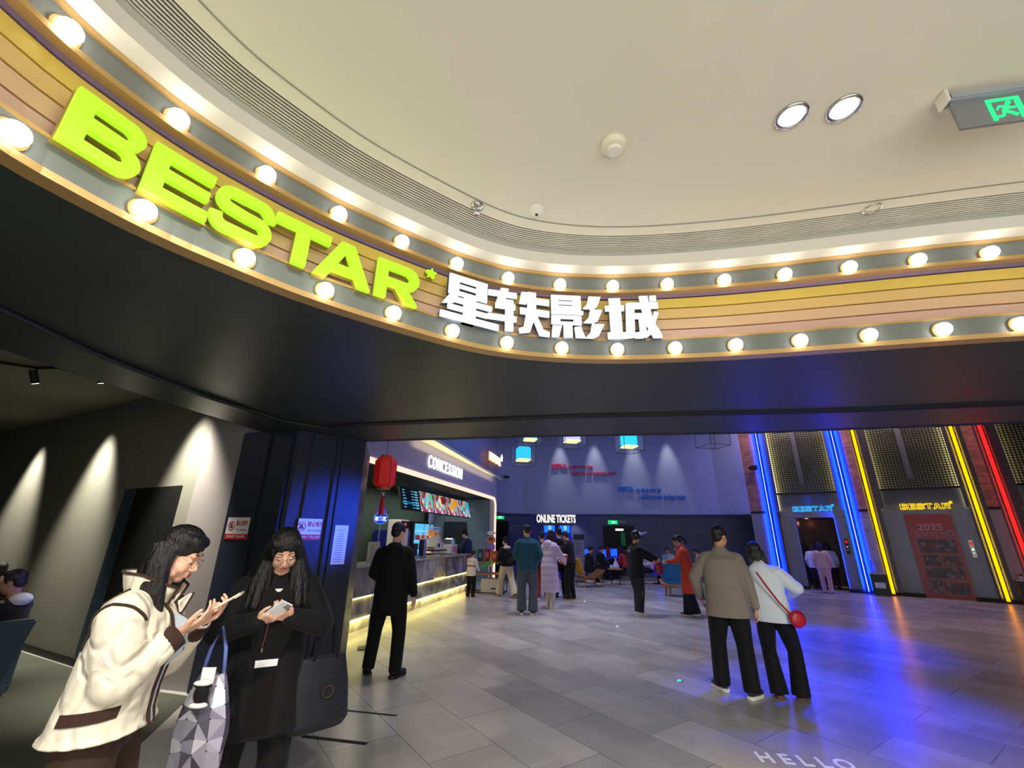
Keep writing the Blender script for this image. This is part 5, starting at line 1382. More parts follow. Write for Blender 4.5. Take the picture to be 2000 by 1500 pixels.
W1, S = person('woman in a cream padded jacket with brown piping looking at her phone', g, yw, 1.63,
    {'lean': 6, 'hpitch': 17, 'hyaw': -2, 'feet': ((-0.10, 0.03, 6), (0.11, -0.02, -8)), 'hands': ((-0.055, 0.275, 1.285), (0.050, 0.235, 1.265)), 'epole': (0.75, -0.9, -1.0)},
    top={'m': CREAM, 'hem': 0.90, 'w': 1.27, 'arm': 1.42, 'flare': 1.10, 'collar': 0.01, 'cuffin': 0.34, 'relax': 5},
    legs={'m': cloth((60, 42, 34), 0.8), 'cuff': 0.10, 'w': 1.06}, shoes=(BRSHOE, WSOLE), hair=None, vox=0.010, face=True, fem=True,
    hand={0: ((0.10, 0.86, 0.46), (0.25, -0.45, 0.82), -1, 0.75, 1.02), 1: ((-0.10, 0.84, 0.50), (-0.30, -0.45, 0.80), 1, 0.55, 1.02)})
H = S['H']
mb = MB()
mb.ball((0, -0.022, 0.048), (0.090, 0.102, 0.088), 14, H); mb.ball((0, -0.070, -0.02), (0.084, 0.058, 0.105), 14, H)
hd_ = S['head']
for s in (-1, 1):
    mb.ball((s*0.044, 0.026, 0.074), (0.040, 0.050, 0.034), 12, H); mb.ball((s*0.068, -0.012, 0.030), (0.022, 0.040, 0.045), 12, H)
    for yy, l in ((-0.022, 0.30), (-0.045, 0.34), (-0.07, 0.33)):
        a_ = H @ V3((s*0.074, yy, 0.02)); 
        mb.chain([a_, a_+V3((s*0.014, -0.015, -0.09)), a_+V3((s*0.022, -0.008, -0.19)), a_+V3((s*0.012, 0.02, -l))], [0.026, 0.032, 0.032, 0.012], 12)
for k in range(6):
    a_ = H @ V3((-0.065+0.026*k, -0.085, 0.0))
    mb.chain([a_, a_+V3((0, -0.025, -0.10)), a_+V3((0, -0.01, -0.22)), a_+V3((0, 0.0, -0.30))], [0.034, 0.036, 0.032, 0.014], 12)
mb.build('hair', HAIRK, W1, voxel=0.0058, relax=2)
GLS = mat('glasses_gold', (205, 185, 150), 0.2, metal=1.0)
glasses(W1, H, GLS)
jk = kid(W1, 'jacket'); tr = bvh_of(jk)
T = S['T']; B0 = lambda x, y, z: S['pel']+T @ V3((x, y, z-0.92))
mb = MB()
for s in (1, -1):
    e, sh = S['elb'][1 if s > 0 else 0], S['sh'][1 if s > 0 else 0]
    mb.tube(hug([B0(s*0.085, -0.07, 1.56), B0(s*0.13, -0.10, 1.48), B0(s*0.19, -0.10, 1.40)], tr, 0.002, 12), 0.0065, 8)
    mb.tube(hug([B0(s*0.22, -0.16, 1.22), B0(s*0.22, -0.12, 1.34), B0(s*0.24, -0.04, 1.41), B0(s*0.23, 0.05, 1.40), B0(s*0.20, 0.12, 1.36)], tr, 0.002, 18), 0.0065, 8)
for s in (1, -1):
    mb.tube(hug([B0(s*0.02, 0.22, 0.915), B0(s*0.024, 0.20, 1.0), B0(s*0.03, 0.20, 1.2), B0(s*0.05, 0.16, 1.40), B0(s*0.075, 0.09, 1.47)], tr, 0.003, 26), 0.008, 8)
by(mb.build('piping', BROWN, jk, smooth=True), 'dark brown piping along yoke, armholes and front edges')
# gap of the open front, shirt and trousers behind it
mb = MB(); rows = []
for z in [0.92+0.03*i for i in range(17)]:
    rows.append(hug([B0(-0.018, 0.22, z), B0(0, 0.22, z), B0(0.018, 0.22, z)], tr, 0.004))
vs = [p for r in rows for p in r]; fs = []
for i in range(len(rows)-1):
    for j in range(2): fs.append((3*i+j, 3*i+j+1, 3*i+j+4, 3*i+j+3))
by(mb.add(vs, fs).build('shirt_front', cloth((196, 212, 222), 0.7), W1, smooth=True), 'pale blue shirt showing in the open front')
# pocket flap on her right side
mb = MB(); rows = []
dx = T @ V3((-1, 0, 0))
def side(y, z, off):
    q, nn, _, _ = tr.ray_cast(B0(0.8, y, z), dx)
    return (q if q is not None else B0(0.2, y, z))-dx*off
for i in range(9):
    t = i/8
    y = -0.075+0.185*t; z = 0.985+0.030*t
    rows.append([side(y, z+0.021, 0.006), side(y, z-0.021, 0.006), side(y, z-0.021, -0.01), side(y, z+0.021, -0.01)])
vs = [p for r in rows for p in r]; fs = []
for i in range(8):
    for k in range(4): fs.append((4*i+k, 4*i+(k+1) % 4, 4*i+4+(k+1) % 4, 4*i+4+k))
fs += [(0, 3, 2, 1), (32, 33, 34, 35)]
by(mb.add(vs, fs).build('pocket_flap', BROWN, jk), 'dark brown slanted pocket flap')
# cuffs
for i in (0, 1):
    e, w = S['elb'][i], S['wri'][i]
    a = e.lerp(w, 0.58); c = e.lerp(w, 0.95)
    mb = MB(); mb.tube([a, a.lerp(c, 0.3), c, c.lerp(a, 0.04), a.lerp(c, 0.5)], [0.062, 0.060, 0.054, 0.046, 0.044], 18)
    by(mb.build('cuff', BROWN, jk, smooth=True), 'dark brown ribbed sleeve cuff')
# standing collar, open in front
mb = MB(); n = 26
for k, (r0, z0) in enumerate(((0.088, 1.44), (0.102, 1.48), (0.115, 1.535), (0.121, 1.555))): pass
prof = ((0.086, 1.42), (0.102, 1.455), (0.118, 1.50), (0.124, 1.52), (0.112, 1.518), (0.100, 1.48), (0.080, 1.43))
vs = []; fs = []
for i in range(n+1):
    a = R(118)+R(304)*i/n
    for r, z in prof: vs.append(B0(r*1.06*math.cos(a), r*math.sin(a)-0.012+max(0, math.sin(a))*0.03, z-0.055*max(0, math.sin(a))))
m_ = len(prof)
for i in range(n):
    for k in range(m_): fs.append((i*m_+k, i*m_+(k+1) % m_, (i+1)*m_+(k+1) % m_, (i+1)*m_+k))
fs += [tuple(range(m_-1, -1, -1)), tuple(range(n*m_, n*m_+m_))]
col = mb.add(vs, fs).build('collar', CREAM, jk, smooth=True)
edge = [vs[i*m_+3] for i in range(n+1)]
mb = MB().tube(edge, 0.006, 8); mb.tube([vs[k] for k in range(4)], 0.006, 8); mb.tube([vs[n*m_+k] for k in range(4)], 0.006, 8)
mb.build('collar_piping', BROWN, jk, smooth=True)
# lapel folded out towards the hands
mb = MB(); q = [B0(-0.05, 0.12, 1.40), B0(-0.07, 0.15, 1.435), B0(-0.045, 0.165, 1.44), B0(-0.012, 0.165, 1.40), B0(-0.01, 0.155, 1.36)]
mb.add(q+[p+V3((0.004, -0.012, 0.0)) for p in q], [(0, 1, 2, 3, 4), (9, 8, 7, 6, 5)]+[(i, 5+i, 5+(i+1) % 5, (i+1) % 5) for i in range(5)])
mb.build('lapel', CREAM, jk); MB().tube(q+[q[0]], 0.005, 8).build('lapel_piping', BROWN, jk)
# white band on the left wrist
w = S['wri'][0]; d = (w-S['elb'][0]).normalized(); a = d.orthogonal().normalized(); b_ = d.cross(a)
MB().tube([w+d*0.014+(a*math.cos(R(20*i))+b_*math.sin(R(20*i)))*0.036 for i in range(19)], 0.006, 8).build('wristband', mat('band_white', (232, 230, 224), 0.4), W1, smooth=True)
def phone(name_lab, root, c, ax, up, sc=1.0, colour=(226, 212, 180)):
    """a phone as a thing of its own, lying along ax with its screen looking along up (both in the holder's frame)"""
    Mw = Matrix.Translation(root.location) @ root.rotation_euler.to_matrix().to_4x4() @ Matrix.Diagonal((*root.scale, 1))
    R3 = root.rotation_euler.to_matrix()
    p = Mw @ V3(c); x = (R3 @ V3(ax)).normalized(); z = R3 @ V3(up); z = (z-x*z.dot(x)).normalized(); y = z.cross(x)
    o = thing('mobile_phone', name_lab, 'phone', p)
    o.rotation_euler = Matrix((x, y, z)).transposed().to_euler()
    MB().box(-0.075*sc, 0.075*sc, -0.037*sc, 0.037*sc, -0.004, 0.004).build('case', mat('phone_case', colour, 0.35), o, bevel=0.003)
    MB().box(-0.070*sc, 0.070*sc, -0.033*sc, 0.033*sc, 0.0041, 0.0048).build('screen', glow('phone_screen', (235, 240, 255), 1.1), o)
    MB().box(0.035*sc, 0.070*sc, 0.002, 0.033*sc, -0.007, -0.004).build('lens_island', M['chrome'], o)
    return o
pw = (S['wri'][0]+S['wri'][1])/2
phone('pale gold phone held in both hands by the woman in the cream jacket', W1, pw+V3((0.0, 0.125, 0.105)), (0, 0.84, 0.54), (0, -0.54, 0.84))
# silver faceted bag on her far arm
Mw = Matrix.Translation(W1.location) @ W1.rotation_euler.to_matrix().to_4x4() @ Matrix.Diagonal((*W1.scale, 1))
bp = Mw @ V3((-0.20, 0.34, 0.93))
bag = thing('geometric_tote_bag', 'silver grey tote bag of triangular facets hanging beside the cream jacket', 'bag', bp, R(yw-12))
random.seed(3)
nu, nv = 4, 7
def bagv(i, j, s):
    wv = 0.055+0.055*min(j/3.0, 1.0)
    x = (i/nu-0.5)*2*wv; z = 0.10-j*0.062
    bulge = 0.045*math.sin(math.pi*min(1, (j+0.4)/nv))*(1-(2*i/nu-1)**2*0.7)+0.006
    return (s*(bulge+random.uniform(-0.004, 0.008)), x+random.uniform(-0.004, 0.004), z+0.012*(i % 2)*(1 if j % 2 else -1))
vs = []; fs = []
for s in (1, -1):
    for j in range(nv+1):
        for i in range(nu+1): vs.append(bagv(i, j, s))
N1 = (nu+1)*(nv+1)
for s in (0, 1):
    for j in range(nv):
        for i in range(nu):
            a = s*N1+j*(nu+1)+i; q = (a, a+1, a+nu+2, a+nu+1)
            fs += [(q[0], q[1], q[2]), (q[0], q[2], q[3])] if (i+j) % 2 else [(q[0], q[1], q[3]), (q[1], q[2], q[3])]
for j in range(nv):
    for e in (0, nu):
        a = j*(nu+1)+e; fs.append((a, a+nu+1, N1+a+nu+1, N1+a))
for i in range(nu):
    a = nv*(nu+1)+i; fs.append((a, a+1, N1+a+1, N1+a))
fac = mat('bag_facets', (176, 172, 192), 0.28, metal=0.55)
body_ = MB().add(vs, fs).build('facets', fac, bag)
mats_ = [fac, mat('bag_facets_light', (222, 222, 234), 0.2, metal=0.5), mat('bag_facets_dark', (112, 108, 126), 0.3, metal=0.6)]
for m_ in mats_[1:]: body_.data.materials.append(m_)
for p_ in body_.data.polygons: p_.material_index = random.choice((0, 0, 1, 2))
st0 = None
for j in range(1, nv):
    for i in range(nu+1):
        if st0 is None: st0 = MB().ball((0, 0, 0), 0.004, 6).build('stud', M['ink'], bag); o = st0
        else: o = st0.copy(); COL.objects.link(o)
        o.location = vs[j*(nu+1)+i]
MB().tube([(0, -0.05, 0.09), (0.0, -0.035, 0.2), (0, 0.0, 0.29), (0, 0.035, 0.2), (0, 0.05, 0.09)], 0.009, 8).build('strap', mat('strap_blue', (96, 116, 190), 0.5), bag, smooth=True)
mb = MB().ball((0.07, 0.0, 0.03), (0.022, 0.034, 0.042), 14).ball((0.07, -0.026, 0.068), (0.011, 0.014, 0.014), 10).ball((0.07, 0.026, 0.068), (0.011, 0.014, 0.014), 10)
ch = mb.build('pompom_charm', BLACKC, bag, smooth=True)
for zz in (0.075, -0.012): MB().ball((0.075, 0, zz), (0.019, 0.042, 0.012), 12).build('charm_trim', M['white'], ch, smooth=True)
MB().box(0.04, 0.046, -0.03, 0.03, 0.06, 0.13).build('card', M['white'], bag)

# --- woman in the long black coat
g = Vector((-1.43, 2.93, 0))
yw2 = yaw_rel(g, 182)
W2, S = person('woman in a long black coat and glasses looking at a white phone', g, yw2, 1.64,
    {'lean': 3, 'hpitch': 30, 'hyaw': 4, 'hroll': 4, 'feet': ((-0.13, 0.02, 12), (0.13, -0.02, -12)), 'hands': ((-0.085, 0.275, 1.225), (0.085, 0.270, 1.215)), 'epole': (1.1, -0.35, -0.9)},
    top={'m': BLACKC, 'hem': 0.62, 'w': 1.20, 'arm': 1.20, 'flare': 1.12, 'collar': 0.0, 'cuffin': 0.03, 'name': 'coat'},
    legs={'m': BLACKC, 'cuff': 0.105, 'w': 1.05}, shoes=(BSHOE, DSOLE), hair=None, vox=0.010, face=True, fem=True,
    hand={0: ((0.72, 0.62, 0.28), (0.35, -0.35, 0.75), -1, 0.95, 1.0), 1: ((-0.72, 0.60, 0.28), (-0.35, -0.35, 0.75), 1, 0.95, 1.0)})
H = S['H']; T = S['T']
mb = MB()
mb.ball((0, -0.022, 0.048), (0.092, 0.102, 0.090), 14, H); mb.ball((0, -0.070, -0.02), (0.088, 0.058, 0.105), 14, H)
hn = S['neck']
for s in (-1, 1):
    mb.ball((s*0.050, 0.024, 0.078), (0.042, 0.050, 0.032), 12, H); mb.ball((s*0.074, 0.012, 0.022), (0.020, 0.044, 0.055), 12, H)
    for q_, r_ in ((0.0, 1.0), (0.035, 0.95), (-0.03, 0.9)):
        a = H @ V3((s*(0.078), 0.015-abs(q_)*0.8, 0.02)); b_ = H @ V3((s*(0.086+q_*0.3), -0.012, -0.07))
        mb.chain([a, b_, hn+T @ V3((s*(0.105+q_), 0.085-abs(q_)*0.6, -0.05)), hn+T @ V3((s*(0.118+q_), 0.125-abs(q_)*0.9, -0.17)), hn+T @ V3((s*(0.108+q_*1.3), 0.142-abs(q_), -0.30*r_))], [0.022, 0.030, 0.033, 0.030, 0.008], 12)
    mb.chain([H @ V3((s*0.07, -0.04, 0)), hn+T @ V3((s*0.14, 0.0, -0.02)), hn+T @ V3((s*0.145, 0.06, -0.16))], [0.04, 0.045, 0.03], 12)
mb.build('hair', HAIRK, W2, voxel=0.0062, relax=2)
glasses(W2, H, GLS)
ctree = bvh_of(kid(W2, 'coat'))
B0 = lambda x, y, z: S['pel']+T @ V3((x, y, z-0.92))
def patch(name, m, parent, z0, z1, w0, w1, off, n=10, k=6):
    mb = MB(); vs = []; fs = []
    for i in range(n+1):
        z = z0+(z1-z0)*i/n; w = w0+(w1-w0)*i/n
        for j in range(k+1): vs += hug([B0(-w+2*w*j/k, 0.26, z)], ctree, off)
    for i in range(n):
        for j in range(k): a = i*(k+1)+j; fs.append((a, a+1, a+k+2, a+k+1))
    return mb.add(vs, fs).build(name, m, parent, smooth=True)
patch('sweater', cloth((14, 14, 16), 0.9, 0.4, 80), W2, 1.02, 1.42, 0.085, 0.06, 0.004)
by(patch('shirt_hem', cloth((228, 228, 230), 0.7), W2, 0.985, 1.022, 0.075, 0.078, 0.006, 2), 'white shirt hem below the black sweater')
patch('trouser_front', cloth((9, 9, 11), 0.9), W2, 0.66, 0.985, 0.07, 0.075, 0.004)
by(patch('shirt_collar', cloth((228, 228, 230), 0.7), W2, 1.435, 1.490, 0.008, 0.026, 0.006, 3), 'white shirt collar')
pw = (S['wri'][0]+S['wri'][1])/2
phone('white phone held in both hands by the woman in the black coat', W2, pw+V3((-0.005, 0.085, 0.060)), (-0.55, 0.55, 0.50), (-0.1, -0.65, 0.75), 0.95, (236, 236, 240))
mb = MB().tube([pw+V3((0.03, 0.06, 0.0)), pw+V3((0.034, 0.055, -0.07)), pw+V3((0.04, 0.05, -0.13))], 0.002, 6)
st_ = mb.build('phone_cord', mat('cord_red', (120, 40, 44), 0.5), W2); MB().ball(pw+V3((0.04, 0.05, -0.145)), (0.006, 0.006, 0.014), 8).build('cord_bead', GLS, st_)
# black tote on her arm
Mw = Matrix.Translation(W2.location) @ W2.rotation_euler.to_matrix().to_4x4() @ Matrix.Diagonal((*W2.scale, 1))
bp = Mw @ V3((-0.33, 0.06, 0.80))
tb = thing('tote_bag', 'large soft black tote bag hanging beside the long black coat', 'bag', bp, R(yw2+14))
mb = MB(); ring_loft(mb, [(V3((0, 0, -0.22)), 0.16, 0.05, Matrix.Identity(3)), (V3((0, 0, -0.18)), 0.19, 0.075, Matrix.Identity(3)), (V3((0, 0, 0.0)), 0.17, 0.06, Matrix.Identity(3)), (V3((0, 0, 0.15)), 0.135, 0.03, Matrix.Identity(3))])
mb.build('bag_body', cloth((22, 26, 36), 0.55, 0.3, 12), tb, voxel=0.010, relax=3)
for y in (-0.03, 0.03): MB().tube([(-0.07, y, 0.14), (-0.05, y, 0.30), (0.0, y, 0.37), (0.05, y, 0.30), (0.07, y, 0.14)], 0.008, 8).build('handle', BLACKC, tb, smooth=True)
MB().tube([(0.03*math.cos(R(30*i))-0.02, 0.078, -0.02+0.03*math.sin(R(30*i))) for i in range(13)], 0.003, 6).build('emblem_ring', mat('emblem_gold', (120, 90, 60), 0.4, metal=0.8), tb)

# ------------------------------------------------------------------ props
def at_k(px, py, k): return deep(px, py, k)
# red lantern
p = at_k(753, 918, 6.9)
t = thing('paper_lantern', 'red six sided paper lantern with a tassel hanging before the concession', 'lantern', (p.x, p.y, 0), R(14))
z1, z0 = p.z+0.20, p.z-0.27
mb = MB().lathe([(0.11, z0-0.0), (0.165, z0+0.05), (0.165, z1-0.06), (0.11, z1)], 6)
mb.build('lantern_shade', mat('lantern_red', (206, 36, 36), 0.55, emis=(200, 20, 14), estr=0.22), t)
mb = MB()
for a in range(6):
    w = R(60*a); q = [(0.112*math.cos(w), 0.112*math.sin(w), z0), (0.168*math.cos(w), 0.168*math.sin(w), z0+0.05), (0.168*math.cos(w), 0.168*math.sin(w), z1-0.06), (0.112*math.cos(w), 0.112*math.sin(w), z1)]
    mb.tube(q, 0.005, 5)
mb.build('ribs', mat('lantern_rib', (150, 22, 24), 0.5), t)
RIM = mat('lantern_rim', (190, 110, 60), 0.4, metal=0.4)
MB().lathe([(0.075, z0-0.04), (0.10, z0-0.035), (0.11, z0+0.002)], 12).build('rim', RIM, t)
MB().lathe([(0.11, z1), (0.095, z1+0.035), (0.06, z1+0.04)], 12).build('rim', RIM, t)
MB().tube([(0, 0, z1+0.03), (0, 0, ZB+0.8)], 0.004, 5).build('cord', M['black'], t)
mb = MB().ball((0, 0, z0-0.10), (0.03, 0.03, 0.035), 12); mb.build('bead', M['chrome'], t, smooth=True)
MB().tube([(0, 0, z0-0.04), (0, 0, z0-0.13)], 0.006, 6).lathe([(0.012, z0-0.14), (0.030, z0-0.20), (0.036, z0-0.42), (0.0, z0-0.42)], 14).build('tassel', mat('tassel_red', (190, 24, 30), 0.7), t)
# pick-up sign on a slim stand
g = g2(716, 1266); rz = R(yaw_rel(g, 0))
t = thing('floor_stand_sign', 'blue rounded pick-up sign on a slim white stand behind the man in black', 'sign', g, rz)
zt = tall(g, 744, 1012)
MB().box(-0.008, 0.008, -0.008, 0.008, 0.0, zt-0.10).build('pole', mat('pole_white', (190, 194, 206), 0.4), t)
MB().box(-0.13, 0.13, -0.11, 0.11, 0.0, 0.012).build('base', M['dark'], t)
ov = arc(0, 0, 0.105, 0, 350, 23, 0.085)
MB().front([(x, z+zt) for x, z in arc(0, 0, 0.118, 0, 350, 23, 0.098)], -0.008, 0.008).build('sign_rim', glow('stand_rim', (120, 160, 235), 0.7), t)
MB().front([(x, z+zt) for x, z in ov], -0.014, -0.008).build('sign_face', glow('stand_blue', (20, 70, 220), 0.9), t)
v, f = text_geo('取餐区', 0.072, 0.003, 0.85, 0.002); MB().add([(x, y-0.016, z+zt-0.015) for x, y, z in v], f).build('sign_text', M['signw'], t)
MB().front([(x, z+zt+0.10) for x, z in arc(0.0, 0.02, 0.07, 0, 350, 17, 0.065)], -0.010, 0.006).build('top_badge', glow('badge_blue', (50, 60, 200), 0.9), t)
MB().front(stroke([(-0.05, zt+0.085), (-0.015, zt+0.145), (0.02, zt+0.125), (0.05, zt+0.09)], 0.036), -0.013, -0.010).build('red_ribbon', glow('badge_red', (220, 40, 60), 0.9), t)
def ct_thing(nm, lab, cat, u, y, z, rz=0.0, group=None): return thing(nm, lab, cat, (*cpt(u, y), z), CRZ+R(rz), group)
# menu screens
MENU = patch_mat('menu_picture', [(200, 90, 110), (240, 225, 200), (120, 190, 220), (150, 50, 60), (230, 180, 90), (90, 170, 140), (235, 235, 240), (170, 70, 130)], 7, 0.4, 0.7)
xs = [3.35, 4.50, 5.50, 6.55, 7.70, 9.0]
for k in range(5):
    u0, u1 = xs[k], xs[k+1]
    lab = ('dark price list menu screen with blue rows, leftmost of the menu row', 'bright food menu screen beside the dark price list', 'food menu screen third in the row over the counter', 'food menu screen fourth in the row over the counter', 'food menu screen at the right end of the row')[k]
    t = ct_thing('menu_screen', lab, 'menu screen', (u0+u1)/2, 0.9, 2.52, 0, 'menu screens over the snack counter')
    w = (u1-u0)/2-0.02
    tilt = Matrix.Rotation(R(-14), 4, 'X')
    MB().box(-w, w, 0.0, 0.06, -0.30, 0.30, tilt).build('housing', M['black'], t)
    if k == 0:
        MB().box(-w+0.02, w-0.02, -0.006, 0.0, -0.28, 0.28, tilt).build('picture', glow('menu_dark', (10, 26, 40), 0.8), t)
        mb = MB()
        for r in range(7):
            z = 0.22-r*0.075
            mb.box(-w+0.10, -w+0.10+0.2*random.uniform(0.6, 1), -0.010, -0.006, z-0.012, z+0.012, tilt); mb.box(w*0.1, w*0.5, -0.010, -0.006, z-0.008, z+0.008, tilt); mb.box(w-0.26, w-0.08, -0.010, -0.006, z-0.02, z+0.02, tilt)
        mb.build('rows', glow('menu_rows', (120, 190, 220), 0.9), t)
        MB().box(-w+0.03, w-0.03, -0.009, -0.006, -0.14, -0.08, tilt).build('highlight_row', glow('menu_hl', (20, 110, 160), 0.9), t)
    else:
        MB().box(-w+0.015, w-0.015, -0.006, 0.0, -0.285, 0.285, tilt).build('picture', MENU, t)
        mb = MB()
        for q in range(3):
            cx, cz = random.uniform(-w*0.6, w*0.6), random.uniform(-0.17, 0.17)
            mb.front(arc(cx, cz, 0.12, 0, 350, 15, 0.09), -0.010, -0.006, tilt)
        mb.build('dish', glow('menu_dish', ((150, 205, 235), (235, 220, 190), (240, 170, 70), (120, 200, 220))[k-1], 0.9), t)
        MB().box(w*0.3, w-0.02, -0.012, -0.006, 0.02, 0.26, tilt).build('offer_panel', glow('menu_offer', ((110, 200, 150), (130, 40, 50), (230, 160, 50), (60, 180, 210))[k-1], 0.9), t)
    MB().tube([(0, 0.05, 0.28), (0, 0.08, 0.5)], 0.012, 6).build('hanger', M['black'], t)
# fridges at the back
t = ct_thing('drinks_fridge', 'glass fronted drinks fridge glowing pale blue behind the counter', 'fridge', 8.2, 2.35, 0)
MB().box(-0.85, 0.85, 0.0, 0.22, 0.0, 2.05).build('cabinet', M['dark'], t)
MB().box(-0.80, 0.80, -0.006, 0.0, 0.30, 1.98).build('lit_interior', glow('fridge_glow', (90, 190, 255), 1.1), t)
mb = MB()
for i in range(5): mb.box(-0.78, 0.78, -0.02, -0.006, 0.45+0.32*i, 0.465+0.32*i)
mb.build('shelves', glow('shelf_glow', (200, 235, 255), 1.3), t)
for x in (-0.82, -0.01, 0.80): MB().box(x, x+0.02, -0.03, 0.0, 0.28, 2.0).build('door_frame', M['chrome'], t)
mb = MB()
for i in range(4):
    for k in range(11): mb.lathe([(0.038, 0.47+0.32*i), (0.038, 0.62+0.32*i), (0.016, 0.68+0.32*i)], 8, Matrix.Translation((-0.70+0.14*k, -0.03, 0)))
o = mb.build('bottles', patch_mat('bottle_mix', [(220, 120, 60), (230, 230, 240), (80, 150, 220), (200, 60, 60), (120, 190, 210)], 5, 0.3), t); o['kind'] = 'stuff'
t = ct_thing('blue_cooler', 'dark blue drinks cooler behind the man in black', 'fridge', 5.7, 1.95, 0)
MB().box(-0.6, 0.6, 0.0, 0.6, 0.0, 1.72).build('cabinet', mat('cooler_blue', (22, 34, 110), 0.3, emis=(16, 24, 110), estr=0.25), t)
MB().box(-0.05, 0.22, -0.01, 0.0, 1.32, 1.42).build('label_plate', glow('cooler_label', (230, 140, 70), 0.5), t)
t = ct_thing('drink_dispenser', 'white drinks dispenser with a red light behind the man in black', 'drinks machine', 4.95, 1.5, 1.0)
MB().box(-0.28, 0.28, 0.0, 0.4, 0.0, 1.02).build('body', M['white'], t, bevel=0.02); MB().box(-0.24, 0.24, -0.01, 0.0, 0.78, 0.98).build('display', M['black'], t)
MB().front(arc(0.0, 0.88, 0.05, 0, 340, 13), -0.014, -0.01).build('red_light', glow('disp_red', (255, 90, 80), 1.4), t)
# on the counter
t = ct_thing('menu_card_stand', 'upright yellowish menu card on the near end of the counter', 'menu card', 1.05, 0.20, 1.07, -22)
MB().box(-0.14, 0.14, 0.0, 0.01, 0.0, 0.40).build('card', mat('card_cream', (222, 216, 180), 0.6), t)
mb = MB()
for k in range(11): mb.box(-0.10, random.uniform(0.02, 0.10), -0.003, 0.0, 0.34-0.028*k, 0.348-0.028*k)
mb.build('printed_lines', mat('card_print', (140, 130, 110), 0.7), t); MB().box(-0.10, 0.10, 0.01, 0.12, 0.0, 0.012).build('foot', M['glass'], t)
for u, y, lab in ((0.62, 0.52, 'white sauce pump bottle at the near end of the counter'), (0.86, 0.55, 'grey pump bottle beside the menu card')):
    t = ct_thing('pump_bottle', lab, 'bottle', u, y, 1.07, 0, 'pump bottles on the counter')
    MB().lathe([(0.065, 0), (0.070, 0.02), (0.068, 0.24), (0.03, 0.29), (0.022, 0.30)], 18).build('bottle', mat('bottle_white', (220, 222, 216), 0.3) if u < 0.7 else M['panelg'], t, smooth=True)
    MB().tube([(0, 0, 0.29), (0, 0, 0.37), (0.08, 0, 0.38), (0.09, 0, 0.36)], 0.010, 8).build('pump', M['ceilw'], t)
t = ct_thing('wooden_box', 'brown wooden box on the counter behind the menu card', 'box', 1.75, 0.38, 1.07)
MB().box(-0.20, 0.20, -0.12, 0.12, 0, 0.14).build('box', M['wood'], t, bevel=0.004); MB().box(-0.21, 0.21, -0.13, 0.13, 0.14, 0.155).build('lid', M['white'], t)
t = ct_thing('till_monitor', 'black till monitor seen from behind on the counter, right of the man in black', 'monitor', 3.15, 0.30, 1.07, 8)
MB().box(-0.20, 0.20, -0.015, 0.02, 0.06, 0.34).build('screen_back', M['black'], t, bevel=0.006); MB().box(-0.03, 0.03, 0, 0.03, 0, 0.1).build('stand', M['black'], t); MB().box(-0.12, 0.12, -0.07, 0.10, 0, 0.012).build('foot', M['black'], t)
t = ct_thing('till_monitor', 'dark till monitor with a lilac paper on its back beside the glass display', 'monitor', 3.62, 0.30, 1.07, -4)
MB().box(-0.17, 0.17, -0.015, 0.02, 0.05, 0.42).build('screen_back', M['dark'], t, bevel=0.006); MB().box(0.02, 0.15, -0.02, -0.015, 0.02, 0.40).build('lilac_paper', mat('paper_lilac', (150, 140, 190), 0.6), t); MB().box(-0.10, 0.10, -0.06, 0.08, 0, 0.012).build('foot', M['black'], t)
t = ct_thing('popcorn_warmer', 'lit popcorn warmer with stacked tubs of snacks in front of the drinks fridge', 'popcorn machine', 5.75, 1.0, 1.0); t.scale = (0.62, 0.8, 0.8)
MB().box(-0.40, 0.40, -0.25, 0.25, 0, 0.12).build('base', M['dark'], t)
MB().box(-0.38, 0.38, -0.24, 0.24, 0.12, 0.14).box(-0.38, 0.38, -0.24, 0.24, 0.62, 0.64).box(-0.38, 0.38, -0.24, 0.24, 1.02, 1.05).build('shelves', M['ceilw'], t)
SNK = patch_mat('snack_tubs', [(214, 120, 110), (236, 200, 160), (190, 70, 60), (240, 230, 220), (220, 150, 90)], 8, 0.4, 0.25)
MB().box(-0.33, 0.30, -0.20, 0.18, 0.14, 0.50).build('snack_tubs', SNK, t); MB().box(-0.14, 0.30, -0.2, 0.15, 0.64, 0.95).build('snack_tubs', SNK, t)
MB().box(-0.39, 0.39, -0.25, -0.244, 0.12, 1.05).box(0.384, 0.39, -0.25, 0.25, 0.12, 1.05).build('glass', M['glass'], t)
t = ct_thing('toy_house', 'white toy house shaped display box on the glass counter case', 'display box', 4.10, 0.16, 1.25, -10)
MB().front([(-0.20, 0), (0.20, 0), (0.20, 0.08), (0.02, 0.30), (-0.02, 0.30), (-0.20, 0.08)], -0.10, 0.12).build('house', mat('house_cream', (230, 224, 206), 0.5), t); MB().box(-0.04, 0.05, -0.104, -0.098, 0.06, 0.15).build('window', M['black'], t)
MB().front(stroke([(-0.23, 0.06), (0.0, 0.32), (0.23, 0.06)], 0.035), -0.12, 0.14).build('roof', mat('house_roof', (206, 200, 186), 0.5), t)
t = ct_thing('food_warmer', 'chrome food warmer with a domed lit glass near the capped man', 'food warmer', 5.55, 0.33, 1.07)
MB().box(-0.26, 0.26, -0.17, 0.20, 0.0, 0.05).build('base', M['chrome'], t)
mb = MB(); ring_loft(mb, [(V3((0, 0, 0.26)), 0.25, 0.17, Matrix.Identity(3)), (V3((0, 0, 0.40)), 0.24, 0.16, Matrix.Identity(3)), (V3((0, 0, 0.46)), 0.18, 0.12, Matrix.Identity(3))]); mb.build('dome', M['glass'], t, smooth=True)
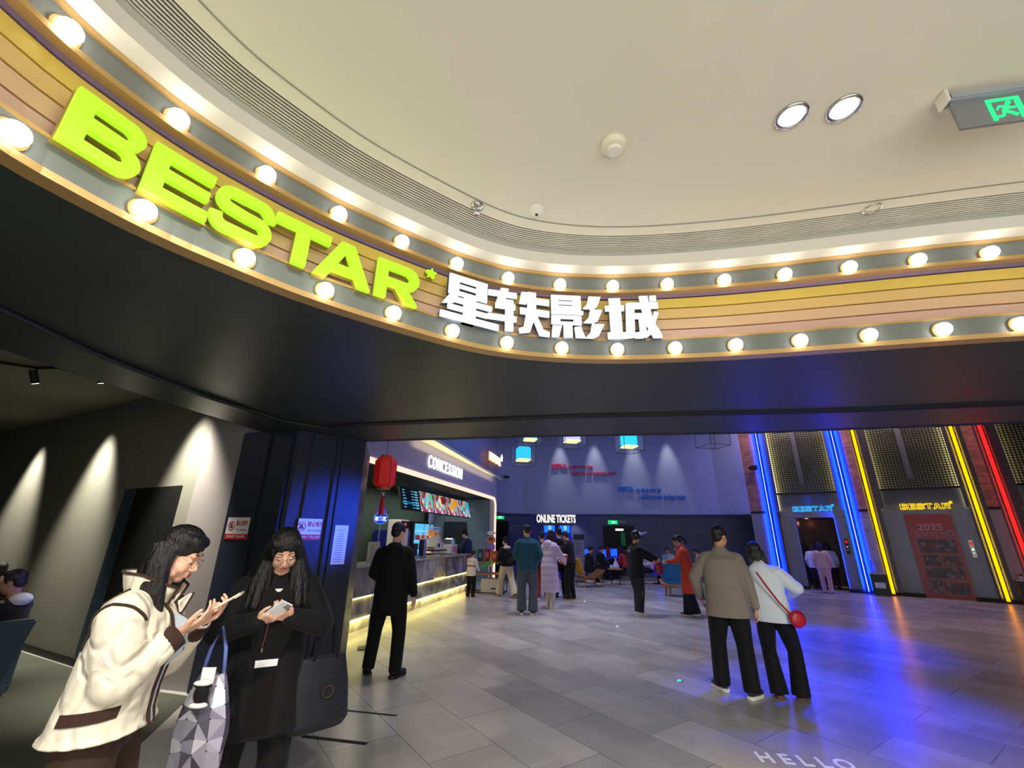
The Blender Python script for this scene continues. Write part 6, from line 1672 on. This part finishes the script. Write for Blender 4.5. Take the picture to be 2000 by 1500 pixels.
MB().box(-0.18, 0.18, -0.03, 0.03, 0.43, 0.445).build('heat_lamp', glow('heat_lamp', (255, 236, 200), 6), t)
MB().box(-0.24, 0.24, -0.16, 0.16, 0.05, 0.27).build('cabinet', mat('warmer_white', (220, 214, 214), 0.4), t)
mb = MB(); mb.front([(-0.17, 0.03), (0.17, 0.03), (0.21, 0.28), (-0.21, 0.28)], -0.185, -0.17); mb.build('popcorn_print', mat('popcorn_paper', (236, 226, 222), 0.5), t)
mb = MB()
for k in range(4): mb.box(-0.15, 0.15, -0.190, -0.185, 0.07+0.045*k, 0.095+0.045*k)
mb.build('red_stripes', M['red'], t)
t = ct_thing('desk_plant', 'small dark spiky plant at the far end of the counter', 'plant', 6.42, 0.35, 1.07)
MB().lathe([(0.06, 0), (0.08, 0.12)], 14).build('pot', M['dark'], t)
mb = MB()
for k in range(12):
    w = k*0.9; l = 0.22; mb.add([(0.02*math.cos(w+1.6), 0.02*math.sin(w+1.6), .1), (l*math.cos(w), l*math.sin(w), .36), (0.02*math.cos(w-1.6), 0.02*math.sin(w-1.6), .1)], [(0, 1, 2)])
mb.build('leaves', mat('leaf_dark', (40, 66, 50), 0.5), t)
t = ct_thing('doorway_panel', 'dark staff doorway with a white notice at the back of the snack bar', 'door', 9.44, 1.6, 0, 90)
MB().box(-0.45, 0.45, 0.0, 0.04, 0, 2.1).build('door_leaf', M['black'], t); MB().box(0.05, 0.30, -0.01, 0.0, 1.45, 1.85).build('notice', M['paper'], t)

# display table with treats
g = g2(962, 1158); rz = R(yaw_rel(g, -12))
t = thing('display_table', 'two tier wooden display table with thin black legs at the counter end', 'table', g, rz)
MB().box(-0.62, 0.40, -0.30, 0.30, 0.52, 0.55).build('lower_top', M['wood'], t); MB().box(-0.55, 0.30, -0.16, 0.25, 0.84, 0.87).build('upper_top', M['wood'], t)
for x, y in ((-0.60, -0.28), (0.38, -0.28), (-0.60, 0.28), (0.38, 0.28)): MB().box(x-0.01, x+0.01, y-0.01, y+0.01, 0, 0.52).build('leg', M['black'], t)
mb = MB(); mb.box(-0.61, 0.39, -0.29, -0.27, 0.02, 0.04).box(-0.61, 0.39, 0.27, 0.29, 0.02, 0.04).box(-0.61, -0.59, -0.29, 0.29, 0.02, 0.04).box(0.37, 0.39, -0.29, 0.29, 0.02, 0.04); mb.build('foot_rails', M['black'], t)
for x, y in ((-0.53, -0.14), (0.28, -0.14)): MB().box(x-0.01, x+0.01, y-0.01, y+0.01, 0.55, 0.84).build('post', M['black'], t)
TR = Matrix.Translation(g) @ Matrix.Rotation(rz, 4, 'Z')
for i, (x, c, lab, hgt) in enumerate(((-0.42, (30, 66, 92), 'blue snack box upright at the left of the display table', 0.34), (-0.20, (150, 40, 44), 'dark red snack box upright on the display table', 0.36), (0.02, (200, 90, 40), 'orange snack box on the display table', 0.30), (0.20, (214, 150, 60), 'amber snack box at the right of the display table', 0.26))):
    b_ = thing('snack_box', lab, 'snack box', TR @ V3((x, 0.05, 0.87)), rz, 'snack boxes on the display table')
    MB().box(-0.08, 0.08, -0.05, 0.05, 0, hgt).build('carton', mat('carton', c, 0.45), b_); MB().box(-0.05, 0.05, -0.053, -0.05, hgt*0.3, hgt*0.7).build('label_patch', mat('carton_label', tuple(min(255, v+70) for v in c), 0.5), b_)
b_ = thing('storage_box', 'white storage box under the display table', 'box', TR @ V3((-0.05, 0.0, 0.0)), rz)
MB().box(-0.26, 0.28, -0.22, 0.22, 0.0, 0.40).build('box', mat('box_white', (206, 200, 204), 0.5), b_, bevel=0.008); MB().box(0.04, 0.18, -0.225, -0.22, 0.12, 0.16).build('printed_label', M['ink'], b_)
g3 = g2(957, 1150)
t = thing('ice_cream_sign', 'tall cut-out ice cream sign with a white cap, purple and orange scoops', 'sign', g3, R(yaw_rel(g3, 0)))
zb_, zt_ = tall(g3, 957, 1100), tall(g3, 957, 1038)
dz = zt_-zb_
MB().front([(x, z+zt_-0.05*dz) for x, z in arc(0, 0, 0.145, 0, 350, 19, 0.055)], -0.02, 0.02).build('cap_plate', mat('sign_offwhite', (220, 216, 220), 0.5, emis=(200, 196, 200), estr=0.25), t)
MB().front(stroke([(-0.10+0.01*i, zt_-0.05*dz+0.014*math.sin(i*1.9)) for i in range(21)], 0.012), -0.024, -0.02).build('cap_scribble', M['ink'], t)
for zc, r, c, nm in ((0.73, 0.14, (200, 120, 100), 'sundae'), (0.50, 0.135, (140, 110, 190), 'purple_scoop'), (0.27, 0.13, (224, 110, 60), 'orange_scoop'), (0.06, 0.125, (226, 170, 70), 'amber_scoop')):
    MB().front([(x, z+zb_+zc*dz) for x, z in arc(0, 0, r, 0, 350, 19, 0.12*dz+0.02)], -0.015, 0.015).build(nm, mat('scoop', c, 0.5, emis=c, estr=0.15), t)
MB().front([(x, z+zb_+0.76*dz) for x, z in arc(-0.02, 0, 0.08, 0, 350, 13, 0.07)], -0.02, -0.015).build('cherry_sauce', mat('sauce', (150, 40, 50), 0.4), t)
MB().box(-0.02, 0.02, 0.015, 0.05, 0, zt_).build('pole', M['black'], t)
# boy's green toy
p = at_k(952, 1102, 12.6)
t = thing('green_toy', 'bright green toy held out by the boy in the cream sweater', 'toy', p, R(-20))
mb = MB(); mb.cone((-0.16, 0, -0.10), (0.02, 0, 0.02), 0.028, 0.05, 10).cone((0.02, 0, 0.02), (0.14, 0.02, 0.08), 0.06, 0.03, 10); mb.build('toy', mat('toy_green', (40, 170, 70), 0.4), t, voxel=0.012, relax=2)

# ticket machines and their sign
p = at_k(1086, 1014, 18.6)
t = thing('lit_letter_sign', 'glowing white ONLINE TICKETS letters over the ticket machines', 'sign', p, R(-4))
v, f = text_geo('ONLINE TICKETS', 0.44, 0.03, 0.50, 0.012); MB().add(v, f).build('letters', M['signw'], t)
MB().box(-0.75, 0.75, 0.03, 0.05, -0.26, 0.26).build('backing', mat('sign_backing', (60, 62, 84), 0.5), t)
for px, lab in ((1073, 'blue lit ticket machine under the left of the ONLINE TICKETS sign'), (1103, 'blue lit ticket machine under the right of the ONLINE TICKETS sign')):
    p = at_k(px, 1031, 18.7)
    t = thing('ticket_machine', lab, 'ticket machine', (p.x, p.y, 0), R(-4), 'ticket machines')
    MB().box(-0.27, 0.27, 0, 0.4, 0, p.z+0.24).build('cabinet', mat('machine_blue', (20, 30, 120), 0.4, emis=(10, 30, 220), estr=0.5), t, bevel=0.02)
    MB().box(-0.22, 0.22, -0.008, 0.0, p.z-0.19, p.z+0.19).build('screen', glow('machine_screen', (30, 120, 255), 1.3), t)
    mb = MB().front(arc(0.02, p.z, 0.07, 0, 340, 13, 0.12), -0.012, -0.008); mb.build('picture', glow('machine_pic', (140, 200, 250), 1.1), t)
    MB().box(-0.15, 0.15, -0.05, 0.0, 0.85, 1.15).build('ticket_slot', M['dark'], t)
# exit signs, doors and plaques of the alcove
AL0, AL1 = Vector((-3.0, 22.0)), Vector((11.5, 20.2)); ad = (AL1-AL0).normalized(); ARZ = math.atan2(ad.y, ad.x)
def apt(px, py, off=0.02):
    d = sight(px, py); n = Vector((-ad.y, ad.x)); q = AL0-Vector((-ad.y, ad.x))*off
    k = n.dot(q)/(n.x*d.x+n.y*d.y); return Vector((d.x*k, d.y*k, CAM_H+d.z*k))
for px, py, lab in ((976, 1010, 'green exit sign over the far left door beside the concession'), (1197, 1020, 'green exit sign with an emergency lamp over the black double door')):
    p = apt(px, py, 0.05)
    t = thing('exit_sign', lab, 'exit sign', p, ARZ)
    MB().box(-0.24, 0.24, 0.0, 0.03, -0.11, 0.11).build('housing', M['dark'], t); MB().box(-0.22, 0.22, -0.006, 0.0, -0.09, 0.09).build('face', glow('exit_face', (10, 200, 110), 1.3), t)
    MB().front([(-0.05, 0.06), (0.16, 0.0), (-0.05, -0.06)], -0.010, -0.006).build('arrow', glow('exit_arrow', (170, 255, 210), 1.4), t)
    if px > 1100:
        MB().box(0.28, 0.60, 0.0, 0.08, -0.02, 0.12).build('emergency_lamp', M['ceilw'], t); MB().ball((0.36, -0.02, 0.08), 0.06, 10).ball((0.52, -0.02, 0.08), 0.06, 10).build('lamp_heads', M['chrome'], t, smooth=True)
for px0, px1, pyt, nm, lab in ((966, 993, 1018, 'door_3', 0), (1177, 1238, 1027, 'door_4', 1)):
    a, c = apt(px0, pyt, 0.04), apt(px1, pyt, 0.04); w = (c-a).length; h_ = (a.z+c.z)/2
    o = MB().box(0, w, 0.0, 0.04, 0, h_).build(nm, mat('door_dark', (16, 18, 24), 0.5), loc=(a.x, a.y, 0), rz=ARZ); o['kind'] = 'structure'
    if lab:
        MB().box(w*0.08, w*0.92, -0.06, -0.02, 0.98, 1.06).build('push_bar', M['panelg'], o); MB().box(w*0.40, w*0.66, -0.02, 0.0, h_-0.22, h_-0.12).build('closer', M['chrome'], o)
        MB().box(w*0.56, w*0.70, -0.012, 0.0, 1.25, 1.82).build('green_notice', mat('notice_green', (30, 120, 80), 0.5, emis=(20, 110, 70), estr=0.2), o)
for px, py, w, hh, lab in ((1004, 1031, 0.32, 0.17, 'pale room plaque on the wall right of the far left door'), (1410, 1053, 0.34, 0.16, 'pale plaque on the far wall above the distant head')):
    p = apt(px, py, 0.03)
    t = thing('wall_plaque', lab, 'plaque', p, ARZ); MB().box(-w/2, w/2, 0, 0.01, -hh/2, hh/2).build('plate', mat('plaque_pale', (190, 180, 205), 0.5), t); MB().box(-w*0.3, w*0.3, -0.003, 0, -0.03, 0.02).build('lettering', M['ink'], t)
p = at_k(1131, 1060, 16.6)
t = thing('roll_up_banner', 'grey roll up banner with a dark top right of the popcorn man', 'banner', (p.x, p.y, 0), R(-5))
MB().box(-0.20, 0.20, 0, 0.01, 0.05, 1.70).build('sheet', mat('banner_grey', (140, 134, 152), 0.6), t); MB().box(-0.20, 0.20, -0.004, 0.0, 1.50, 1.70).build('dark_header', M['ink'], t); MB().box(-0.22, 0.22, -0.08, 0.08, 0, 0.05).build('base', M['dark'], t)
mb = MB()
for k in range(5): mb.box(-0.14, 0.10-0.02*k, -0.004, 0.0, 1.35-0.09*k, 1.37-0.09*k)
mb.build('printed_lines', M['ink'], t)
for px, py, k, lab in ((1120, 1009, 18.9, 'tiny downlight in the ledge right of the ONLINE TICKETS sign'), (1160, 1012, 18.4, 'tiny downlight in the ledge left of the middle exit sign'), (1191, 1007, 18.9, 'tiny downlight in the ledge just over the middle exit sign'), (1234, 1011, 18.6, 'faint tiny downlight in the ledge right of the middle exit sign'), (1329, 1009, 18.4, 'tiny downlight in the ledge at the right above the woman in red')):
    d = sight(px, py); kk = (2.49-CAM_H)/d.z; q = Vector((d.x*kk, d.y*kk, 2.495))
    t = thing('ledge_downlight', lab, 'ceiling light', q, 0, 'small downlights under the ledge')
    MB().lathe([(0.0, -0.02), (0.06, -0.02), (0.07, 0.005)], 14).build('lens', glow('ledge_glow', (255, 240, 225), 9.0), t); MB().lathe([(0.065, -0.022), (0.085, -0.018), (0.088, 0.005)], 14).build('rim', M['dark'], t)
    lamp('ledge_lamp', 'SPOT', (q.x, q.y, 2.44), (q.x, q.y, 0), 14, (0.92, 0.88, 1.0), 0.05, 110, 0.8)

# seating of the far end
UPH = cloth((196, 146, 40), 0.8); SHELL = mat('chair_walnut', (112, 74, 40), 0.45, noise=(8, 0.2)); OAK = mat('chair_oak', (176, 112, 62), 0.45, noise=(9, 0.15))
def arm_path(): pass
g = g2(1153, 1146)
t = thing('lounge_chair', 'low lounge chair with a mustard back cushion and a curved walnut shell', 'chair', g, R(yaw_rel(g, -62)))
mb = MB(); ring_loft(mb, [(V3((0, -0.36, 0.42)), 0.27, 0.05, Matrix.Rotation(R(70), 3, 'X')), (V3((0, -0.42, 0.60)), 0.29, 0.06, Matrix.Rotation(R(15), 3, 'X')), (V3((0, -0.52, 0.92)), 0.24, 0.05, Matrix.Rotation(R(15), 3, 'X'))]); mb.build('backrest', UPH, t, voxel=0.02, relax=3)
mb = MB(); q = [(-0.46, 0.36), (-0.25, 0.30), (0.05, 0.32), (0.30, 0.44), (0.44, 0.55)]
for (y0, z0), (y1, z1) in zip(q[:-1], q[1:]): mb.add([(-0.30, y0, z0), (0.30, y0, z0), (0.30, y1, z1), (-0.30, y1, z1), (-0.30, y0, z0-0.05), (0.30, y0, z0-0.05), (0.30, y1, z1-0.05), (-0.30, y1, z1-0.05)], [(0, 1, 2, 3), (7, 6, 5, 4), (0, 3, 7, 4), (1, 5, 6, 2), (0, 4, 5, 1), (3, 2, 6, 7)])
mb.build('seat_shell', SHELL, t)
for x, y, x2, y2 in ((-0.22, -0.28, -0.30, -0.40), (0.22, -0.28, 0.30, -0.40), (-0.22, 0.22, -0.30, 0.36), (0.22, 0.22, 0.30, 0.36)): MB().tube([(x, y, 0.33), (x2, y2, 0.0)], [0.03, 0.018], 10).build('leg', OAK, t)
g = g2(1322, 1165)
t = thing('round_back_chair', 'blue round backed lounge chair on splayed oak legs left of the woman in red', 'chair', g, R(yaw_rel(g, -14)))
mb = MB(); 
mb.front([(x*1.0, z+0.62) for x, z in arc(0, 0, 0.37, -205, 25, 24, 0.36)]+[(x, z+0.62) for x, z in arc(0, 0, 0.37, 25, 155, 12, 0.30)], -0.05, 0.05)
mb.build('backrest', cloth((46, 104, 150), 0.8), t, voxel=0.02, relax=2)
MB().tube([(x, -0.055, z+0.62) for x, z in arc(0, 0, 0.385, -20, 200, 24, 0.33)], 0.012, 8).build('piping', M['panelg'], t)
mb = MB(); ring_loft(mb, [(V3((0, 0.15, 0.30)), 0.36, 0.32, Matrix.Identity(3)), (V3((0, 0.15, 0.38)), 0.40, 0.36, Matrix.Identity(3))]); mb.build('seat', cloth((46, 104, 150), 0.8), t, voxel=0.02, relax=2)
MB().tube([(-0.44, 0.0, 0.42), (-0.36, -0.10, 0.32), (0, -0.16, 0.30), (0.36, -0.10, 0.32), (0.44, 0.0, 0.42)], 0.045, 10).build('frame_rail', OAK, t, smooth=True)
for x, y in ((-0.24, -0.08), (0.24, -0.08), (-0.24, 0.36), (0.24, 0.36)): MB().tube([(x, y, 0.32), (x*1.2, y*1.15, 0.0)], [0.036, 0.022], 10).build('leg', OAK, t)
g = g2(1390, 1172)
t = thing('fabric_stool', 'pale green fabric stool behind the taupe jacket', 'stool', g, R(yaw_rel(g, 8)))
MB().box(-0.24, 0.24, -0.24, 0.24, 0.06, 0.40).build('seat_block', cloth((150, 172, 110), 0.8), t, bevel=0.03)
for x, y in ((-0.2, -0.2), (0.2, -0.2), (-0.2, 0.2), (0.2, 0.2)): MB().box(x-0.02, x+0.02, y-0.02, y+0.02, 0, 0.07).build('foot', M['dark'], t)
g = g2(1203, 1142)
t = thing('side_table', 'small round wooden table between the seated man and the rider', 'table', g, 0)
MB().lathe([(0.26, 0.50), (0.27, 0.51), (0.27, 0.53), (0.26, 0.54)], 24).build('table_top', OAK, t)
for a in (0, 90, 180, 270): MB().tube([(0.12*math.cos(R(a+30)), 0.12*math.sin(R(a+30)), 0.5), (0.22*math.cos(R(a+30)), 0.22*math.sin(R(a+30)), 0)], [0.018, 0.013], 8).build('leg', M['dark'], t)
tb_ = thing('plastic_bag', 'white plastic carrier bag standing on the small round table', 'bag', (g.x+0.04, g.y, 0.54), 0.2)
mb = MB(); ring_loft(mb, [(V3((0, 0, 0.01)), 0.13, 0.08, Matrix.Identity(3)), (V3((0, 0, 0.10)), 0.12, 0.08, Matrix.Identity(3)), (V3((0, 0, 0.22)), 0.05, 0.04, Matrix.Identity(3)), (V3((0, 0, 0.27)), 0.03, 0.03, Matrix.Identity(3))]); mb.build('bag_body', mat('plastic_white', (206, 204, 232), 0.35), tb_, voxel=0.014, relax=1)
for s in (-1, 1): MB().tube([(0, 0, 0.25), (s*0.03, 0, 0.33), (s*0.05, 0, 0.38)], [0.012, 0.014, 0.006], 8).build('handle', mat('plastic_white2', (206, 204, 232), 0.35), tb_)
tc_ = thing('paper_cup', 'small pale cup beside the carrier bag on the round table', 'cup', (g.x-0.14, g.y-0.05, 0.54)); MB().lathe([(0.035, 0), (0.045, 0.10)], 14).build('cup', M['white'], tc_); MB().lathe([(0.048, 0.10), (0.046, 0.115)], 14).build('lid', M['paper'], tc_)
# blue glowing game screens on their stands
for px, py, k, lab, extra in ((1143, 1080, 17.6, 'blue glowing game screen on a stand right of the popcorn man', 0), (1177, 1081, 17.9, 'blue glowing game screen behind the seated man with the white collar', 0), (1199, 1079, 18.2, 'blue glowing game screen with red side panels by the seated woman in dark red', 1), (1286, 1110, 16.0, 'blue glowing game screen low behind the delivery rider', 0)):
    p = at_k(px, py, k)
    t = thing('game_screen', lab, 'game machine', (p.x, p.y, 0), R(-6), 'blue game screens at the far end')
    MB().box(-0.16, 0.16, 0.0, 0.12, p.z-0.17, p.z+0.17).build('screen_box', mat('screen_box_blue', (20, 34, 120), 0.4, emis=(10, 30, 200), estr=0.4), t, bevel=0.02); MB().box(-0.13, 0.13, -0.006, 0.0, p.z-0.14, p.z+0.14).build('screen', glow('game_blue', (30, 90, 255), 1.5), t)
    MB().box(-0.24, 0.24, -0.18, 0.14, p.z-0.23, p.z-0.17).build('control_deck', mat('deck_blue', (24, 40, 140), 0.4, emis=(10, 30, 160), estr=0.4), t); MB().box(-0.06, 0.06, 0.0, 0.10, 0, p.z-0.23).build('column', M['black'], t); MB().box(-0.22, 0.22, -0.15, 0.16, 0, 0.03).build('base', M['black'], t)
    if extra: MB().box(-0.34, -0.19, -0.02, 0.10, p.z-0.20, p.z+0.20).build('red_panel', M['red'], t)
# things held
S_ = None
p = wpos(lil[0], (lil[1]['wri'][0]+lil[1]['wri'][1])/2+V3((0.0, 0.10, 0.02)))
t = thing('popcorn_bucket', 'large red and white popcorn bucket held by the woman in the lilac coat', 'popcorn bucket', (p.x, p.y, p.z-0.11))
MB().lathe([(0.080, 0.0), (0.112, 0.20)], 22).build('bucket', mat('bucket_red', (200, 84, 66), 0.5, noise=(14, 0.25)), t); MB().lathe([(0.113, 0.20), (0.116, 0.215), (0.108, 0.215)], 22).build('rim', mat('bucket_rim', (236, 214, 170), 0.5), t)
mb = MB()
for k in range(16): mb.ball((0.07*math.cos(k*2.4)*(k/16)**.5, 0.07*math.sin(k*2.4)*(k/16)**.5, 0.21), 0.026, 6)
o = mb.build('popcorn', mat('popcorn', (240, 214, 140), 0.7), t); o['kind'] = 'stuff'
p = wpos(popm[0], (popm[1]['wri'][0]+popm[1]['wri'][1])/2+V3((0.0, 0.09, 0.05)))
t = thing('popcorn_tub', 'orange popcorn tub held up by the man in the black jacket', 'popcorn bucket', (p.x, p.y, p.z-0.06))
MB().lathe([(0.065, 0.0), (0.098, 0.12)], 20).build('tub', mat('tub_orange', (220, 110, 50), 0.5), t); MB().lathe([(0.099, 0.12), (0.103, 0.133), (0.09, 0.133)], 20).build('rim', mat('tub_rim', (240, 206, 150), 0.5), t)
p = wpos(rider[0], (rider[1]['wri'][0]+rider[1]['wri'][1])/2+V3((0.0, 0.10, -0.16)))
t = thing('carrier_bag', 'maroon carrier bag passed between the delivery rider and the woman in red', 'bag', (p.x, p.y, p.z-0.14), 0.3)
mb = MB(); ring_loft(mb, [(V3((0, 0, 0.0)), 0.10, 0.07, Matrix.Identity(3)), (V3((0, 0, 0.16)), 0.11, 0.07, Matrix.Identity(3)), (V3((0, 0, 0.28)), 0.05, 0.03, Matrix.Identity(3))]); mb.build('bag_body', mat('bag_maroon', (130, 34, 56), 0.45), t, voxel=0.014, relax=1)
MB().tube([(-0.03, 0, 0.27), (0, 0, 0.36), (0.03, 0, 0.27)], 0.008, 6).build('handle', mat('bag_maroon2', (130, 34, 56), 0.45), t)
p = at_k(1593, 1128, 16.6)
t = thing('shopping_bag', 'white shopping bag hanging beside the person in the white jacket at the lift', 'bag', (p.x, p.y, p.z-0.22), ERZ)
MB().box(-0.09, 0.09, -0.04, 0.04, 0, 0.36).build('bag_body', M['paper'], t, bevel=0.01); MB().tube([(-0.05, 0, 0.36), (0, 0, 0.48), (0.05, 0, 0.36)], 0.006, 6).build('handle', M['paper'], t)
# floor marks
HEL = mat('projected_letter_white', (236, 236, 236), 0.5)  # projected light painted as flat white letters
for i, (ch, px) in enumerate((('H', 1494), ('E', 1535), ('L', 1572), ('L', 1609), ('O', 1650))):
    g = g2(px, 1480+i*3.6)
    t = thing('projected_letter', 'white projected letter %s of the HELLO greeting at the bottom edge' % (ch if ch != 'L' else ('L, left of the two,' if i == 2 else 'L, right of the two,')), 'projected lettering', (g.x, g.y, 0.0008), R(-8))
    v, f = text_geo(ch, 0.235, 0.0012, 0.72, 0.006)
    MB().add([(x, z, -y) for x, y, z in v], f).build('letter', HEL, t)
for a, c, w, lab in (((630, 1383), (775, 1398), 0.035, 'thin dark tape strip on the floor by the pillar foot'), ((590, 1438), (717, 1453), 0.05, 'dark tape strip on the floor nearer the woman in the black coat')):
    A, C = g2(*a), g2(*c); d = C-A
    t = thing('floor_tape', lab, 'floor tape', A, math.atan2(d.y, d.x)); L = d.length; mb = MB(); n = int(L/0.12)
    MB().box(0, L, -w/2, w/2, 0.0004, 0.0016).build('strip', M['black'], t)
g = g2(1327, 1330)
t = thing('floor_marker_light', 'tiny green light set in the floor left of the man in taupe', 'floor light', g)
MB().lathe([(0.0, 0.012), (0.022, 0.010), (0.03, 0.001)], 14).build('lens', glow('marker_green', (40, 220, 170), 2.0), t); MB().lathe([(0.032, 0.006), (0.045, 0.001)], 16).build('rim', M['chrome'], t)
for px, py, lab in ((1205, 1224, 'scrap of white litter on the floor left of the rider'), (1142, 1175, 'scrap of white litter on the floor right of the popcorn man')):
    g = g2(px, py); t = thing('litter_scrap', lab, 'litter', g, 0.4)
    mb = MB(); mb.add([(-0.05, -0.02, 0.002), (0.02, -0.03, 0.004), (0.05, 0.02, 0.012), (-0.01, 0.03, 0.002), (0.0, 0.0, 0.022)], [(0, 1, 4), (1, 2, 4), (2, 3, 4), (3, 0, 4)]); mb.build('paper', M['white'], t)

# left hall armchair
c_ = ground(75, 1208, 0.78)
t = thing('armchair', 'blue grey high armchair seen from the back at the left edge', 'armchair', (c_.x-0.66, c_.y-0.17, 0), R(62))
UPB = cloth((66, 82, 98), 0.75, 0.3, 40)
mb = MB(); mb.add([(-0.34, -0.40, 0.06), (0.34, -0.40, 0.06), (0.46, -0.52, 0.78), (-0.46, -0.52, 0.78), (-0.34, -0.24, 0.06), (0.34, -0.24, 0.06), (0.46, -0.38, 0.78), (-0.46, -0.38, 0.78)], [(0, 1, 2, 3), (7, 6, 5, 4), (0, 3, 7, 4), (1, 5, 6, 2), (3, 2, 6, 7), (0, 4, 5, 1)]); mb.build('backrest', UPB, t, bevel=0.02)
MB().box(-0.34, 0.34, -0.30, 0.36, 0.12, 0.38).build('seat', UPB, t, bevel=0.03)
for s in (-1, 1): MB().box(s*0.40-0.07, s*0.40+0.07, -0.36, 0.34, 0.10, 0.56).build('armrest', UPB, t, bevel=0.03)
for x, y in ((-0.3, -0.25), (0.3, -0.25), (-0.3, 0.3), (0.3, 0.3)): MB().box(x-0.025, x+0.025, y-0.025, y+0.025, 0, 0.12).build('leg', M['dark'], t)
p = deep(3, 1112, 5.6); p = Vector((p.x, p.y, 0))
person('second seated person at the left edge, only dark hair showing', p, 70, 1.62, {**SIT, 'hpitch': 5, 'pelvis': (0, 0, 0.46), 'lean': 3}, top={'m': BLACKC, 'hem': 0.44, 'w': 1.08}, legs={'m': CHAR, 'cuff': 0.07}, shoes=(BSHOE, DSOLE), hair=('short', HAIRK), skin=SKIN2, vox=0.014)
